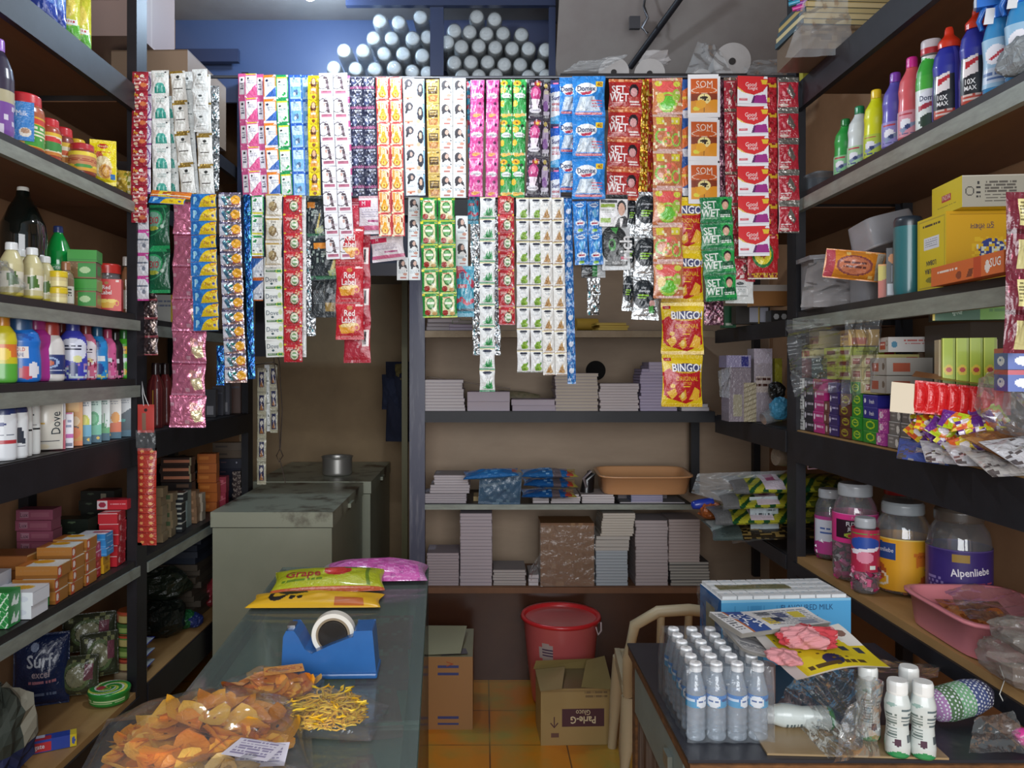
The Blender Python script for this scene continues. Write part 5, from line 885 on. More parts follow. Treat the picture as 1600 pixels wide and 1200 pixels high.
soap2('dark soap carton with pale orange band', 'set back there', 277, .15, 3, .13, .06, .036, '38241c', z=.822+.17, front='r .1 .3 .95 .65 c88060;r .95 0 1 1 989070')
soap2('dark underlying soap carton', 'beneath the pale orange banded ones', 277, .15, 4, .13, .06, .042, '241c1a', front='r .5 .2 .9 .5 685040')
soap2('tan soap carton', 'between the grey and orange ones', 302, .06, 4, .045, .06, .035, '8a6a4c', front='r .2 .2 .7 .6 b08868')
soap2('orange soap carton', 'tallest in the orange corner', 326, .09, 6, .085, .06, .045, 'b8621c', front='r .1 .3 .6 .6 d07c30;r .0 0 1 .06 8a4410')
soap2('white and orange soap carton', 'low in front of the orange ones', 312, .05, 3, .04, .05, .04, 'a89c88', front='e .3 .5 .3 .3 b86030')
soap2('crimson soap carton', 'beside the orange ones', 345, .06, 2, .06, .06, .075, '98243c', front='r .3 .2 .8 .4 c05868;p 0 .7 1 .3 1 .36 0 .76 c8707c')
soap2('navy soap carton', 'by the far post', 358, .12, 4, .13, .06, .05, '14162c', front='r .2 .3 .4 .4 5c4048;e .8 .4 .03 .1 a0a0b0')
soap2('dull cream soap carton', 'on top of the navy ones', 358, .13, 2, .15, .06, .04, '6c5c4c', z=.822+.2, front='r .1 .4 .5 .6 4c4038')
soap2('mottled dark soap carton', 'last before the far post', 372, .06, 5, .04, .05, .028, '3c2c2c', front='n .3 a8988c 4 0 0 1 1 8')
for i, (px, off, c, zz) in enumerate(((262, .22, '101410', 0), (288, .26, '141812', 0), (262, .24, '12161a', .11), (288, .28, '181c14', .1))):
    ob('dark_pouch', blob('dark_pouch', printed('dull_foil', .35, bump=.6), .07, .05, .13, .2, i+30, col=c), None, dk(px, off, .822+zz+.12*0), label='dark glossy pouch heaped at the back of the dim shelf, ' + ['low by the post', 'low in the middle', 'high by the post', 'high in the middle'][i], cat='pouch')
# bottom of second bay
rb = random.Random(4)
for i in range(14):
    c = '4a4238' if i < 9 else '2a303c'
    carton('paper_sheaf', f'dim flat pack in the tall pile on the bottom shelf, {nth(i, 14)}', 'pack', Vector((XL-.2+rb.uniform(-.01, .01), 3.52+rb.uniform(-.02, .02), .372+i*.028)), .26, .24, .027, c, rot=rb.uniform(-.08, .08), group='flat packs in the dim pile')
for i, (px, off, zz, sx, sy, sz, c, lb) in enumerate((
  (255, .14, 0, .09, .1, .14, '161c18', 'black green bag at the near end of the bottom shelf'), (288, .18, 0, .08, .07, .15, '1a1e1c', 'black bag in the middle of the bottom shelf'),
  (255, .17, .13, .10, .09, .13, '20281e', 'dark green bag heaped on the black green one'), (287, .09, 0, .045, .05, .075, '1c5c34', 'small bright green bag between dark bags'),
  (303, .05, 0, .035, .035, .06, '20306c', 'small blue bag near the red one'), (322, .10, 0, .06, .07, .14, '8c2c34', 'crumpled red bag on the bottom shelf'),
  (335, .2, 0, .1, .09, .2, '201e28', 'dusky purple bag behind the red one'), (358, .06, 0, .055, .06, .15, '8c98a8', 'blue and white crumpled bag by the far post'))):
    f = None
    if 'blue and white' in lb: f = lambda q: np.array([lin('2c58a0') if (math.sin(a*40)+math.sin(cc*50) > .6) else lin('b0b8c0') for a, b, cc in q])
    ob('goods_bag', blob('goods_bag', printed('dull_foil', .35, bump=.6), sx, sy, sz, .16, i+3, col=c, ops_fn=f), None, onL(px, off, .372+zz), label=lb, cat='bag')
for i in range(3):
    A = Acc()
    for sd in (1, -1): surf(A, pillow_S(.16, .12, .02, wr=.003, seed=i, side=sd), .16, .12, '2c38a0', 'r .5 0 1 1 181c3c;r .75 0 1 1 a8b4bc' if sd == 1 else '', .004)
    ob('detergent_pouch', A.mesh('detergent_pouch', FOIL()), None, Vector((XL-.12, 2.9, .372+.021+i*.042)), (R(-90), 0, R(5)), label='blue detergent pouch lying flat, ' + nth(i, 3) + ' of three near the black post', cat='pouch')
# ================================================================ back rack: notebooks
NB = {}
rn = random.Random(11)
def nbook(w, d, h, cover, page='d6cfd0'):
    k = (w, d, h, cover, page)
    if k not in NB:
        A = Acc(); e = .0009
        A.box((-w/2, -d/2, 0), (w/2, d/2, e), cover); A.box((-w/2, -d/2, h-e), (w/2, d/2, h), cover)
        A.box((-w/2+.002, -d/2+.002, e), (w/2-.002, d/2, h-e), page)
        A.box((-w/2, -d/2, 0), (-w/2+.003, d/2, h), cover)
        NB[k] = A.mesh('notebook', PAPER())
    return NB[k]
def books(desc, where, x0, x1, ybot, ytop, n, D=DB+.10, z=None, cover='b8acb4', page='d6cfd0', lean=0, jit=.004, name='notebook'):
    """a stack of single notebooks seen at its front edge"""
    Df = D-.088; x = W((x0+x1)/2, 0, Df).x; w = (x1-x0)*Df/F; H = (ybot-ytop)*Df/F; h = H/n
    zz = W(0, ybot, Df).z if z is None else z
    for i in range(n):
        ob(name, nbook(round(w, 3), .175, round(h-.0007, 5), cover, page), None, (x+rn.uniform(-jit, jit)+lean*i, D+rn.uniform(-jit, jit)*.8, zz+i*h), (0, 0, rn.uniform(-.03, .03)*(jit*200)),
           label=f'{desc}, {nth(i, n)}, stack {where}', cat='notebook', group=f'{desc} stacked {where}'[:110])
        
zD, zE, zF, zC = 1.286, .846, .453, 1.671
books('pale grey notebook', 'beside the post on the beam shelf', 662, 727, 0, 48, 9, z=zD) if 0 else None
def bk(desc, where, x0, x1, y0, y1, n, z, **k): books(desc, where, x0, x1, y0, y1, n, z=z, **k)
bk('lilac grey notebook', 'next to the post, under the long white sachets', 662, 727, 643, 594, 10, zD, lean=-.001)
bk('shrink wrapped notebook bundle', 'low beside the lilac stack', 730, 797, 643, 613, 2, zD, cover='b4a8b4', page='c0b4be', name='notebook_bundle')
bk('thin lilac notebook bundle', 'lowest, below the rolled green bag', 799, 867, 643, 625, 2, zD, cover='b4a8b4', page='bcb0bc', name='notebook_bundle')
bk('cream edged notebook', 'tallest in mid shelf', 868, 935, 643, 584, 12, zD, page='c4b8a8')
bk('ivory notebook', 'between the cream and lilac stacks', 937, 998, 643, 600, 10, zD, page='cfc4c4', cover='c4b8b8')
bk('lilac notebook', 'beside the chip packets on the beam shelf', 1000, 1058, 643, 577, 14, zD, cover='a89cb8', page='b8acc4', lean=.0004)
bk('small lilac notebook', 'atop the lilac stack by the chips', 1014, 1042, 576, 560, 3, zD+.185, cover='b0a4bc', page='c4b8cc')
bk('flat pale notebook', 'lying alone below the chip packets', 1064, 1108, 643, 632, 2, zD, cover='b8b0b8')
bk('grey magazine', 'up on the pale edged shelf beside the post', 664, 716, 515, 497, 3, zC, cover='6a6468', page='a09698', jit=.012, name='magazine')
bk('lilac magazine', 'with green cover above, up on the pale edged shelf', 700, 775, 515, 505, 2, zC, cover='8c7c90', page='a89cac', jit=.008, name='magazine')
bk('green magazine', 'topmost above the lilac ones', 706, 772, 505, 499, 1, zC+.031, cover='5c6c44', page='8c8480', name='magazine')
bk('yellow envelope', 'on the pale edged shelf below the shampoo strips', 933, 980, 515, 503, 3, zC, cover='c0a040', page='c8ac50', jit=.01, name='envelope')
ob('yellow_roll', (lambda A: (A.tube([(-.06, 0, .035), (.05, .02, .035)], .034, 'b08c30', 16), A.mesh('yellow_roll', PAPER()))[1])(Acc()), None, W(918, 0, 3.86)*1 - Vector((0, 0, W(918, 0, 3.86).z-zC)), label='rolled yellow paper on the pale edged shelf', cat='paper roll')
bk('wrapped white notebook', 'bottom of the three tiers by the post', 662, 729, 783, 768, 4, zE, cover='a8a0a8', page='b8b0b4', jit=.002)
bk('slimmer white notebook', 'middle of the three tiers by the post', 672, 734, 768, 755, 3, zE+.048, cover='b0a8ac', page='c4bcc0', jit=.002)
bk('little white notebook', 'top of the three tiers by the post', 678, 732, 755, 740, 4, zE+.088, cover='b8b0b4', page='ccc4c8', jit=.002)
bk('white notebook', 'under the blue packs, first', 832, 858, 783, 769, 3, zE, cover='b0a8a8')
bk('white notebook', 'under the blue packs, second', 861, 907, 783, 769, 4, zE, cover='b0a8a8')
bk('white notebook', 'under the blue packs, last', 909, 960, 783, 769, 4, zE, cover='b0a8a8')
bk('lilac pad', 'before the orange tray', 986, 1036, 781, 767, 4, zE+.004, cover='8890b0', page='b0a8c0', jit=.001, name='paper_pad')
bk('thin grey folder', 'beneath the lilac pads and orange tray', 968, 1070, 783, 781, 1, zE, cover='8a8a90', name='folder')
bk('pinkish notebook', 'short stack on the lowest shelf beside the counter', 667, 717, 917, 866, 12, zF, cover='a89aa0', page='b4a6aa', jit=.0015)
bk('lilac grey notebook', 'tallest stack on the lowest shelf', 719, 769, 917, 804, 22, zF, cover='aca0a8', page='bcb0b6', jit=.0015)
bk('grey white notebook', 'low stack before the plywood gap', 771, 822, 917, 892, 6, zF, cover='9c9494', page='bab2ae')
bk('small white notebook', 'tucked against the wrapped parcel', 826, 842, 917, 900, 3, zF, cover='a8a0a0')
bk('bluish notebook', 'wrapped, foot of the leaning pile', 931, 981, 917, 861, 12, zF, cover='9ca4ac', page='b4bcc2', jit=.0015)
bk('ivory notebook', 'middle of the leaning pile', 931, 984, 861, 839, 4, zF+.168, cover='b4aca4', page='c4beb6', jit=.005)
bk('cream notebook', 'top of the leaning pile', 939, 990, 838, 802, 9, zF+.236, cover='c0b6a8', page='d0c8bc', lean=.001, jit=.003)
bk('pale pink notebook', 'straight tall pile right of the leaning one'.replace('right of', 'after'), 993, 1044, 915, 813, 20, zF, cover='a89c9c', page='bcb0b0', jit=.002)
bk('dark covered notebook', 'fanned below the brick pink pile', 1047, 1110, 917, 880, 8, zF, cover='3c3a3c', page='a8a49c', lean=-.0008)
bk('brick pink notebook', 'on the dark covered ones', 1045, 1094, 879, 812, 14, zF+.112, cover='a89896', page='bcaeaa', jit=.0015)
# wrapped parcel
t = thing('wrapped_parcel', 'brown cardboard parcel wrapped in shiny clear film on the lowest shelf', 'parcel', (W(887, 0, DB-.01).x, DB+.09, zF))
A = Acc(); box_faces(A, .255, .17, .30, '8c6440', 'r 0 0 1 .03 7a5434;n .06 9c7650 3 0 0 1 1 14', top=''); ob('carton', A.mesh('carton', CARD()), t)
A = Acc(); rs = np.random.RandomState(3); nx, ny = 26, 30; U, V = np.meshgrid(np.linspace(-.131, .131, nx+1), np.linspace(.0, .29, ny+1))
Y = -.089-.004*np.abs(np.sin(V*60+U*30+2*np.sin(U*25)))-rs.rand(*U.shape)*.002; i = np.arange(nx*ny); r_, c_ = i//nx, i % nx; a = r_*(nx+1)+c_
A.add(np.stack([U, Y, V], -1).reshape(-1, 3), np.stack([a, a+1, a+nx+2, a+nx+1], 1), (1, 1, 1, 0), 0, True)
ob('film_wrap', A.mesh('film_wrap', film('wrap_film', veil=.06, gloss=.45, bump=.9, bscale=22)), t)
ob('film_tail', film_sheet('film_tail', [(-.13, -.08, .15), (-.17, -.09, .10), (-.19, -.09, .03), (-.13, -.085, .02)], film('clear_film'), 8, 8, .004, 2), t)
# rolled green sack behind notebooks
A = Acc(); A.tube([(-.16, 0, .045), (-.05, .01, .05), (.06, 0, .045), (.14, 0, .04)], [.03, .042, .04, .028], '6a6648', 14)
ob('rolled_sack', A.mesh('rolled_sack', solid('olive_mesh', '6e6a4c', .6, noise=.8, nscale=40, col2='a09078')), None, (W(800, 0, 3.93).x, 3.93, zD), label='rolled olive mesh sack behind the low notebook bundles', cat='sack')
A = Acc(); A.tube([(-.3, 0, .16), (.12, .0, .10)], .004, '8a7868', 6); ob('thin_stick', A.mesh('thin_stick', CARD()), None, (W(760, 0, 3.86).x, 3.86, zD), label='thin slanting stick above the notebook bundles', cat='stick')
# drilled hole in the plywood
A = Acc(); A.tube([(0, 0, 0), (0, .012, 0)], .052, '1a1412', 28); ob('hole_1', A.mesh('hole_1', solid('dark_hole', '14100e', .9)), None, W(931, 579, 4.068), kind='structure')
# cable behind
# blue packs, black bottle, orange tray
for i, (x0, x1, y, c, nm, lb, ry) in enumerate(((725, 808, 728, '2870b0', 'blue_pack', 'flat blue plastic pack with glossy folds, top one of the heap', -4), (812, 896, 727, '2868a4', 'blue_pack', 'blue pack with colourful end, topmost of the three fanned', 0), (815, 896, 741, '2460a0', 'blue_pack', 'blue pack with colourful end, middle of the three fanned', 2), (812, 894, 757, '225c9c', 'blue_pack', 'blue pack with colourful end, lowest of the three fanned', 0))):
    D = 3.72; w = (x1-x0)*D/F; A = Acc()
    for sd in (1, -1): surf(A, pillow_S(w, .15, .02, wr=.003, seed=i, side=sd, pw=.5), w, .15, c, 'n .1 88b4d8 4 0 0 1 1 16;r .55 .0 .7 1 706468;r .84 0 1 1 c0b050;n .3 b84838 6 .8 0 1 1 12;b .05 .3 .5 .5 b0c8e0 2' if i else 'n .1 5c9cd0 4 0 0 1 1 16;r .9 .3 1 .7 a86060', .004)
    ob(nm, A.mesh(nm, FOIL()), None, W((x0+x1)/2, y+4, D)+Vector((0, -.05, .0)), (R(-84), R(ry), 0), label=lb, cat='pack')
A = Acc()
for sd in (1, -1): surf(A, pillow_S(.2, .16, .014, wr=.006, seed=9, side=sd), .2, .16, '4c6c88', 'T .62 .2 .09 34506c KHANAKHAZANA;n .1 6c8ca4 4 0 0 1 1 12;p 0 .4 1 .2 1 .24 0 .5 7890a4' if sd == 1 else '', .004)
ob('grey_blue_bag', A.mesh('grey_blue_bag', FOIL()), None, W(783, 737, 3.63), (R(6), R(3), R(4)), label='grey blue plastic bag with faint lettering hanging over the shelf edge', cat='bag')
A = Acc(); A.tube([(0, 0, .03), (0, 0, .10), (.01, 0, .14)], [.035, .03, .022], '1c1a1c', 14); A.tube([(.0, -.02, .05), (-.03, -.04, .11), (.0, -.03, .15)], .008, '8a8084', 8)
ob('black_roller', A.mesh('black_roller', PLAST()), None, (W(915, 0, 3.74).x, 3.74, zE), (0, R(8), 0), label='black plastic roller between the blue packs and the orange tray', cat='tool')
def tray(name, label, pos, w, d, h, rot, col, mat, lipw=.012, flare=1.08, th=.004):
    A = Acc(); n = 48
    def ring(k, z, ww, dd, r=.03):
        pts = []
        for q in range(n):
            a = 2*PI*q/n; c, s = math.cos(a), math.sin(a); e = 6
            f = (abs(c)**e+abs(s)**e)**(-1/e); pts.append((c*f*ww/2, s*f*dd/2, z))
        return pts
    prof = [(1, 0), (1.02, .01), (flare, h-.008), (flare+lipw*2/w, h-.006), (flare+lipw*2/w, h), (flare, h+.001), (flare-2*th/w, h-.004), (1.0-2*th/w, .008), (.5, .006), (.01, .006)]
    V = []; [V.extend(ring(0, z, w*k, d*(k if k < .6 else 1+(k-1)*w/d))) for k, z in prof]
    Fq = [(i*n+j, i*n+(j+1) % n, (i+1)*n+(j+1) % n, (i+1)*n+j) for i in range(len(prof)-1) for j in range(n)]
    A.add(V, Fq, lin(col), 0, True); A.add([(0, 0, 0)]+ring(0, 0, w, d), [(0, 1+(j+1) % n, 1+j) for j in range(n)], lin(col))
    return ob(name, A.mesh(name, mat), None, pos, rot, label=label, cat='tray')
tray('plastic_tray', 'pale orange plastic tray holding a grey folder on the shelf', (W(1003, 0, 3.76).x, 3.76, zE+.05), .40, .22, .09, (R(4), 0, 0), 'd8a070', PLAST())
carton('clipboard', 'grey blue folder lying in the orange tray', 'folder', (W(1010, 0, 3.77).x, 3.77, zE+.065), .32, .17, .012, '5c6878', top='r .1 .1 .3 .4 c8ccd0', rot=.05)
ob('tray_support', nbook(.25, .12, .0, '8a8a90') if 0 else boxm('folder_stack', (-.12, -.06, 0), (.12, .06, .045), PAPER(), '7c7478'), None, (W(1000, 0, 3.83).x, 3.83, zE), label='dull carton under the orange tray, mostly hidden', cat='box')
carton('low_box', 'low yellowish carton under the grey blue bag', 'box', (W(775, 0, 3.78).x, 3.78, zE), .22, .12, .022, 'a8905c')
# ---------------------------------------------------------------- under the rack
t = thing('cardboard_box', 'tall brown cardboard box with blue stripes standing behind the glass counter', 'box', ((690-HX)/F*3.2, 3.34, 0))
A = Acc(); box_faces(A, .26, .34, .30, 'a87c50', 'r .45 .12 .78 .15 3c4880;r .45 .22 .78 .25 3c4880;r .45 .82 .78 .85 3c4880;r .45 .91 .78 .94 3c4880;T .64 .1 .1 a84828 V 90;r .0 .12 .1 .15 3c4880;r 0 .22 .1 .25 3c4880;r 0 .82 .1 .85 3c4880', right='r 0 0 1 .02 7a5634', cols=dict(top='8a8468', right='8c6440')); ob('body', A.mesh('body', CARD()), t)
A = Acc(); A.add([(-.13, -.16, .302), (.08, -.16, .31), (.10, .12, .33), (-.12, .14, .325)], [(0, 1, 2, 3)], lin('a09c7c')); A.add([(.0, -.165, .303), (.11, -.15, .306), (.1, -.09, .306), (0, -.1, .305)], [(0, 1, 2, 3)], lin('5a5458'))
ob('flap', A.mesh('flap', CARD()), t)
t = thing('cardboard_box', 'open biscuit carton standing upside down by the chair', 'box', (W(896, 0, 3.1).x, 3.14, 0), R(2))
A = Acc(); box_faces(A, .28, .20, .225, 'a8905f', 'r .3 .36 .9 .68 4c2834;B .6 .56 .13 e0d4b0 Parle-G 180;T .6 .43 .09 e0d4b0 Gluco 180;T .19 .6 .2 4c2834 ↓;r .14 .78 .25 .86 6a4c44;b .62 .06 .95 .2 7c6848 2;r 0 0 1 .01 7c6848', right='', cols=dict(top='6a5a3c', right='8a744a')); ob('body', A.mesh('body', CARD()), t)
A = Acc()
A.add([(-.145, -.13, .225), (.145, -.13, .225), (.145, -.13, .228), (-.145, -.13, .228)], [(0, 1, 2, 3)], lin('8a744a'))
A.add([(-.15, .098, .225), (.145, .098, .225), (.13, .09, .27), (-.14, .085, .265)], [(0, 1, 2, 3)], lin('94804f'))
A.add([(.02, -.10, .228), (.143, -.12, .226), (.15, .09, .28), (.07, .07, .27)], [(0, 1, 2, 3)], lin('8c7a4a')); A.add([(-.145, -.128, .226), (-.06, -.128, .235), (-.02, .07, .245), (-.143, .09, .226)], [(0, 1, 2, 3)], lin('9a865a'))
ob('flap', A.mesh('flap', CARD()), t)
# red tub
t = thing('plastic_tub', 'big red and pink plastic tub standing on the floor under the shelves', 'tub', (W(876, 0, 3.46).x, 3.455, 0))
A = Acc(); lathe(A, [(.12, 0), (.128, .01), (.152, .20), (.168, .37)], 'c86060', 'e .42 .3 .035 .12 b8a8a4;b .4 .25 .45 .36 54405c 3', n=60, rows=60); ob('body', A.mesh('body', PLAST()), t)
A = Acc(); lathe(A, [(.168, .365), (.181, .368), (.181, .385), (.168, .39), (.160, .38), (.14, .2), (.12, .02), (.001, .015)], 'd02c30', n=60, rows=30); ob('rim', A.mesh('rim', PLAST()), t)
A = Acc(); A.tube([(.145, -.10, .36), (.150, -.115, .33), (.168, -.09, .34), (.17, -.07, .37)], .004, 'c8b8b8', 6); ob('handle', A.mesh('handle', PLAST()), t)
# ---------------------------------------------------------------- alcove: freezers, pot, clothes
FRZ = solid('freezer_enamel', 'a4a894', .4, noise=.35, nscale=3, col2='858a76')
RUST = solid('stained_lid', 'a8ac98', .45, noise=1.0, nscale=3.4, col2='4c3c2e', contrast=(.50, .62))
def freezer(label, x0, x1, y0, y1, h):
    t = thing('chest_freezer', label, 'freezer', ((x0+x1)/2, (y0+y1)/2, 0)); w, d = (x1-x0)/2, (y1-y0)/2
    A = Acc(); A.box((-w, -d, .03), (w, d, h-.07), 'ffffff'); ob('cabinet', A.mesh('cabinet', FRZ), t)
    A = Acc(); A.box((-w-.006, -d-.01, h-.065), (w+.006, d, h), 'ffffff'); ob('lid', A.mesh('lid', RUST), t)
    A = Acc(); A.box((w+.006, -.05, h-.05), (w+.02, .05, h-.03), 'dddddd'); ob('handle', A.mesh('handle', FRZ), t)
    A = Acc(); A.box((-w+.05, -d+.05, 0), (w-.05, d-.05, .03), '222222'); ob('base', A.mesh('base', BLACK), t)
    return t
freezer('nearer stained chest freezer in the alcove', -1.17, W(517, 0, 3.3).x, 3.32, 4.15, .87)
freezer('farther chest freezer with a steel pot on its lid', -1.25, W(575, 0, 4.25).x+.02, 4.2, 5.05, .87)
t = thing('steel_pot', 'round stainless steel pot standing on the farther freezer', 'pot', (W(527, 0, 4.45).x, 4.45, .872))
A = Acc(); lathe(A, [(.075, 0), (.085, .006), (.086, .10), (.09, .104), (.094, .106), (.09, .108), (.084, .10), (.083, .01), (.002, .008)], 'b0b0b0', n=48, rows=40)
ob('body', A.mesh('body', solid('brushed_steel', 'c4c2bc', .35, metal=.75)), t)
t = thing('wall_hung_jacket', 'dark jacket hanging on the alcove side behind the rack post', 'clothes', W(628, 560, 4.5))
def cl(x0, y0, x1, y1, c, sd): 
    A = Acc(); D = 4.5; w = (x1-x0)*D/F; h = (y1-y0)*D/F
    for s_ in (1, -1): surf(A, pillow_S(w, h, .03, wr=.012, seed=sd, side=s_, pw=.4), w, h, c, '', n=(14, 20))
    p = W((x0+x1)/2, y0, D)-W(628, 560, 4.5); return A.mesh('cloth', solid('dark_cloth_'+c, c, .9)), tuple(p)
for a_ in ((596, 585, 626, 640, '20263c', 3), (602, 565, 640, 690, '1c2034', 5), (616, 566, 640, 600, '6c6038', 7)):
    m_, p_ = cl(*a_); ob('cloth_fold', m_, t, p_, (0, 0, R(-10)))
# ---------------------------------------------------------------- cup sleeves on the loft
SLV = film('cup_sleeve', veil=.12, gloss=.3, rough=.14, bump=.9, bscale=60, veilcol='e8eef0')
A = Acc(); lathe(A, [(.03, 0), (.036, .01), (.036, .30), (.037, .31)], 'b8c0c4', n=20, rows=12); me_s = A.mesh('cup_stack', film('cup_film', veil=.3, gloss=.4, bump=0, veilcol='d0d8dc'))
A = Acc(); lathe(A, [(.012, -.018), (.02, -.012), (.033, -.008), (.038, .004), (.0385, .30)], 'ffffff', n=20, rows=14); me_w = A.mesh('clear_sleeve', SLV)
A = Acc(); lathe(A, [(.001, -.004), (.027, -.004), (.031, -.002), (.033, .004), (.03, .006)], 'c0c8cc', 'n .0 ffffff 1 0 0 1 1 4', n=20, rows=8); me_b = A.mesh('cup_bottom', printed('cup_plastic', .35, coat=.3))
rows_c = [((652, 25),), ((594, 33), (623, 35), (657, 27)), ((584, 60), (612, 60), (645, 60), (668, 58)), ((538, 80), (568, 80), (600, 84), (630, 84), (660, 87)), ((522, 107), (556, 108), (586, 108), (616, 106), (644, 112), (668, 114)),
          ((745, 26), (773, 30)), ((710, 48), (734, 50), (760, 53), (786, 52), (815, 54)), ((699, 66), (721, 73), (748, 72), (774, 74), (800, 76), (826, 76), (853, 78)), ((710, 98), (736, 97), (762, 97), (788, 101), (813, 101), (842, 103)), ((722, 119), (748, 119), (775, 118), (826, 120), (853, 119))]
ci = 0
rwhere = ['topmost of the first pile', 'high in the first pile', 'upper row of the first pile', 'middle row of the first pile', 'lowest seen row of the first pile', 'topmost of the second pile', 'upper row of the second pile', 'middle row of the second pile', 'lower row of the second pile', 'lowest seen row of the second pile']
seen = set()
for ri, row in enumerate(rows_c):
    for j, (px, py) in enumerate(row):
        if (px, py) in seen or (px, py) == (652, 25): continue
        seen.add((px, py)); q = random.Random(px)
        p = W(px, py, 3.66+q.uniform(-.01, .02))
        t = thing('cup_sleeve', f'clear cup sleeve, {ORD[j]} from the wall side, {rwhere[ri]}', 'cups', p, (R(-90)+q.uniform(-.05, .05), 0, q.uniform(-.06, .06)), 'sleeves of plastic cups piled on the loft')
        ob('cup_bottom', me_b, t); ob('cup_stack', me_s, t); ob('clear_sleeve', me_w, t)
# paper rolls, clear sheet, hook and pole at the slope
def roll(px, py, D, r, L, lb, tilt=0):
    p = W(px, py, D); t = thing('paper_roll', lb, 'roll', p, (R(90+tilt), 0, R(-8)))
    A = Acc(); lathe(A, [(r*.18, 0), (r*.95, 0), (r, .006), (r, L)], 'b4b0ae', 'n .0 fff 1 0 0 1 1 3' if 0 else '', n=40, rows=16, o=(0, 0, -L)); 
    for a in range(3): pass
    ob('roll_body', A.mesh('roll_body', solid('dull_white_film', 'b8b4b2', .5, noise=.3, nscale=12, col2='98928e')), t)
    A = Acc(); lathe(A, [(.001, .001), (r*.17, .001), (r*.19, .003)], '241e1c', n=20, rows=4); ob('core_hole', A.mesh('core_hole', PAPER()), t)
roll(959, 113, 3.35, .066, .16, 'fat dull white roll on the top, nearest the cup sleeves'); roll(1015, 115, 3.35, .066, .16, 'fat dull white roll beside its twin, above the candy strip')
roll(1144, 96, 3.3, .078, .18, 'largest dull white roll, above the mosquito cards', 6); roll(1097, 124, 3.35, .045, .15, 'low dull roll peeping over the orange tree packs')
WS = film('dull_clear', veil=.22, gloss=.3)
ob('clear_sheet', film_sheet('clear_sheet', [W(880, 112, 3.3), W(940, 112, 3.28), W(985, 84, 3.28), W(905, 96, 3.3)], WS, 10, 6, .008, 3), None, label='crumpled clear sheet beside the white rolls', cat='plastic sheet')
ob('clear_sheet', film_sheet('clear_sheet', [W(1070, 118, 3.3), W(1150, 122, 3.24), W(1120, 70, 3.3), W(1090, 66, 3.3)], WS, 10, 6, .008, 4), None, label='crumpled clear sheet between the twin rolls and the largest roll', cat='plastic sheet')
ob('clear_sheet', film_sheet('clear_sheet', [W(1150, 118, 3.3), W(1235, 118, 3.24), W(1235, 90, 3.3), W(1175, 95, 3.3)], WS, 10, 6, .008, 5), None, label='crumpled clear sheet after the largest roll', cat='plastic sheet')
ob('white_bag', blob('white_bag', printed('white_poly', .5), .10, .06, .12, .12, 4, col='c8c4c4'), None, W(1020, 108, 3.62), label='white plastic bag heaped behind the twin rolls', cat='bag')
ob('roll_shelf', boxm('roll_shelf', (W(872, 0, 3.3).x, 3.2, 2.70), (WR-.42, 3.60, 2.72), DECK), None, label='dark board carrying the white rolls above the sachets', cat='shelf')
for a, b in (((W(872, 0, 3.3).x, 3.25), (.012)),): pass
A = Acc(); A.tube([tuple(W(1072, -15, 3.2)), tuple(W(985, 105, 3.55))], .014, '1c1a1e', 8); ob('black_pole', A.mesh('black_pole', BLACK), None, label='black pole slanting down from the ceiling', cat='pole')
A = Acc(); A.tube([tuple(W(x, y, 3.36)) for x, y in ((1008, -10), (1006, 10), (1012, 28), (1003, 44), (1012, 52))], .006, '4c4c50', 6); A.box(tuple(W(984, 44, 3.38)), tuple(W(999, 28, 3.40)), '3a3c40')
ob('ceiling_hook', A.mesh('ceiling_hook', GREYP), None, label='metal hook hanging by the black pole', cat='hook')
# ================================================================ right rack
TR = R(-28)                                        # things on this rack are turned a little to the aisle
# top: books with a bag and scissors
for i in range(5):
    ob('hardback_book', nbook(.30, .20, .017, ['3c5058', 'c8b888', '3c5058', 'b8a060', '2c4048'][i], ['b8a878', 'c4b488', 'b8a878', 'c4b488', 'a89868'][i]), None, (1.14+.004*i, 2.50, 2.492+.075+i*.018), R(3), label=f'yellow edged book or pad, {nth(i, 5)}, stack overhanging the rack top', cat='book', group='yellow edged books on the rack top')
carton('cloth_bundle', 'dull brown bundle beneath the yellow edged books', 'bundle', (1.12, 2.50, 2.492), .25, .2, .073, '6a5844', front='n .3 7c6a50 3 0 0 1 1 9;n .2 544434 5 0 0 1 1 8')
t = thing('comb_pack', 'orange comb and clips lying on top of the books', 'comb', (1.12, 2.43, 2.492+.075+.092), R(2))
A = Acc(); A.tube([(-.13, 0, .05), (-.07, 0, .02), (0, 0, .012), (.06, 0, .022), (.14, 0, .045)], [.008, .010, .009, .009, .006], 'e09828', 8); A.tube([(-.13, 0, .015), (-.09, 0, .02), (-.05, 0, .012)], .008, 'e09828', 8); A.tube([(.02, .01, .012), (.14, .01, .02)], .006, 'e0a030', 8)
ob('comb', A.mesh('comb', PLAST()), t)
A = Acc()
for i in range(12): A.tube([(-.16+.012*(i % 4), -.01, .01-.016*(i//3)), (-.13+.012*(i % 4), -.02, .016-.016*(i//3))], .007, ['3898b8', 'c83890', '9c58b0', 'e08828'][i % 4], 6)
ob('clips', A.mesh('clips', PLAST()), t)
ob('clear_bag', film_sheet('clear_bag', [(.94, 2.39, 2.46), (1.15, 2.385, 2.47), (1.13, 2.385, 2.66), (1.0, 2.39, 2.64)], film('dull_clear'), 12, 10, .007, 6), None, label='clear bag sagging around the book stack on the rack top', cat='bag')
carton('ruled_pad', 'small yellow pack with blue end under the book stack', 'pack', (1.135, 2.67, 2.492), .06, .03, .04, 'b8b040', front='v .1 .1 .9 .5 303828 6;r .7 0 1 1 2c88b0')
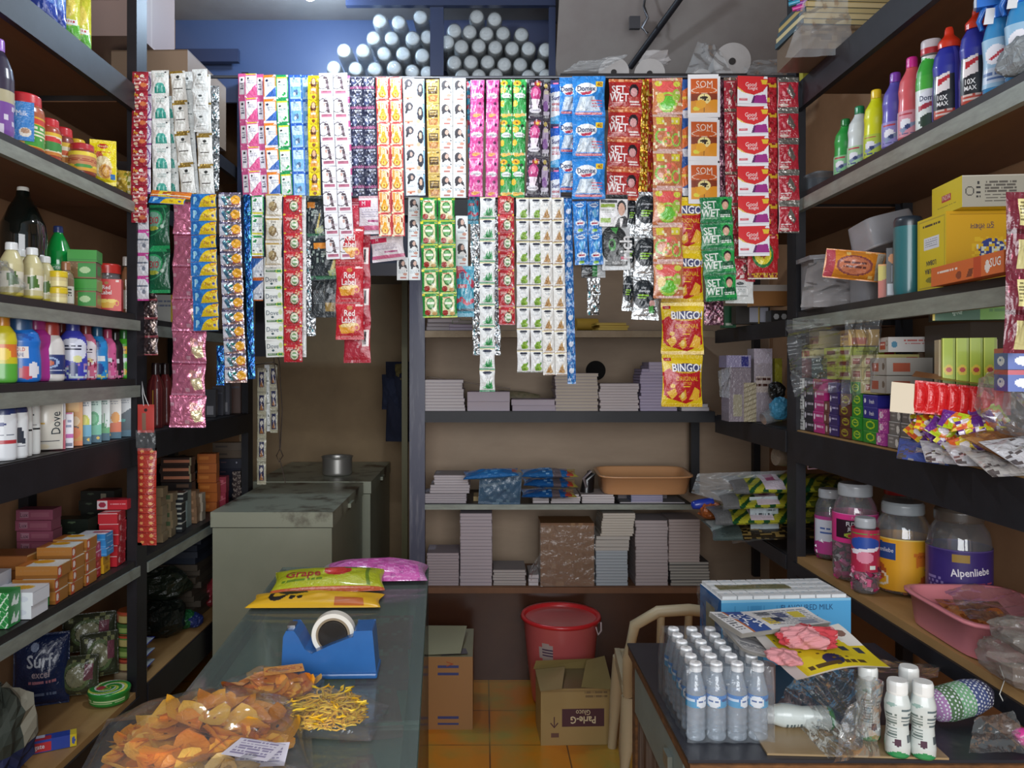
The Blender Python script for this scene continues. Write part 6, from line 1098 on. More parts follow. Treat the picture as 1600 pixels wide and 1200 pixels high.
# cleaner bottles
zb = 2.103
SAN = 'r .26 .0 .30 1 e8e8f0;b .34 .1 .5 .24 b83848 1;e .42 .5 .07 .2 e8e8f0;p .34 .7 .56 .4 .58 .5 .38 .86 8090b0;e .45 .62 .03 .1 2c3c70;b .34 .86 .56 .95 405080 1'
for px, off, H, c, lc, cap, lb in ((1321, .06, .19, '2ca044', '88c890', '1c7c3c', 'green toilet cleaner bottle, smallest at the end of the row'),
   (1343, .06, .2, 'd4dcdc', 'a8d0a0', '1c8050', 'white cleaner bottle with green cap'), (1369, .06, .215, 'd8dc18', 'b8cc40', 'ecc828', 'fluorescent yellow cleaner bottle'),
   (1399, .06, .225, '5c54b0', '9088c8', '7c3ca8', 'violet cleaner bottle with purple cap'), (1425, .06, .235, 'd85c64', 'd890a0', 'd02c90', 'coral pink cleaner bottle with magenta cap')):
    bottle('floor_cleaner_bottle', lb, 'bottle', onR(px, off, zb), H, .034, 'det', c, '', cap, rot=TR, sy=.7, cz=(.86, .98), cr=.42, lab=(lc, SAN, .06, .36))
t = bottle('toilet_cleaner_bottle', 'white and green toilet cleaner bottle with clear cap over red collar', 'bottle', onR(1455, .06, zb), .235, .036, 'soft', 'e0e8e4', 'p .3 0 .7 .1 .75 .4 .3 .34 38a838;r 0 .26 1 .44 48b040;e .48 .56 .12 .1 e8ecf4;B .48 .56 .07 303c60 Domex;p .34 .66 .62 .58 .6 .64 .36 .72 a83040;e .5 .86 .14 .1 2c4438;n .1 e8f0e8 5 0 .7 1 1 26', 'c8c0c4', rot=TR, sy=.65, cz=(.86, 1.02), cr=.68, capops='r 0 .6 1 1 b83038')
HP = 'r .3 .44 .56 .96 20242c;p .36 .46 .5 .42 .5 .62 .36 .66 f0e8e8;p .37 .5 .49 .46 .49 .5 .37 .58 c02c38;B .43 .71 .06 f4f4f4 10X;B .43 .78 .05 f4f4f4 MAX;r .32 .84 .54 .95 c04838;b .34 .85 .52 .93 e0c8c0 2;r .56 .0 .6 .9 4c50c0'
for px, off, lb in ((1483, .06, 'navy toilet cleaner bottle with red nozzle cap beside the green one'), (1527, .06, 'navy toilet cleaner bottle with red nozzle cap, nearer the sprays'), (1546, .14, 'navy toilet cleaner bottle set back behind the others')):
    bottle('toilet_cleaner_bottle', lb, 'bottle', onR(px, off, zb), .235, .037, 'det', '2c34a0', HP, 'd83820', rot=TR, sy=.62, cz=(.8, 1.02), cr=.66, tip=True)
for px, off, lb in ((1563, .05, 'blue glass cleaner spray bottle, the one nearer the navy bottles'), (1600, .05, 'blue glass cleaner spray bottle cut by the photo edge')):
    t = bottle('spray_bottle', lb, 'bottle', onR(px, off, zb), .235, .034, 'pump', '3c90c8', '', '2c78d8', rot=TR, sy=.65, cz=(.72, .84), cr=.5, mat=printed('blue_pet', .1, coat=.6), lab=('9cc4e0', 'e .45 .34 .12 .2 f0f0f8;p .38 .4 .52 .24 .52 .3 .4 .46 c03040;r .3 .6 .6 .9 c8d8ec;b .3 .7 .6 .9 5878b0 2', .06, .52))
    A = Acc(); A.box((-.045, -.014, .198), (.03, .014, .225), '2c78d8'); A.box((-.05, -.01, .2), (-.044, .01, .22), 'c8d0d8'); A.tube([(-.03, 0, .2), (-.04, 0, .17), (-.034, 0, .15)], [.007, .006, .005], '2c70c8', 6)
    ob('spray_trigger', A.mesh('spray_trigger', PLAST()), t)
    A = Acc(); A.add([(-.028, -.02, .19), (-.012, -.022, .188), (-.016, -.03, .15), (-.034, -.028, .152)], [(0, 1, 2, 3)], lin('e8ecf0')); ob('hang_tag', A.mesh('hang_tag', PAPER()), t)
ob('grey_pouch', blob('grey_pouch', printed('dull_foil', .35, bump=.6), .03, .05, .075, .2, 41, col='8c9498'), None, onR(1596, .015, zb), label='crumpled grey pouch at the near end of the cleaner shelf', cat='pouch')
tray('storage_box', 'small grey plastic box at the far end of the cleaner shelf', onR(1290, .10, zb), .11, .09, .065, R(10), '8a949c', film('grey_plastic', veil=.5, gloss=.4, bump=0, veilcol='8c949c'))
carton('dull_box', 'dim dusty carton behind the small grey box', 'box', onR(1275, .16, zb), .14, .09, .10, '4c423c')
# level with flask and yellow cartons
zc = 1.692
t = thing('stacking_container', 'clear food container in a torn bag, nearest the black post', 'container', onR(1303, .07, zc), R(-8))
A = Acc(); box_faces(A, .17, .15, .16, 'b0acb0', 'r .0 .0 1 .06 c8c8cc;r .55 0 .58 1 c4c4cc', left='r 0 0 1 .06 c8c8cc'); ob('body', A.mesh('body', film('milky_plastic', veil=.5, gloss=.35, bump=.2, veilcol='b4b4b8')), t)
A = Acc(); box_faces(A, .185, .165, .014, 'b8c0b8', o=(0, 0, .161)); ob('lid', A.mesh('lid', film('milky_plastic')), t, (0, 0, 0), (R(2), R(-3), 0))
ob('torn_bag', film_sheet('torn_bag', [(-.13, -.085, .0), (.08, -.085, .0), (.09, -.095, .15), (-.11, -.10, .14)], film('milky_bag', veil=.35, veilcol='c4c0c0'), 12, 12, .008, 2), t)
A = Acc()
for sd in (1, -1): surf(A, pillow_S(.16, .085, .03, wr=.003, seed=9, side=sd, m=.05), .16, .085, 'd8882c', 'r 0 0 .16 1 b84c58;r .86 0 1 1 c0b8a8;e .5 .52 .32 .34 c87858;o .5 .52 .32 .34 8c4c4c .75;b .3 .4 .7 .66 6a3c38 2;n .06 f0c878 3 .16 0 .86 1 12' if sd == 1 else '', .003)
ob('biscuit_pack', A.mesh('biscuit_pack', FOIL()), None, onR(1338, -.0, zc+.145)+Vector((-.01, -.02, 0)), (R(4), R(8), R(-18)), label='orange and pink biscuit pack inside the torn clear bag', cat='packet')
tray('stacking_container', 'upturned milky container on top of the bag, tilted', onR(1372, .09, zc+.25), .15, .12, .09, (R(180-10), R(-14), R(10)), 'a8b0a8', MATS['milky_plastic'], flare=1.12)
tray('stacking_container', 'lower milky container supporting the tilted one', onR(1368, .12, zc+.0), .12, .10, .15, (0, 0, R(6)), 'a8a09c', MATS['milky_plastic'])
carton('incense_carton', 'slim yellow and red carton beside the torn bag', 'carton', onR(1383, .04, zc), .035, .04, .095, 'c8b830', front='p 0 .5 1 .4 1 1 0 1 b84828;r 0 0 1 .06 e0a040', rot=TR)
carton('phone_box', 'slim black carton with an orange dot beside the green flask', 'carton', onR(1396, .045, zc), .035, .05, .135, '1c1e24', front='e .5 .22 .36 .1 e08828;v .2 .36 .5 .7 8890a0 2;r .1 .74 .8 .97 c0c8d0', left='e .5 .22 .3 .1 e08828;b .2 .36 .8 .6 8890a0 4', rot=TR)
t = thing('vacuum_flask', 'teal green vacuum flask standing beside the yellow cartons', 'flask', onR(1419, .045, zc))
A = Acc(); lathe(A, [(.033, 0), (.036, .004), (.036, .182)], '2c6c70', n=40, rows=10); ob('body', A.mesh('body', solid('teal_enamel', '2f6e74', .3, coat=.3)), t)
A = Acc(); lathe(A, [(.0355, .182), (.0358, .19), (.0355, .2), (.031, .208), (.02, .21)], '26303a', n=40, rows=10); ob('lid', A.mesh('lid', PLAST()), t)
YB = 'b .1 .04 .9 .06 c8a010 1;r .04 .03 .06 .97 c0a828;r .94 .03 .96 .97 c0a828;r .04 .03 .96 .045 c0a828;r .04 .955 .96 .97 c0a828;r .24 .27 .76 .44 e0e4ec;b .28 .3 .7 .42 8890a0 4;B .5 .63 .07 20284c LOBAN 180;B .5 .74 .07 20284c MADURA 180;e .5 .86 .2 .04 8a8428;b .2 .1 .8 .15 403c28 1'
DEV = 'r .05 .04 .95 .045 a07808;T .42 .2 .11 28205c दुरा_लोबान 180;e .54 .52 .16 .16 2c3c80;n .35 d8b020 4 .3 .34 .8 .8 30;n .25 d0d4c0 7 .36 .38 .74 .7 34;r .5 .62 .6 .78 30448c'
carton('loban_carton', 'big yellow upside down carton with dark lettering', 'carton', onR(1484, .03, zc)+Vector((.10, .07, 0)), .20, .14, .185, 'e0c818', front=DEV, left=YB, cols=dict(front='cc9c10'), rot=R(-4), cell=.0018)
carton('incense_carton', 'yellow carton with grey printed side, lying on the big yellow one', 'carton', onR(1496, .03, zc+.186)+Vector((.10, .06, 0)), .17, .15, .075, 'dcc81c', front='r 0 0 1 1 a8a494;v .76 .15 .92 .85 404040 9;b .3 .2 .72 .9 5c5850 7;o .1 .5 .06 .16 303030 .6;b .18 .2 .24 .8 303030 4;r .0 0 1 .03 c8c4b4', left='r .34 .38 .64 .62 b83838;T .5 .48 .16 f0d8d0 INDIA;b .2 .74 .8 .84 a89828 1', cols=dict(top='d8c828'), rot=R(-6))
carton('incense_box', 'long orange carton with white print lying before the yellow cartons', 'carton', onR(1530, .005, zc)+Vector((-.012, 0, 0)), .04, .30, .045, 'dc6c2c', left='b .1 .3 .4 .5 f4e4d8 1;p .52 .9 .56 .5 .62 .5 .6 .9 7c3820;r .62 0 .72 1 c8481c;e .8 .6 .03 .3 f0e8e0;B .9 .45 .42 f8f0e8 SUG;e .42 .7 .04 .2 8a3c20', front='r .3 .3 .7 .7 f0e0d0', rot=R(-5))
# incense and soap cartons below: z 1.277
zd = 1.278
def rst(desc, where, px, n, dd, h, base, off=.035, w=.07, z=zd, **fc):
    rr = random.Random(px); c = onR(px, off, z); c.x += w/2-.02
    for i in range(n):
        carton('soap_carton', f'{desc}, {nth(i, n)}, stack {where}', 'soap carton', c+Vector((rr.uniform(-.003, .003), rr.uniform(-.002, .002), i*h)), w, dd, h-.0006, base, rot=rr.uniform(-.02, .02), group=f'{desc}, stack {where}', **fc)
SL = 'e .12 .5 .07 .28 f0e8f0;b .28 .3 .9 .7 %s 1;r 0 0 1 .06 %s'
rst('white ended black carton', 'first by the black post', 1257, 5, .08, .036, 'c8c8c4', left='b .1 .2 .9 .8 50504c 2;e .3 .5 .1 .3 383838')
rst('black carton', 'between the white ended and pink ones', 1273, 5, .075, .036, '24222c', left=SL % ('b8b0b8', '3c3a44'), front='r 0 0 1 .06 3c3a44')
rst('magenta carton', 'between black and brown ones', 1289, 5, .078, .036, 'b82878', left=SL % ('f0c8e0', 'd060a0'))
rst('brown carton', 'narrow one after the magenta', 1301, 3, .035, .036, '6c3c34', left='e .4 .5 .2 .3 d0c0b0')
rst('indigo carton', 'after the narrow brown one', 1312, 5, .06, .034, '3c2c6c', left=SL % ('c8c0e8', '5c4c8c'))
rst('brown carton with green oval', 'between indigo and green ones', 1330, 4, .066, .034, '5c2c20', left='e .5 .5 .34 .34 a8a020;e .5 .5 .26 .22 5c2c20;b .3 .4 .7 .6 c0b838 1')
rst('green carton with lime oval', 'tallest green one', 1348, 5, .062, .035, '2c8c2c', left='e .5 .5 .34 .34 b8d820;e .5 .5 .26 .22 2c8c2c;b .3 .4 .7 .6 d8e858 1;r 0 0 1 .05 58b048')
rst('green carton with lime oval', 'under the blue cartons', 1370, 2, .082, .035, '2c8c2c', left='e .5 .5 .3 .34 b8d820;e .5 .5 .22 .22 2c8c2c;r 0 0 1 .05 58b048')
rst('royal blue carton', 'on top of the two green ones', 1370, 2, .082, .034, '2c2c8c', z=zd+.071, left='e .14 .5 .07 .22 e8e8f4;B .6 .55 .36 e8e8f4 fresh;r 0 0 1 .05 5454b0')
rst('pink and white carton', 'after the blue ones', 1389, 3, .05, .034, 'b0409c', left='e .3 .5 .2 .3 f0e0e8;n .2 e890c8 4 0 0 1 1 10')
rst('clear wrapped grey carton', 'first of the grey wrapped ones', 1409, 4, .055, .036, '807c78', left='e .8 .6 .14 .3 e8e4dc;b .1 .2 .5 .8 b8b4b0 2;r 0 0 1 .06 c8c8c8')
rst('clear wrapped grey carton', 'second of the grey wrapped ones', 1429, 4, .05, .036, '74706c', left='e .8 .6 .14 .3 e8e4dc;b .1 .2 .5 .8 a8a4a0 2;r 0 0 1 .06 c8c8c8')
rst('black carton with pale emblem', 'beside the candy heap', 1449, 5, .04, .034, '242220', left='e .5 .5 .3 .3 c8c0a8;r .6 .6 .9 .9 b8a040')
ctm = dict(left='r .08 .14 .92 .88 d0c898;r .18 .3 .82 .72 a05040;b .22 .4 .78 .6 d8b0a0 1', front='r .7 .2 .95 .8 b04838;b .1 .4 .6 .6 807848 1')
for c_ in range(2):
    for i in range(3):
        carton('incense_carton', f'cream and brown ended incense carton, {nth(i, 3)}, column {"nearer the post" if c_ == 0 else "nearer the red box"}', 'carton', onR(1370+22*c_, .075, zd+.142+i*.038), .12, .078, .037, 'b8ac70', rot=R(-2), group='cream and brown incense cartons', **ctm)
        carton('incense_carton', f'lime and brown ended incense carton, {nth(i, 3)}, column {"nearer the post" if c_ == 0 else "nearer the white box"} above', 'carton', onR(1331+22*c_, .095, zd+.180+i*.034+.00), .14, .085, .033, 'a8b428', rot=R(4), group='lime and brown incense cartons', left='r .1 .16 .9 .86 a8a850;r .2 .3 .8 .72 70382c', front='r .74 .2 .96 .8 c02838;b .1 .4 .6 .6 6c7820 1')
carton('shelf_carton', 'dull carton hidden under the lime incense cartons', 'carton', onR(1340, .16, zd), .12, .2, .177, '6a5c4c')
for i in range(2):
    carton('spice_carton', 'dull white spice carton in cloudy film, ' + ('lower' if i == 0 else 'upper'), 'carton', onR(1418, .09, zd+.147+i*.05), .16, .10, .048, 'a8a49c', left='r .1 .3 .5 .8 a8543c;e .8 .5 .08 .2 685848', front='r .1 .3 .4 .8 a8543c', rot=R(-3))
carton('incense_box', 'long white incense box with red lettering lying above the spice cartons', 'carton', onR(1392, .06, zd+.262)+Vector((.12, .0, .0)), .26, .09, .042, 'c4c0bc', front='e .06 .5 .03 .2 3c7c98;b .16 .2 .6 .6 b05048 2;b .65 .5 .95 .8 807c78 1', left='r .1 .3 .7 .8 b83c34;b .2 .4 .6 .7 f0d0c8 1;o .85 .4 .1 .2 806030 .5', rot=R(-12))
carton('incense_carton', 'small orange yellow carton left over the lime ones'.replace('left over', 'above'), 'carton', onR(1343, .08, zd+.285), .09, .08, .05, 'c89c38', left='b .1 .2 .9 .8 8a5428 2', front='r .1 .5 .6 .9 b85838', rot=R(-8))
carton('incense_carton', 'cream label carton inside the clear bag by the post', 'carton', onR(1272, .06, zd+.25), .08, .12, .03, 'd0c488', left='r .1 .2 .5 .8 a84838;r .6 .2 .95 .8 b06850', rot=0)
carton('incense_carton', 'second cream label carton, set higher in the clear bag', 'carton', onR(1290, .09, zd+.282), .08, .08, .06, 'b8a878', left='r .1 .3 .9 .7 a8785c', rot=0)
carton('powder_carton', 'dark green cartons wrapped together under the clear bag', 'carton', onR(1298, .06, zd+.181), .08, .11, .068, '2c4440', left='n .1 c8d0c8 4 0 0 1 1 12;r 0 .48 1 .52 6c8078', rot=0)
carton('powder_carton', 'maroon carton under the clear bag beside the post', 'carton', onR(1268, .06, zd+.182), .08, .09, .068, '6c3c3c', left='b .2 .3 .8 .6 a08078 2', rot=0)
BAGF = film('bag_film', veil=.08, gloss=.38, bump=.4, bscale=14)
for lb, pts, sd in (('crumpled clear bag bulging over the black post', [(1232, 560), (1330, 560), (1345, 495), (1228, 500)], 3), ('clear bag hanging down over the first cartons', [(1240, 620), (1330, 610), (1322, 552), (1232, 560)], 4), ('clear bag over the lime cartons', [(1315, 640), (1365, 600), (1380, 500), (1322, 500)], 5)):
    D = {3: 2.42, 4: 2.4, 5: 2.12}[sd]; ob('clear_bag', film_sheet('clear_bag', [W(x, y, D+.05*(i in (1, 2))*0) for i, (x, y) in enumerate(pts)], BAGF, 12, 10, .010, sd), None, label=lb, cat='bag')
carton('incense_box', 'long green box with black end lying near the shelf above', 'carton', onR(1484, .05, zd+.335)+Vector((.09, 0, 0)), .24, .06, .036, '1c5c34', front='r .42 0 1 1 6ca828;r 0 0 .02 1 d8c030;T .22 .5 .4 d8ecd8 सुगंधी;b .5 .3 .9 .7 4c8820 1', left='e .6 .5 .12 .3 d8a828', cols=dict(left='24282c'), rot=R(-22))
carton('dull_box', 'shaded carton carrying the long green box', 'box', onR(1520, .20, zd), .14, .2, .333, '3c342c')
t = thing('open_carton', 'open carton of lime green incense packs', 'carton', onR(1508, .055, zd+.165), R(-20))
A = Acc(); box_faces(A, .12, .05, .12, 'a08c60', left='r 0 0 1 1 b8a47c'); ob('carton_body', A.mesh('carton_body', CARD()), t)
A = Acc(); box_faces(A, .026, .014, .125, 'a4bc14', 'e .5 .6 .4 .1 d8c020;e .5 .6 .2 .05 b83020;r 0 0 .1 1 c8d840;r .8 .0 1 1 8ca010'); m_ = A.mesh('incense_pack', CARD())
for i in range(4): ob('incense_pack', m_, t, (-.042+i*.0275, -.034-.002*i, -.002))
t = thing('open_carton', 'open red carton holding shiny red packs, cream flap folded out', 'carton', onR(1497, .02, zd+.11), R(-16))
A = Acc(); box_faces(A, .19, .08, .052, '8c1c20', cols=dict(left='8c1c20')); A.add([(-.105, -.05, .0), (-.155, -.045, .005), (-.15, -.04, .075), (-.10, -.045, .07)], [(0, 1, 2, 3)], lin('c8b898')); A.add([(-.11, -.05, .088), (.09, -.05, .062), (.1, .04, .07), (-.08, .04, .1)], [(0, 1, 2, 3)], lin('8c5c38'))
ob('carton_body', A.mesh('carton_body', CARD()), t)
A = Acc(); surf(A, pillow_S(.024, .075, .008), .024, .075, 'd01c20', 'r .2 .1 .3 .9 e86060'); surf(A, pillow_S(.024, .075, .006, side=-1), .024, .075, 'b01c20', n=(3, 4)); m_ = A.mesh('red_pack', FOIL())
for i in range(8): ob('red_pack', m_, t, (-.09+i*.0225, -.048, .078-.0025*i), (0, R(4), 0))
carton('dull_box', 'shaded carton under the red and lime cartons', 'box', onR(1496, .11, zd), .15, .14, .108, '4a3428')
c0_ = onR(1490, .02, zd)
rc = random.Random(5); CW = [[packet_mesh(k, .05, .035) for k in ('candyp', 'candyl', 'candyo')]] if 'candyp' in G_ else None
G_['candyp'] = ('5c2480', 'n .3 e8e0f0 3 0 0 1 1 5;n .3 d8d028 5 0 0 1 1 4;e .5 .5 .2 .3 e06828', 'F', .006); G_['candyl'] = ('b8cc20', 'n .3 e07828 3 0 0 1 1 5;p 0 0 .5 0 .2 1 0 1 6c2c90;e .6 .5 .2 .2 f0e8f0', 'F', .006); G_['candyo'] = ('e0602c', 'n .3 f0d028 3 0 0 1 1 5;e .5 .5 .2 .2 f8f0f0;p .7 0 1 0 1 1 .8 1 58247c', 'F', .006)
for i in range(70):
    f = i/70; m_ = packet_mesh(['candyp', 'candyl', 'candyo'][i % 3], .058, .042)
    ob('candy', m_, None, c0_+Vector((rc.uniform(-.055, .05)*(1.1-f*.5), rc.uniform(-.10, .11), .058+.085*f)), (rc.uniform(-1.0, .1), rc.uniform(-.8, .8), rc.uniform(-1.2, .4)), label=['purple wrapped candy in the heap before the red carton', 'lime wrapped candy in the heap before the red carton', 'orange wrapped candy in the heap before the red carton'][i % 3], cat='candy', group='%s candies heaped before the red carton' % ['purple', 'lime', 'orange'][i % 3])
for i, (px, dz, c) in enumerate(((1465, .012, '4c5ca0'), (1500, .02, 'dcdce044'), (1535, .028, 'd4d4d844'), (1570, .02, 'c8c4c044'), (1590, .05, 'dcdce044'), (1550, .06, '8a5c38'), (1478, .03, 'a07028'))):
    A = Acc()
    for sd in (1, -1): surf(A, pillow_S(.15, .11, .012, wr=.006, seed=i, side=sd), .15, .11, c, ('n .15 8c8484aa 4 0 0 1 1 14;n .2 f0f0f4aa 3 0 0 1 1 12' if i != 5 else 'n .1 a87848 3 0 0 1 1 8') if sd == 1 else '', .004)
    ob('foil_pouch', A.mesh('foil_pouch', CRINK()), None, onR(px, -.0, zd+.02+dz)+Vector((.02, .05, .0)), (R(-68), R(6-i*3), R(-30+i*9)), label=['blue white pouch under the candy heap', 'silver foil pouch beside the blue one', 'silver foil pouch in the middle of the shelf edge', 'dull silver pouch near the photo edge', 'upper silver foil pouch at the photo edge', 'brown snack pouch behind the silver ones', 'gold brown pouch beneath the candy wrappers'][i], cat='pouch')
for i in range(2):
    carton('blue_packet_box', 'blue and red tea box at the rack edge, ' + ('lower' if i == 0 else 'upper'), 'carton', onR(1590, .015, zd+.17+i*.045), .06, .10, .044, '2c50a8', front='r 0 0 1 .2 b83048;e .5 .6 .3 .22 e8f0f8', left='r 0 0 1 .2 b83048;e .5 .6 .26 .22 e8f0f8;b .4 .5 .6 .7 3058a0 1', rot=R(-20))
ob('clear_bag', blob('clear_bag', BAGF, .07, .08, .16, .2, 12), None, onR(1600, .05, zd+.07), label='big crumpled clear bag at the photo edge over the foil pouches', cat='bag')
# ---- jars, z .832
ze = .833
JAR = film('pet_jar', veil=.12, gloss=.6, rough=.05, bump=.15, bscale=8); LID = solid('grey_jar_lid', 'a8acb0', .35)
def candyjar(label, px, off, r, H, lidc, lab, contents=None, fill=.4, rot=TR, square=2.0, v=(.08, .62), pos=None):
    t = thing('candy_jar', label, 'jar', pos or onR(px, off, ze), rot)
    A = Acc(); lathe(A, [(.001, .002), (r*.85, .0), (r*.97, .008), (r, .03), (r, H*.62), (r*.93, H*.76), (r*.72, H*.86), (r*.66, H*.88)], 'ffffff', n=44, p=square, rows=26); ob('body', A.mesh('body', JAR), t)
    A = Acc(); lathe(A, [(r*.74, H*.87), (r*.76, H*.88), (r*.76, H*.97), (r*.7, H)], lidc, 's 0 0 1 .7 %s 60 0 .3' % lidc, n=44, rows=14); ob('lid', A.mesh('lid', PLAST()), t)
    if lab:
        A = Acc(); lathe(A, [(r*1.01, H*v[0]), (r*1.012, H*v[1])], lab[0], lab[1], n=72, p=square, rows=44, ends=False); ob('label', A.mesh('label', CARD()), t)
    if contents:
        A = Acc(); rq = random.Random(px)
        for i in range(90):
            a = rq.random()*6.28; q = r*.86*(.72+.28*rq.random()); s_ = .011
            c = Vector((q*math.cos(a), q*math.sin(a), .012+rq.random()*H*fill)); M = Matrix.Translation(c) @ Euler((rq.random()*3, rq.random()*3, 0)).to_matrix().to_4x4()
            A.box((-s_, -s_*.7, -s_*.5), (s_, s_*.7, s_*.5), rq.choice(contents), M=M)
        o_ = ob('wrapped_sweets', A.mesh('wrapped_sweets', FOIL()), t, kind='stuff')
candyjar('clear jar with pink label, nearest the black post and partly hidden', 1297, .11, .050, .24, 'b0b4b8', ('c84c98', 'p .3 .1 .7 .1 .7 .6 .3 .7 e0e4f0;b .4 .3 .55 .5 4868b0 2', ), ['c83888', 'e8e0e8', '8a2858'], .3)
candyjar('tall jar of pink wrapped jellies with magenta label', 1336, .07, .066, .30, 'a8acb0', ('e0388c', 'r .36 .2 .62 .84 301828;T .5 .12 .09 f0d0e0 Fun;B .49 .34 .15 f4f0f4 FUZT;B .49 .52 .15 f4f0f4 JELLY;e .5 .72 .07 .1 a8c040;e .49 .74 .04 .06 c03040;r 0 0 1 .03 f080c0'), ['c8387c', 'e8e0e4', 'e070a8', '3c2430', 'a02c60'], .36, v=(.40, .70))
candyjar('small jar with crimson label in front of the taller jars', 1352, .03, .038, .22, 'b4b8bc', ('b82c4c', 'e .5 .34 .2 .16 2c50a8;p .3 .5 .7 .4 .65 .5 .35 .6 f0e8f0;e .5 .66 .1 .14 e890a8;b .3 .08 .7 .14 4c9c40 1;r .55 .84 .62 .94 e8f0e8'), ['a02c58', 'd86890', '5c2038'], .3, v=(.3, .86))
candyjar('clear jar with red lid behind the others, mostly hidden', 1404, .33, .06, .26, 'c02c30', None, ['8a7c70', 'b0a090'], .2)
candyjar('wide jar with yellow caramel label', 1411, .15, .076, .265, 'a8b0b4', ('e8a828', 'p .3 .06 .46 .1 .46 .42 .3 .4 2c4c8c;T .38 .24 .11 f0f0f8 Alpenliebe;e .33 .66 .07 .2 b85c28;o .36 .8 .06 .14 f0e0c0 .5;p .56 .26 .7 .16 .7 .44 .57 .52 d87828;p .6 .7 .72 .6 .72 .9 .58 .9 d06828;r .62 .54 .72 .6 3c5ca0;T .62 .3 .07 a03820 caramel;r .3 0 .7 .03 f0d068'), ['d8a030', 'c86828'], .12, v=(.05, .62))
candyjar('wide jar with purple chocolate label and brown lid', 1498, .22, .080, .275, '5c544c', ('3c2c74', 'r .46 .06 .54 .2 a88838;B .55 .38 .17 f0ecf4 Alpenliebe 6;e .55 .72 .13 .13 5c2c38;e .55 .7 .09 .07 7c3c44;b .32 .5 .42 .86 8878b0 5;b .56 .54 .68 .6 c05070 1;v .34 .84 .4 .94 d8d8e0 6;r 0 0 1 .03 5c4c90'), ['4c3440'], .1, v=(.05, .62))
PINKP = printed('tray_plastic', .4, coat=.1)
tray('plastic_tray', 'long pink plastic tray overhanging the jar shelf', (1.235, 1.875, ze+.001), .24, .305, .085, R(-2), 'd8848c', PINKP)
A = Acc()
for sd in (1, -1): surf(A, pillow_S(.15, .2, .022, wr=.005, seed=2, side=sd), .15, .2, 'a05c34', 'n .3 78401c 3 0 0 1 1 14;n .2 a06838 5 0 0 1 1 16', .004)
ob('brown_pouch', A.mesh('brown_pouch', printed('clear_over_brown', .15, bump=.8, bscale=50, coat=.7)), None, (1.235, 1.965, ze+.068), (R(-80), 0, R(-8)), label='clear pouch of dark brown flakes lying in the pink tray', cat='pouch')
ob('clear_pouch', film_sheet('clear_pouch', [(1.14, 1.80, .90), (1.34, 1.80, .91), (1.36, 2.0, .93), (1.2, 2.0, .915)], BAGF, 12, 10, .008, 8), None, label='empty clear pouch lying across the brown flakes', cat='pouch')
for i, (px, dz, sx, sy, sz, c, lb) in enumerate(((1575, 0, .08, .10, .09, 'a8a4a0', 'lumpy clear film bundle at the near end of the jar shelf'), (1592, .08, .07, .10, .06, 'b49088', 'film bundle with a red patch on top of the lumpy one'))):
    ob('film_bundle', blob('film_bundle', film('thick_film', veil=.34, gloss=.4, bump=.9, bscale=24, veilcol='a8a49c'), sx, sy, sz, .18, 50+i), None, onR(px, -.0, ze+dz)+Vector((.04, 0, 0)), label=lb, cat='bundle')
A = Acc(); A.tube([(0, 0, 0), (.01, .0, -.03), (.0, 0, -.06), (.02, 0, -.10)], .0012, 'd8d8d0', 5); ob('white_thread', A.mesh('white_thread', PAPER()), None, W(1562, 1040, 1.62), label='white thread hanging below the film bundles', cat='thread')
# ---- corner rack beyond the post
for i, (z, L, c, nm, lb) in enumerate(((.875, .50, 0, 'striped_pack', 'black and tan patterned long pack, lowest of the corner heap'), (.934, .52, 1, 'striped_pack', 'yellow and green striped long pack above the patterned one'), (.993, .50, 1, 'striped_pack', 'yellow and green striped pack, middle of the corner heap'), (1.05, .46, 1, 'striped_pack', 'yellow striped pack with white badge, top of the corner heap'))):
    st = ('aca830', 's 0 0 1 1 1c4c28 9 .35 .4;n .15 5c6828 8 0 0 1 1 14;r .26 .1 .42 .9 d8c8d0;r .3 .3 .38 .6 a84870;r 0 0 .12 1 6c6a68') if c else ('2c2418', 'n .32 8c7440 3 0 0 1 1 34;r 0 0 .22 1 54605c;p .02 .1 .2 .0 .2 .5 .0 .6 9ca8a4')
    A = Acc(); w = L; h = .24
    for sd in (1, -1): surf(A, pillow_S(w, h, .024, wr=.004, seed=i, side=sd, pw=.45), w, h, st[0], st[1], .004)
    ob(nm, A.mesh(nm, FOIL()), None, (1.13+.02*i, 3.10+.0*i, z+.012), (R(-82), R(-2), R(-4)), label=lb, cat='pack')
A = Acc(); surf(A, pillow_S(.105, .125, .004, wr=.003, seed=3), .105, .125, 'a8b4b8', 'v .12 .5 .7 .84 2c3438 9;b .6 .1 .9 .5 4c5458 4;r 0 0 1 .02 c8d0d4'); surf(A, pillow_S(.105, .125, .003, side=-1), .105, .125, '9ca4a8', n=(3, 3))
ob('bar_code_label', A.mesh('bar_code_label', PAPER()), None, W(1193, 776, 2.92), (R(3), R(-3), R(-5)), label='pale bar code sheet hanging from the striped corner packs', cat='label sheet')
ob('clear_bag', film_sheet('clear_bag', [W(1145, 850, 2.98), W(1215, 840, 2.95), W(1225, 770, 3.0), W(1125, 780, 3.0)], BAGF, 10, 10, .009, 21), None, label='clear bag foot drooping below the bar code sheet', cat='bag')
ob('clear_bag', film_sheet('clear_bag', [W(1080, 770, 3.05), W(1150, 790, 3.0), W(1230, 735, 3.0), W(1090, 740, 3.05)], film('dull_clear'), 12, 8, .009, 22), None, label='clear bag ends crumpled over the striped packs', cat='bag')
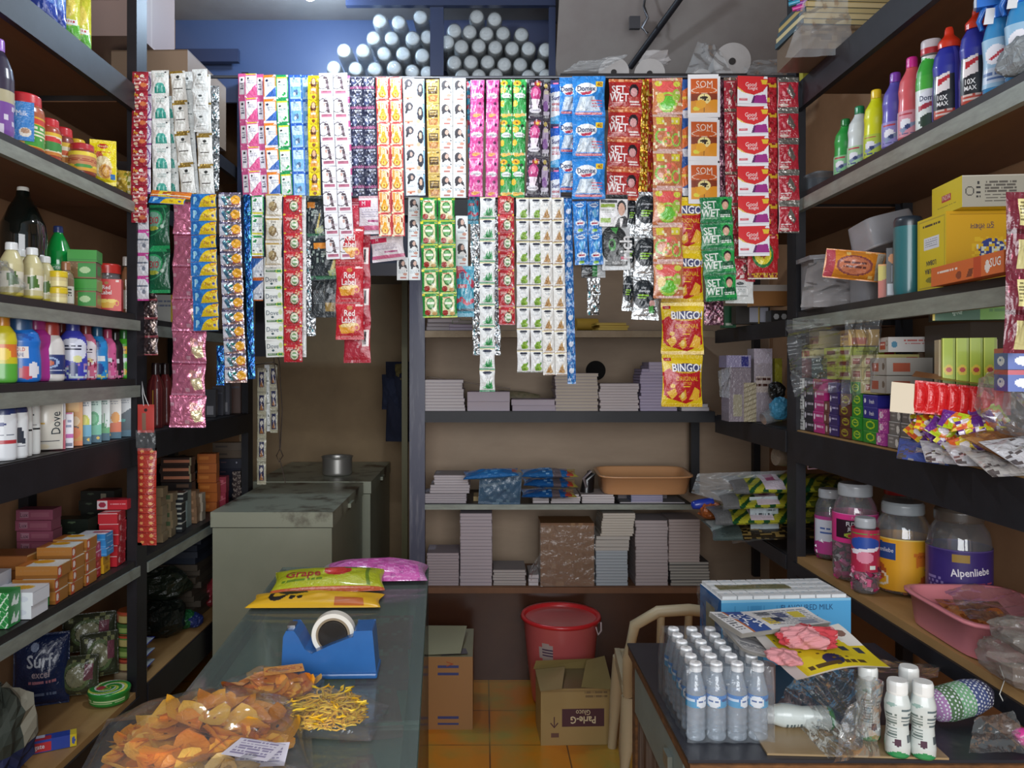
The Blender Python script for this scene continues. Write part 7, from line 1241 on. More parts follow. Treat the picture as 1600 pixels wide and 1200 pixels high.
A = Acc(); lathe(A, [(.003, 0), (.016, .004), (.02, .03), (.018, .09)], '2038a0', n=18, rows=8); ob('blue_nozzle', A.mesh('blue_nozzle', PLAST()), None, W(1080, 790, 3.12), (0, R(80), 0), label='blue plastic nozzle sticking out of the corner packs', cat='nozzle')
for i, (px, py, c) in enumerate(((1110, 803, '9c5428'), (1140, 812, 'a8682c'))):
    ob('brown_pouch', blob('brown_pouch', printed('dull_foil', .35, bump=.6), .045, .04, .07, .2, 60+i, col=c), None, W(px, py+8, 3.12), label=['orange brown pouch end under the corner packs', 'amber pouch end beside the clear bag foot'][i], cat='pouch')
A = Acc(); A.tube([(0, 0, 0), (.12, .02, -.01), (.24, .03, -.03), (.30, .03, -.05)], [.035, .036, .03, .018], '7c6c5c', 16); ob('plastic_roll', A.mesh('plastic_roll', printed('murky_plastic', .3, bump=.5)), None, W(1212, 713, 2.95), label='murky plastic roll lying over the striped packs', cat='roll')
A = Acc(); A.tube([(0, 0, 0), (.05, -.01, .004), (.10, 0, -.004), (.10, 0, -.012), (.05, -.01, -.008), (.0, 0, -.012), (.0, 0, 0)], .003, 'd0a8b4', 6); ob('pink_string', A.mesh('pink_string', PAPER()), None, W(1262, 727, 2.68), label='looped pink string beside the murky roll', cat='string')
for i, (px, py, w, h, d, c, nm, lb, fr) in enumerate((
   (1150, 655, .09, .22, .1, '8c8088', 'grey_pack', 'grey lilac pack on the corner shelf', 'r .2 .5 .6 .9 a49c84'), (1187, 655, .075, .30, .08, 'a89ca4', 'white_pack', 'tall lilac white pack with dark print', 'r .1 .38 .9 .6 c8b8b0;b .1 .4 .9 .56 4c2c24 2;r 0 0 1 .2 b8acb8'),
   (1212, 655, .03, .26, .06, '9c9428', 'olive_pack', 'thin olive yellow pack beside the black post', ''), (1148, 592, .10, .05, .1, '9890b0', 'lilac_pack', 'lilac folded pack on top of the grey one', 'r .6 .1 .9 .9 30307c'), (1165, 645, .05, .16, .05, 'b0a488', 'cream_pack', 'cream pack with net bands', 's 0 0 1 1 8c8068 1 8 .3'))):
    carton(nm, lb, 'pack', (W(px, 0, 3.2).x, 3.2-.03*(i == 4), 1.272+(.222 if i == 3 else 0)), w, d, h, c, front=fr, mat=FOIL())
t = thing('plastic_cup_stack', 'stack of clear plastic tumblers lying on the corner shelf', 'cups', W(1192, 655, 3.0), (R(8), R(70), R(20)))
A = Acc(); lathe(A, [(.022, 0), (.035, .08), (.037, .082)]+[(.036+.001*(k % 2), .085+k*.006) for k in range(8)], 'e0e0e0', n=24, rows=40); ob('tumblers', A.mesh('tumblers', film('tumbler', veil=.2, gloss=.5, bump=0)), t)
ob('blue_pouch', blob('blue_pouch', printed('dull_foil', .35, bump=.6), .035, .03, .085, .2, 66, col='4c98bc'), None, W(1218, 656, 2.98), label='light blue pouch drooping beside the black post', cat='pouch')
ob('black_case', blob('black_case', printed('dull_foil', .35, bump=.6), .03, .03, .07, .15, 67, col='1c1a18'), None, W(1213, 625, 3.02), label='small black case above the light blue pouch', cat='case')
ob('clear_bag', film_sheet('clear_bag', [W(1125, 620, 3.1), W(1140, 622, 3.1), W(1142, 572, 3.1), W(1122, 580, 3.1)], film('dull_clear'), 8, 8, .008, 31), None, label='twisted clear bag end beside the grey lilac pack', cat='bag')
for i, (x0, x1, y0, y1, c, lb, fr) in enumerate(((1176, 1230, 445, 478, '9c6c34', 'tan carton high on the corner shelf', 'e .5 1 .7 .9 8c5c28;r 0 0 1 .3 b0a8a0'), (1205, 1232, 478, 498, '1c1a1a', 'black carton with two pale discs by the post', 'e .3 .5 .16 .22 c0c0c0;e .75 .5 .16 .22 c0c0c0'), (1150, 1203, 478, 506, '282420', 'dark carton with pale panels on the corner shelf', 'r .4 .1 .65 .9 a8a8b4;r .7 .1 .95 .9 a8a8b4;r .66 0 .69 1 c0a040'), (1132, 1150, 478, 512, '1c5c38', 'green carton on the corner shelf', 'r .1 .8 .7 .9 c8d0c0'))):
    D = 3.0+.1*i; s_ = D/F; carton('shelf_box', lb, 'box', (W((x0+x1)/2, 0, D).x, D+.03, W(0, y1, D).z if i != 1 else 1.674), (x1-x0)*s_, .06, (y1-y0)*s_, c, front=fr)
# ================================================================ glass counter
CT = .85
GLASS = film('dusty_glass', 'dce8e2', veil=.2, rough=.08, gloss=.24, bump=0, veilcol='a8b4b0')
ALU = solid('counter_aluminium', '8c948e', .35, metal=.6)
M0 = Matrix.Translation((-.37, 1.72, 0)) @ Matrix.Rotation(R(3.2), 4, 'Z')
t = thing('glass_counter', 'long low glass topped shop counter with bags and a tape dispenser on it', 'counter', (-.37, 1.72, 0), R(3.2))
hw, hl = .235, .775
def CB(nm, a, b, m): return ob(nm, boxm(nm, a, b, m), t)
CB('glass_top', (-hw, -.325, CT-.008), (hw, hl, CT), GLASS); CB('glass_top', (-hw, -hl, CT-.008), (hw, -.329, CT), GLASS)
CB('inner_shelf', (-hw+.012, -hl+.01, .778), (hw-.03, hl-.01, .788), solid('dull_shelf', 'b4bcb4', .5, noise=.5, nscale=6, col2='8c9690'))
CB('inner_shelf', (-hw+.012, -hl+.01, .40), (hw-.012, hl-.01, .41), solid('grey_shelf', '6c6c64', .5))
for x in (-hw, hw-.012):
    for y in (-hl, hl-.012): CB('corner_post', (x, y, 0), (x+.012, y+.012, CT-.008), BLACK)
CB('side_glass', (hw-.004, -hl+.012, .12), (hw, hl-.012, CT-.01), film('side_glass', 'c8d4cc', veil=.05, gloss=.3, bump=0))
CB('side_board', (-hw, -hl+.012, .05), (-hw+.01, hl-.012, CT-.01), solid('counter_board', '3a2c26', .5))
CB('back_glass', (-hw+.012, hl-.006, .1), (hw-.012, hl-.002, CT-.01), MATS['side_glass'])
CB('base', (-hw, -hl, 0), (hw, hl, .06), BLACK)
CB('edge_rail', (hw-.028, -hl, CT-.022), (hw+.001, hl, CT-.009), solid('green_edge', '48605a', .3, metal=.2))
CB('edge_rail', (-hw-.001, -hl, CT-.022), (-hw+.02, hl, CT-.009), MATS['green_edge'])
for i, (x, y, w, d, c, lb) in enumerate(((.135, .30, .13, .2, 'd05878', 'crimson packet under the counter glass, beyond the dispenser'), (.14, .06, .12, .22, 'd07088', 'pinkish packet under the counter glass beside the dispenser'), (.13, -.17, .12, .2, 'e07888', 'rose packet under the counter glass by the noodle bag'), (.03, -.02, .06, .1, 'd8cc30', 'yellow green packet under the counter glass'), (.12, -.5, .14, .25, 'b8687c', 'dull rose packet under the nearer pane'), (-.08, .25, .16, .3, '9ca49c', 'grey packet under the counter glass'))):
    p = M0 @ Vector((x, y, .789)); carton('counter_packet', lb, 'packet', p, w, d, .02, c, top='n .15 d8a8a8 4 0 0 1 1 10;r .1 .1 .5 .3 d8c8c8', rot=R(3.2+4*i))
# ---- tape dispenser
t = thing('tape_dispenser', 'blue desk tape dispenser holding a white roll of tape', 'tape dispenser', (-.322, 1.63, CT+.001), R(2))
pf = [(-.098, .012), (-.094, .088), (-.088, .10), (-.072, .10), (-.062, .086), (-.05, .062), (-.035, .052), (.0, .068), (.04, .083), (.05, .086), (.052, .098), (.09, .099), (.092, .08), (.098, .012), (.096, 0), (-.096, 0)]
A = Acc(); n = len(pf)
def shell(y0, y1, k): return [(x*k, y0, z) for x, z in pf], [(x*k, y1, z) for x, z in pf]
f_, b_ = shell(-.036, .036, 1); V = f_+b_
A.add(V, [(i, (i+1) % n, n+(i+1) % n, n+i) for i in range(n)], lin('2458a4'), 0)
tri = [(0, 1, 5), (1, 2, 3), (1, 3, 4), (1, 4, 5), (0, 5, 6), (0, 6, 7), (0, 7, 15), (15, 7, 14), (7, 8, 14), (8, 13, 14), (8, 9, 13), (9, 12, 13), (9, 10, 12), (10, 11, 12)]
A.add(f_, tri, lin('2458a4')); A.add(b_, [tuple(reversed(q)) for q in tri], lin('2458a4'))
A.box((-.101, -.042, 0), (.101, .042, .012), '2050a0')
me = A.mesh('body', solid('blue_plastic', '2c64a4', .32, noise=.2, nscale=30, col2='204e88', coat=.2)); me.polygons.foreach_set('use_smooth', [False]*len(me.polygons))
o = ob('body', me, t); bv = o.modifiers.new('b', 'BEVEL'); bv.width = .004; bv.segments = 2
A = Acc()
for y0, y1 in ((-.012, .012),):
    N_ = 48
    for (r0, r1, c) in ((.045, .036, 'e4e0d4'), (.036, .031, '8c7c64')):
        ring = lambda r, y: [(r*math.cos(2*PI*k/N_), y, r*math.sin(2*PI*k/N_)) for k in range(N_)]
        V = ring(r0, y0)+ring(r0, y1)+ring(r1, y0)+ring(r1, y1); m = N_
        A.add(V, [(k, (k+1) % m, m+(k+1) % m, m+k) for k in range(m)]+[(2*m+k, 3*m+k, 3*m+(k+1) % m, 2*m+(k+1) % m) for k in range(m)], lin(c), 0, True)
        A.add(V, [(k, 2*m+k, 2*m+(k+1) % m, (k+1) % m) for k in range(m)]+[(m+k, m+(k+1) % m, 3*m+(k+1) % m, 3*m+k) for k in range(m)], lin(c))
ob('tape_roll', A.mesh('tape_roll', CARD()), t, (.005, 0, .082))
A = Acc(); A.tube([(0, -.018, 0), (0, .018, 0)], .030, '1c1a18', 24); ob('hub', A.mesh('hub', PLAST()), t, (.005, 0, .082))
A = Acc(); A.box((-.09, -.014, .099), (-.074, .014, .104), 'c8c4bc'); ob('cutter', A.mesh('cutter', solid('cutter_steel', 'b0b0ac', .3, metal=1)), t)
# ---- packs at the back of the counter
def flatpack(name, label, cat, c, w, h, bulge, base, ops, rz, mat=None, tilt=0):
    A = Acc()
    surf(A, pillow_S(w, h, bulge, wr=.002, seed=int(w*1000), pw=.35, m=.04), w, h, base, ops, .0026); surf(A, pillow_S(w, h, bulge*.25, side=-1, pw=.35), w, h, base, n=(5, 6))
    Mx = Matrix.Rotation(rz, 4, 'Z') @ Matrix.Rotation(R(-90+tilt), 4, 'X') @ Matrix.Translation((0, 0, h/2))
    o = ob(name, A.mesh(name, mat or FOIL()), None, c, (0, 0, 0), label=label, cat=cat); o.rotation_euler = Mx.to_euler(); o.location = Vector(c) + Mx.to_translation(); return o
flatpack('pink_pack', 'pink plastic pack lying at the far end of the counter', 'pack', (-.335, 2.36, CT+.012), .33, .17, .045, 'd060b0', 'n .25 e088c8 4 0 0 1 1 20;n .1 b04898 5 0 0 1 1 24;r .0 0 .06 1 b0a8b0;r .93 0 1 1 b878a8', R(3))
flatpack('yellow_pack', 'bright yellow pack with black swirl in front of the green one', 'pack', (-.455, 2.10, CT+.008), .36, .12, .022, 'ecb81c', 'e .2 .5 .08 .34 1c1814;e .2 .46 .05 .2 ecb81c;p .14 .2 .4 .1 .42 .4 .3 .5 .2 .4 1c1814;e .32 .7 .025 .1 1c1814;e .38 .7 .02 .09 1c1814;r .66 .7 .88 .95 c86820;r 0 0 1 .04 d8a010', R(1), mat=CARD())
flatpack('green_pack', 'lime wrapper with a strawberry and red lettering, leaning over the pink pack', 'pack', (-.445, 2.22, CT+.028), .32, .14, .03, 'b4bc20', 'B .26 .55 .34 a82c30 Grape;e .58 .4 .13 .22 c02c28;e .58 .4 .09 .14 d84038;p .62 .2 .74 .08 .76 .3 .66 .3 2c7c2c;b .08 .7 .44 .84 6c8c1c 1;r .84 .1 .88 .9 6c8820;b .78 .16 .92 .3 58701c 2;r 0 .92 1 1 b8501c;r 0 0 1 .05 d0d040', R(7), tilt=10)
# ---- bags of snacks
def shellchips(n, rx, ry, h, cols, rq, size=(.018, .032)):
    A = Acc()
    for i in range(n):
        a = rq.random()*6.28; q = math.sqrt(rq.random()); c = Vector((rx*q*math.cos(a), ry*q*math.sin(a), .006+h*(1-q*q)*rq.random()))
        E = Euler((rq.uniform(-.55, .55), rq.uniform(-.55, .55), rq.random()*6.28)).to_matrix(); s_ = rq.uniform(*size); m = 14; V = []; 
        bend = rq.uniform(4, 14)
        for j in range(4):
            for k in range(m):
                rr = s_*(j+.3)/3.3*(1+.10*math.sin(6.283*k/m*2+i)+.05*math.sin(6.283*k/m*5+i*2)); x, y = rr*math.cos(2*PI*k/m), rr*math.sin(2*PI*k/m)*.8
                V.append(c + E @ Vector((x, y, bend*x*x+3*y*math.sin(i)*x)))
        V = [(v.x, v.y, max(v.z, .003)) for v in V]
        A.add(V, [(j*m+k, j*m+(k+1) % m, (j+1)*m+(k+1) % m, (j+1)*m+k) for j in range(3) for k in range(m)], lin(rq.choice(cols)), 0, True)
    return A
CHIP = printed('fried_chip', .42, bump=.3, bscale=90)
BAG2 = film('snack_bag', veil=.05, gloss=.42, bump=.35, bscale=12, rough=.09)
def snackbag(label, c, w, h, bulge, rz, content, seed, lab=None, z=CT+.004):
    t = thing('snack_bag', label, 'bag', (c[0], c[1], z), rz)
    A = Acc(); S0 = pillow_S(w, h, bulge, wr=.006, seed=seed, pw=.5, m=.05); S1 = pillow_S(w, h, .002, side=-1)
    surf(A, S0, w, h, 'ffffff', n=(44, 44)); surf(A, S1, w, h, 'ffffff', n=(6, 6))
    ob('clear_bag', A.mesh('clear_bag', BAG2), t, (0, h/2, .002), (R(-90), 0, 0))
    o = ob('contents', content, t, (0, 0, 0), kind='stuff')
    if lab: A = Acc(); surf(A, plane_S((-lab[0]/2, lab[1]/2, 0), (lab[0], 0, 0), (0, -lab[1], 0)), lab[0], lab[1], lab[2], lab[3]); ob('paper_label', A.mesh('paper_label', PAPER()), t, lab[4], (R(lab[5]), 0, R(lab[6])))
    return t
rq = random.Random(3); YC = ['f4b028', 'ec9c20', 'f8c048', 'e08c18']
snackbag('large clear bag of big golden chips at the near end of the counter', (-.475, 1.30), .36, .30, .085, R(14), shellchips(150, .135, .115, .055, YC, rq, (.024, .04)).mesh('chips', CHIP), 4, (.08, .05, 'd8d4e0', 'b .1 .1 .9 .9 8880a0 6', (.10, -.12, .035), 15, -10))
snackbag('clear bag of orange chips with a red printed label behind the large bag', (-.42, 1.50), .21, .15, .05, R(8), shellchips(80, .085, .055, .03, ['f0a028', 'e88c20', 'f4b840', 'd87818'], rq).mesh('chips', CHIP), 6, (.075, .05, 'd89848', 'o .5 .5 .46 .4 b04828 .86;b .2 .3 .8 .7 b04828 2', (.03, .0, .052), -4, 10))
A = Acc()
for i in range(260):
    a = rq.random()*6.28; q = math.sqrt(rq.random()); p = Vector((.06*q*math.cos(a), .045*q*math.sin(a), .006+.035*(1-q*q)*rq.random()+.004)); d_ = rq.random()*6.28; P_ = []
    for k in range(11):
        P_.append(tuple(p)); d_ += rq.uniform(-.9, .9); p = p+Vector((math.cos(d_)*.008, math.sin(d_)*.008, rq.uniform(-.002, .002))); p.z = max(.005, p.z)
        if (p.x/.07)**2+(p.y/.056)**2 > 1: d_ = math.atan2(-p.y, -p.x)+rq.uniform(-.8, .8)
    A.tube(P_, .0017, rq.choice(['f0c828', 'f4cc38', 'e0ac18', 'f0b820']), 5, cap=False)
snackbag('clear bag of thin yellow fried noodles beside the chip bags', (-.285, 1.40), .20, .145, .048, R(-6), A.mesh('noodles', CHIP), 8)
snackbag('clear bag with white paper label at the bottom edge of the counter', (-.38, 1.16), .24, .16, .05, R(-12), shellchips(60, .09, .06, .03, ['c8a060', 'b89050', 'd0ac6c'], rq).mesh('chips', CHIP), 9, (.08, .055, 'd4d0dc', 'b .1 .1 .9 .9 8880a0 6;r 0 0 1 .03 a8a4b8', (.02, .03, .055), 0, -4))
# ================================================================ side table
TT = .75
t = thing('wooden_table', 'old wooden side table with black worn top and a greenish drawer', 'table', (.72, 1.77, 0))
def TB(nm, a, b, m): return ob(nm, boxm(nm, [p-q for p, q in zip(a, (.72, 1.77, 0))], [p-q for p, q in zip(b, (.72, 1.77, 0))], m), t)
PLYW = solid('broken_ply_edge', '7a5028', .8, noise=.7, nscale=30, col2='3c2412', stretch=(1, 1, 3))
TB('table_top', (.39, 1.462, TT-.006), (1.06, 2.08, TT), solid('worn_black_top', '2c2c32', .38, noise=1.0, nscale=3.5, col2='5c5850', contrast=(.56, .72)))
TB('top_board', (.392, 1.455, TT-.030), (1.058, 2.078, TT-.0065), PLYW)
TB('drawer', (.395, 1.52, .60), (.99, 2.0, .715), solid('green_grey_paint', '84908a', .5, noise=.4, nscale=6, col2='6c746c'))
TB('leg', (.40, 1.47, 0), (.44, 1.515, TT-.03), PLYW); TB('leg', (.40, 2.02, 0), (.44, 2.06, TT-.03), PLYW); TB('leg', (1.0, 1.47, 0), (1.04, 1.51, TT-.03), PLYW); TB('leg', (1.0, 2.02, 0), (1.04, 2.06, TT-.03), PLYW)
TB('side_panel', (.405, 1.52, .05), (.415, 2.01, .59), solid('white_brown_panel', '8c8078', .6, noise=1, nscale=6, col2='4c2c1c', stretch=(1, 6, .4)))
TB('latch', (.384, 1.60, .655), (.3945, 1.64, .685), ALU)
carton('plywood_sheet', 'tan sheet lying under the milk bottles on the table', 'sheet', (.72, 1.535, TT+.0005), .34, .13, .004, '9c8460', rot=R(-3))
# shrink wrapped water bottles
WB_ = film('water_bottle_plastic', 'f4f8fc', veil=.28, gloss=.6, rough=.06, bump=.2, bscale=40, veilcol='dceaf8')
pr = [(.001, .001), (.015, 0), (.0178, .004)]+[(.0180-.0012*(k % 2), .008+k*.0072) for k in range(8)]+[(.0184, .068), (.0184, .092), (.017, .102), (.0125, .120), (.0098, .132), (.0095, .138)]
A = Acc(); lathe(A, pr, 'f0f4f8', n=20, rows=60); mb_ = A.mesh('bottle_body', WB_)
A = Acc(); lathe(A, [(.0112, .136), (.0118, .138), (.0118, .150), (.010, .1525)], 'f0f2f4', 's 0 0 1 1 dfe3e6 30 0 .4', n=24, rows=6); mc_ = A.mesh('cap', PLAST())
A = Acc(); lathe(A, [(.0187, .068), (.0187, .092)], '2c78c0', 'p 0 .6 1 .3 1 1 0 1 3c98c8;e .5 .55 .12 .5 e8eef4;b .42 .45 .58 .65 4868a0 1;b .64 .3 .86 .7 1c4480 1;b .14 .3 .36 .7 d0e0f0 1', n=36, rows=14, ends=False); ml_ = A.mesh('label', CARD())
RW = ['front', 'second', 'third', 'fourth', 'fifth', 'back']
for r_ in range(6):
    for c_ in range(4):
        t = thing('water_bottle', f'small water bottle, {ORD[c_]} in the {RW[r_]} row of the shrink pack, counting from the chair', 'bottle', (.428+.0418*c_+.0012*r_, 1.548+.0408*r_, TT+.001), random.Random(r_*4+c_).uniform(-.8, .8), 'water bottles in the shrink pack')
        for nm_, m_ in (('bottle_body', mb_), ('cap', mc_), ('label', ml_)): ob(nm_, m_, t, scale=(1.08, 1.08, 1))
A = Acc(); z0 = TT+.003
def wall(p, q, h0, h1, n=30):
    U, V = np.meshgrid(np.linspace(0, 1, n+1), np.linspace(0, 1, 15)); p_, q_ = np.array(p, float), np.array(q, float); d = q_-p_; nn = np.array([d[1], -d[0]])/np.linalg.norm(d)
    k = .0035*np.abs(np.sin(U*PI*np.linalg.norm(d)/.0395)) - .007*np.clip((V-.55)/.45, 0, 1)**1.2 + .001*np.sin(U*40+V*23)
    X = np.stack([p_[0]+d[0]*U+nn[0]*k, p_[1]+d[1]*U+nn[1]*k, h0+(h1-h0)*V], -1); i = np.arange(n*14); r_, c_ = i//n, i % n; a = r_*(n+1)+c_
    A.add(X.reshape(-1, 3), np.stack([a, a+1, a+n+2, a+n+1], 1), (1, 1, 1, 0), 0, True)
x0, x1, y0, y1 = .405, .578, 1.525, 1.776
wall((x0, y0), (x1, y0), z0, z0+.148); wall((x0, y1), (x0, y0), z0, z0+.148, 40); wall((x1, y0), (x1+.006, y1), z0, z0+.148, 40)
nx, ny = 30, 40; U, V = np.meshgrid(np.linspace(0, 1, nx+1), np.linspace(0, 1, ny+1)); X = np.stack([x0+.006+(x1-x0-.008)*U, y0+.004+(y1-y0)*V, z0+.151-.006*(1-np.abs(np.sin(U*PI*4))*np.abs(np.sin(V*PI*6)))], -1)
i = np.arange(nx*ny); r_, c_ = i//nx, i % nx; a = r_*(nx+1)+c_; A.add(X.reshape(-1, 3), np.stack([a, a+1, a+nx+2, a+nx+1], 1), (1, 1, 1, 0), 0, True)
ob('shrink_film', A.mesh('shrink_film', film('shrink_film', veil=.09, gloss=.45, bump=.5, bscale=14, veilcol='d8e4ee')), None, label='clear shrink film wrapped around the pack of water bottles', cat='film')
# flavoured milk tray
t = thing('milk_carton_tray', 'shrink wrapped blue tray of flavoured milk cartons behind the newspaper', 'carton tray', (.755, 2.0, TT+.001), R(4))
A = Acc(); box_faces(A, .335, .15, .165, '58aadc', 'T .66 .13 .085 28527c FLAVOURED_MILK;T .66 .30 .10 3c78a8 DRINK;v .1 .1 .5 .5 4898cc 9;r 0 0 1 .04 8cc8e8', left='r 0 0 1 1 2c6cac;r .3 .2 .7 .8 a8a070', cols=dict(top='e0e4e6')); ob('tray', A.mesh('tray', CARD()), t)
A = Acc(); box_faces(A, .037, .033, .008, 'e4e8ea', '', top='r .0 .4 1 .6 c8d0d4;e .5 .2 .14 .1 a8c0d0', o=(0, 0, .1655)); m_ = A.mesh('milk_carton', CARD())
for i in range(8):
    for j in range(4): ob('milk_carton', m_, t, (-.145+i*.0405, -.055+j*.037, 0))
A = Acc()
ob('wrap_end', film_sheet('wrap_end', [(-.17, -.07, .03), (-.175, .07, .03), (-.18, .06, .17), (-.175, -.07, .165)], MATS['bag_film'], 8, 8, .006, 3), t)
ob('wrap_tape', film_sheet('wrap_tape', [(-.15, -.02, .1755), (.04, -.02, .1755), (.04, .02, .1755), (-.15, .02, .1755)], film('yellowed_tape', 'c8c498', veil=.4, gloss=.3, veilcol='a8a478'), 8, 4, .001, 3), t)
# papers
def sheet(name, label, cat, q, base, ops, w, h, sag=.01, mat=None, par=None, seed=0, layers=1, gap=.002):
    p = [np.array(x, float) for x in q]; A = Acc()
    def S_(u, v, l):
        u = np.clip(np.asarray(u, float), 0, 1); v = np.clip(np.asarray(v, float), 0, 1); X = ((1-u)*(1-v))[..., None]*p[0]+(u*(1-v))[..., None]*p[1]+(u*v)[..., None]*p[2]+((1-u)*v)[..., None]*p[3]
        X = X.copy(); X[..., 2] += l+sag*np.sin(u*5+seed)*np.sin(v*4+seed*.7); return X
    for k in range(layers):
        Sk = (lambda u, v, l, k=k: S_(u, v, l)-np.array([0, -.0015*k, gap*k])); surf(A, Sk, w, h, base if k == 0 else 'c8c4bc', ops if k == 0 else '', .0022, n=None if (k == 0 and ops) else (12, 10))
    return ob(name, A.mesh(name, mat or PAPER()), None, label=label, cat=cat)
def T_(px, py, z): D = (EYE-z)*F/(py-HY); return ((px-HX)/F*D, D, z)
sheet('poster_sheet', 'big yellow printed sheet spread over the bottle pack', 'paper', [T_(1165, 985, .935), T_(1310, 978, .93), T_(1392, 1040, .90), T_(1245, 1058, .905)], 'd0bc1c', 'r 0 0 .12 1 c8c4c0;e .5 .8 .10 .12 202850;b .2 .85 .8 .97 4c3c14 1;p .78 0 1 0 1 .5 .84 .5 d8d4cc;e .9 .2 .06 .08 7c5c50;r .7 .5 .78 .62 303848;r .84 .55 .92 .68 303848;r .6 .2 .68 .3 303848;n .02 6c5c18 3 .15 .1 .8 .8 30;r .0 .98 1 1 c8c0b0', .34, .20, .008, seed=2)
sheet('newspaper', 'open newspaper page lying beneath the folded one, over the caps', 'newspaper', [T_(1110, 962, .93), T_(1165, 975, .93), T_(1235, 1040, .912), T_(1160, 1010, .922)], 'c0c0c0', 'b .1 .1 .9 .4 60646c 6;r .2 .5 .8 .7 8c8c90;b .1 .75 .9 .95 60646c 4', .1, .14, .004, seed=1, layers=3, gap=.003)
sheet('newspaper', 'folded newspaper with a blue masthead on top of the yellow sheet', 'newspaper', [T_(1108, 956, .962), T_(1255, 950, .958), T_(1300, 972, .954), T_(1160, 990, .956)], 'd0d0d0', 'b .02 .1 .1 .9 4c5058 9;r .12 .0 .28 1 b0642c;r .15 0 .32 1 2c4c8c;T .235 .5 .6 d8dce4 હેર્મ -62;r .42 .1 .55 .34 3c4450;r .38 .5 .5 .8 c8b028;r .58 .2 .7 .5 2c3c70;b .4 .1 .96 .9 7c8088 9;r .74 .2 .88 .5 c0b040;r .72 .62 .9 .9 8890a0;r .48 .5 .58 .72 24304c', .28, .13, .003, seed=3, layers=5, gap=.0028)
A = Acc(); rs = np.random.RandomState(4)
ob('pink_cloth', blob('pink_cloth', printed('cloth', .9), .058, .036, .04, .30, 6, nu=60, nv=30, jit=.06, ops_fn=lambda c: np.array([lin('b83c44') if math.sin(a*55+b*30) > .35 else lin('c8888c') for a, b, z in c]), freq=1.4), None, Vector(T_(1262, 1008, .925))+Vector((0, 0, -.004)), label='crumpled pink and red cloth lying on the yellow sheet', cat='cloth')
ob('pink_cloth_end', blob('pink_cloth_end', MATS['cloth'], .026, .034, .024, .3, 9, nu=40, nv=20, jit=.06, ops_fn=lambda c: np.array([lin('c8888c') for q in c])), None, Vector(T_(1225, 1036, .915)), (0, 0, .5), label='trailing corner of the pink cloth near the sheet edge', cat='cloth')
# milk drink bottles
def milkb(label, pos, rot=(0, 0, 0), green=True):
    t = thing('milk_drink_bottle', label, 'bottle', pos, rot, None)
    A = Acc(); lathe(A, [(.018, 0), (.0215, .004), (.0225, .02), (.020, .045), (.019, .06), (.0225, .085), (.0225, .10), (.019, .114), (.0165, .12)], 'c8d0cc', 'p 0 .9 .3 .95 .5 .86 .7 .95 1 .88 1 1 0 1 2c8c54;b .3 .3 .46 .7 687874 9;b .54 .22 .7 .5 5c6c70 5;e .48 .74 .05 .06 4c3040;v .56 .62 .7 .74 505c60 6;e .4 .16 .06 .03 8ca8a0', n=36, p=2.4, cell=.002); ob('body', A.mesh('body', PLAST()), t)
    A = Acc(); lathe(A, [(.0178, .118), (.0185, .12), (.0185, .138), (.0165, .143)], 'e8ebe8', 's 0 0 1 .8 d4d8d6 30 0 .4', n=28, rows=10); ob('cap', A.mesh('cap', PLAST()), t)
for (px, py, lb) in ((1402, 1178, 'white milk drink bottle standing nearest the plastic bag'), (1442, 1181, 'white milk drink bottle standing beside its twin, nearer the striped bundle'), (1420, 1152, 'white milk drink bottle standing behind the front two')):
    milkb(lb, T_(px, py, TT+.005), (0, 0, R(-20)))
milkb('white milk drink bottle with berry print inside the clear bag', T_(1356, 1152, TT+.005), (0, 0, R(10)))
p = T_(1278, 1122, TT+.026); milkb('white milk drink bottle lying on its side in the clear bag, green base out', (p[0]+.03, p[1], p[2]+.0), (R(90), R(6), R(-98)))
BG = film('thin_carrier', veil=.12, gloss=.4, bump=.6, bscale=16, veilcol='c0c8c8')
t = thing('carrier_bag', 'clear plastic carrier bag slumped around milk drink bottles on the table', 'bag', (.62, 1.55, TT))
for i, q in enumerate(([T_(1215, 1100, TT+.01), T_(1300, 1190, TT+.01), T_(1345, 1165, TT+.06), T_(1240, 1060, TT+.06)], [T_(1240, 1060, TT+.06), T_(1345, 1165, TT+.06), T_(1378, 1060, TT+.15), T_(1290, 1035, TT+.10)], [T_(1300, 1192, TT+.01), T_(1372, 1180, TT+.01), T_(1380, 1065, TT+.15), T_(1325, 1100, TT+.11)], [T_(1320, 1045, TT+.12), T_(1465, 1060, TT+.10), T_(1470, 1040, TT+.02), T_(1330, 1020, TT+.02)])):
    ob('bag_fold', film_sheet('bag_fold', [tuple(a-b for a, b in zip(v, (.62, 1.55, TT))) for v in q], BG, 14, 12, .005, 40+i), t)
# striped bundle and pink cap, bottom corner
A = Acc(); ST = ['7c6c88', '586c50', '6c9470', '343c5c', '5c5470']
lathe(A, [(.012, 0), (.03, .012), (.036, .04), (.036, .10), (.03, .13), (.012, .15)], '7c6c88', 'r 0 .0 1 .25 343450;r 0 .25 1 .45 404c78;r 0 .45 1 .65 70a078;r 0 .65 1 .8 4c6c48;r 0 .8 1 1 98709c;s 0 .1 1 .95 c8ccd0 26 .4 .22', n=50, rows=50)
ob('striped_bundle', A.mesh('striped_bundle', printed('knit', .8)), None, (.93, 1.60, TT+.038), (0, R(82), R(12)), label='striped lilac, green and navy bundle at the table corner', cat='bundle')
A = Acc(); lathe(A, [(.001, 0), (.014, .002), (.016, .02), (.008, .03)], 'c8388c', n=20, rows=8); ob('pink_stopper', A.mesh('pink_stopper', PLAST()), None, (1.04, 1.50, TT+.02), (0, R(60), 0), label='round magenta knob at the photo corner on the table', cat='knob')
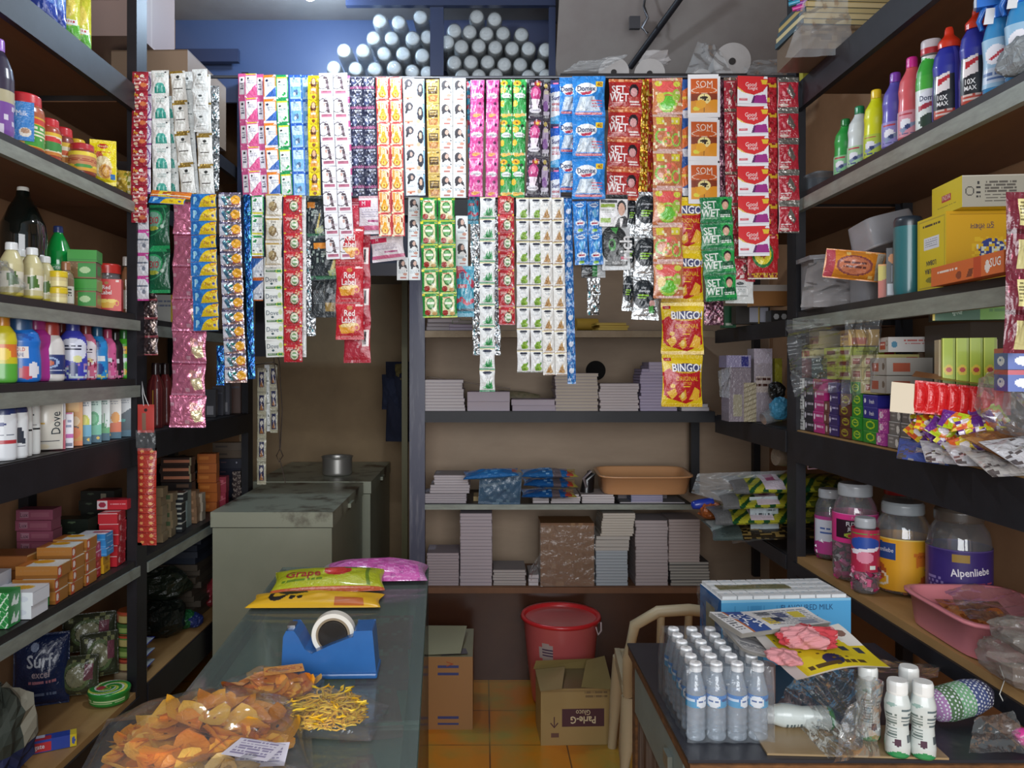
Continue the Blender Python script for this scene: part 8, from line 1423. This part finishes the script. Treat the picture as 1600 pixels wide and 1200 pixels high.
ob('clear_bag', film_sheet('clear_bag', [(.93, 1.47, TT+.01), (1.05, 1.47, TT+.01), (1.05, 1.52, TT+.07), (.97, 1.52, TT+.05)], BG, 8, 6, .005, 61), None, label='clear bag scrap in front of the striped bundle', cat='bag')
A = Acc(); lathe(A, [(.02, 0), (.021, .004), (.021, .09)], 'c0a8a0', n=24, rows=8); ob('pink_tumbler', A.mesh('pink_tumbler', film('pink_tumbler', 'e8c8c0', veil=.4, gloss=.4, bump=0, veilcol='c8a8a0')), None, (.625, 1.70, TT+.001), label='pinkish tumbler between the water bottles and the clear bag', cat='tumbler')
# ================================================================ plastic chair
t = thing('plastic_chair', 'beige moulded plastic armless chair behind the side table', 'chair', (.70, 2.79, 0), R(-5))
CH = printed('moulded_plastic', .45)
def skinbox(name, P_, r, c='b8a888', n=12): A = Acc(); A.tube(P_, r, c, n); return ob(name, A.mesh(name, CH), t)
A = Acc(); n_ = 20; U, V = np.meshgrid(np.linspace(-1, 1, n_+1), np.linspace(-1, 1, n_+1))
def seatS(dz): return np.stack([U*.20*(1-.05*V), V*.20, .40+dz-.012*(1-U**2)*(1-V**2)-.05*np.clip(V-.7, 0, 1)**2*8*.3-.02*np.clip(np.abs(U)-.8, 0, 1)*5*.4], -1)
i = np.arange(n_*n_); r_, c_ = i//n_, i % n_; a = r_*(n_+1)+c_; Fq = np.stack([a, a+1, a+n_+2, a+n_+1], 1)
A.add(seatS(0).reshape(-1, 3), Fq, lin('b8a888'), 0, True); A.add(seatS(-.012).reshape(-1, 3), Fq[:, ::-1], lin('a89878'), 0, True)
A.box((-.20, .175, .34), (.20, .20, .395), 'b8a888'); A.box((-.205, -.2, .35), (-.185, .19, .40), 'b8a888'); A.box((.185, -.2, .35), (.205, .19, .40), 'b8a888')
ob('seat', A.mesh('seat', CH), t)
for sx, sy in ((-1, 1), (1, 1), (-1, -1), (1, -1)): skinbox('leg', [(sx*.185, sy*.18, .37), (sx*.20, sy*.20, .2), (sx*.212, sy*.215, 0)], [.028, .024, .018])
skinbox('back_frame', [(-.19, -.19, .38), (-.195, -.23, .52), (-.175, -.255, .64), (-.10, -.265, .69), (0, -.268, .70), (.10, -.265, .69), (.175, -.255, .64), (.195, -.23, .52), (.19, -.19, .38)], .019)
for x in (-.09, 0, .09): skinbox('back_slat', [(x, -.19, .40), (x, -.24, .55), (x, -.262, .69)], .013)
# ---------------------------------------------------------------- labels stay within sixteen words
for o in C.objects:
    if o.parent is None and 'label' in o:
        n_ = len(o['label'].replace(',', ' ').split())
        if n_ > 16: print('LONG', n_, o['label'])
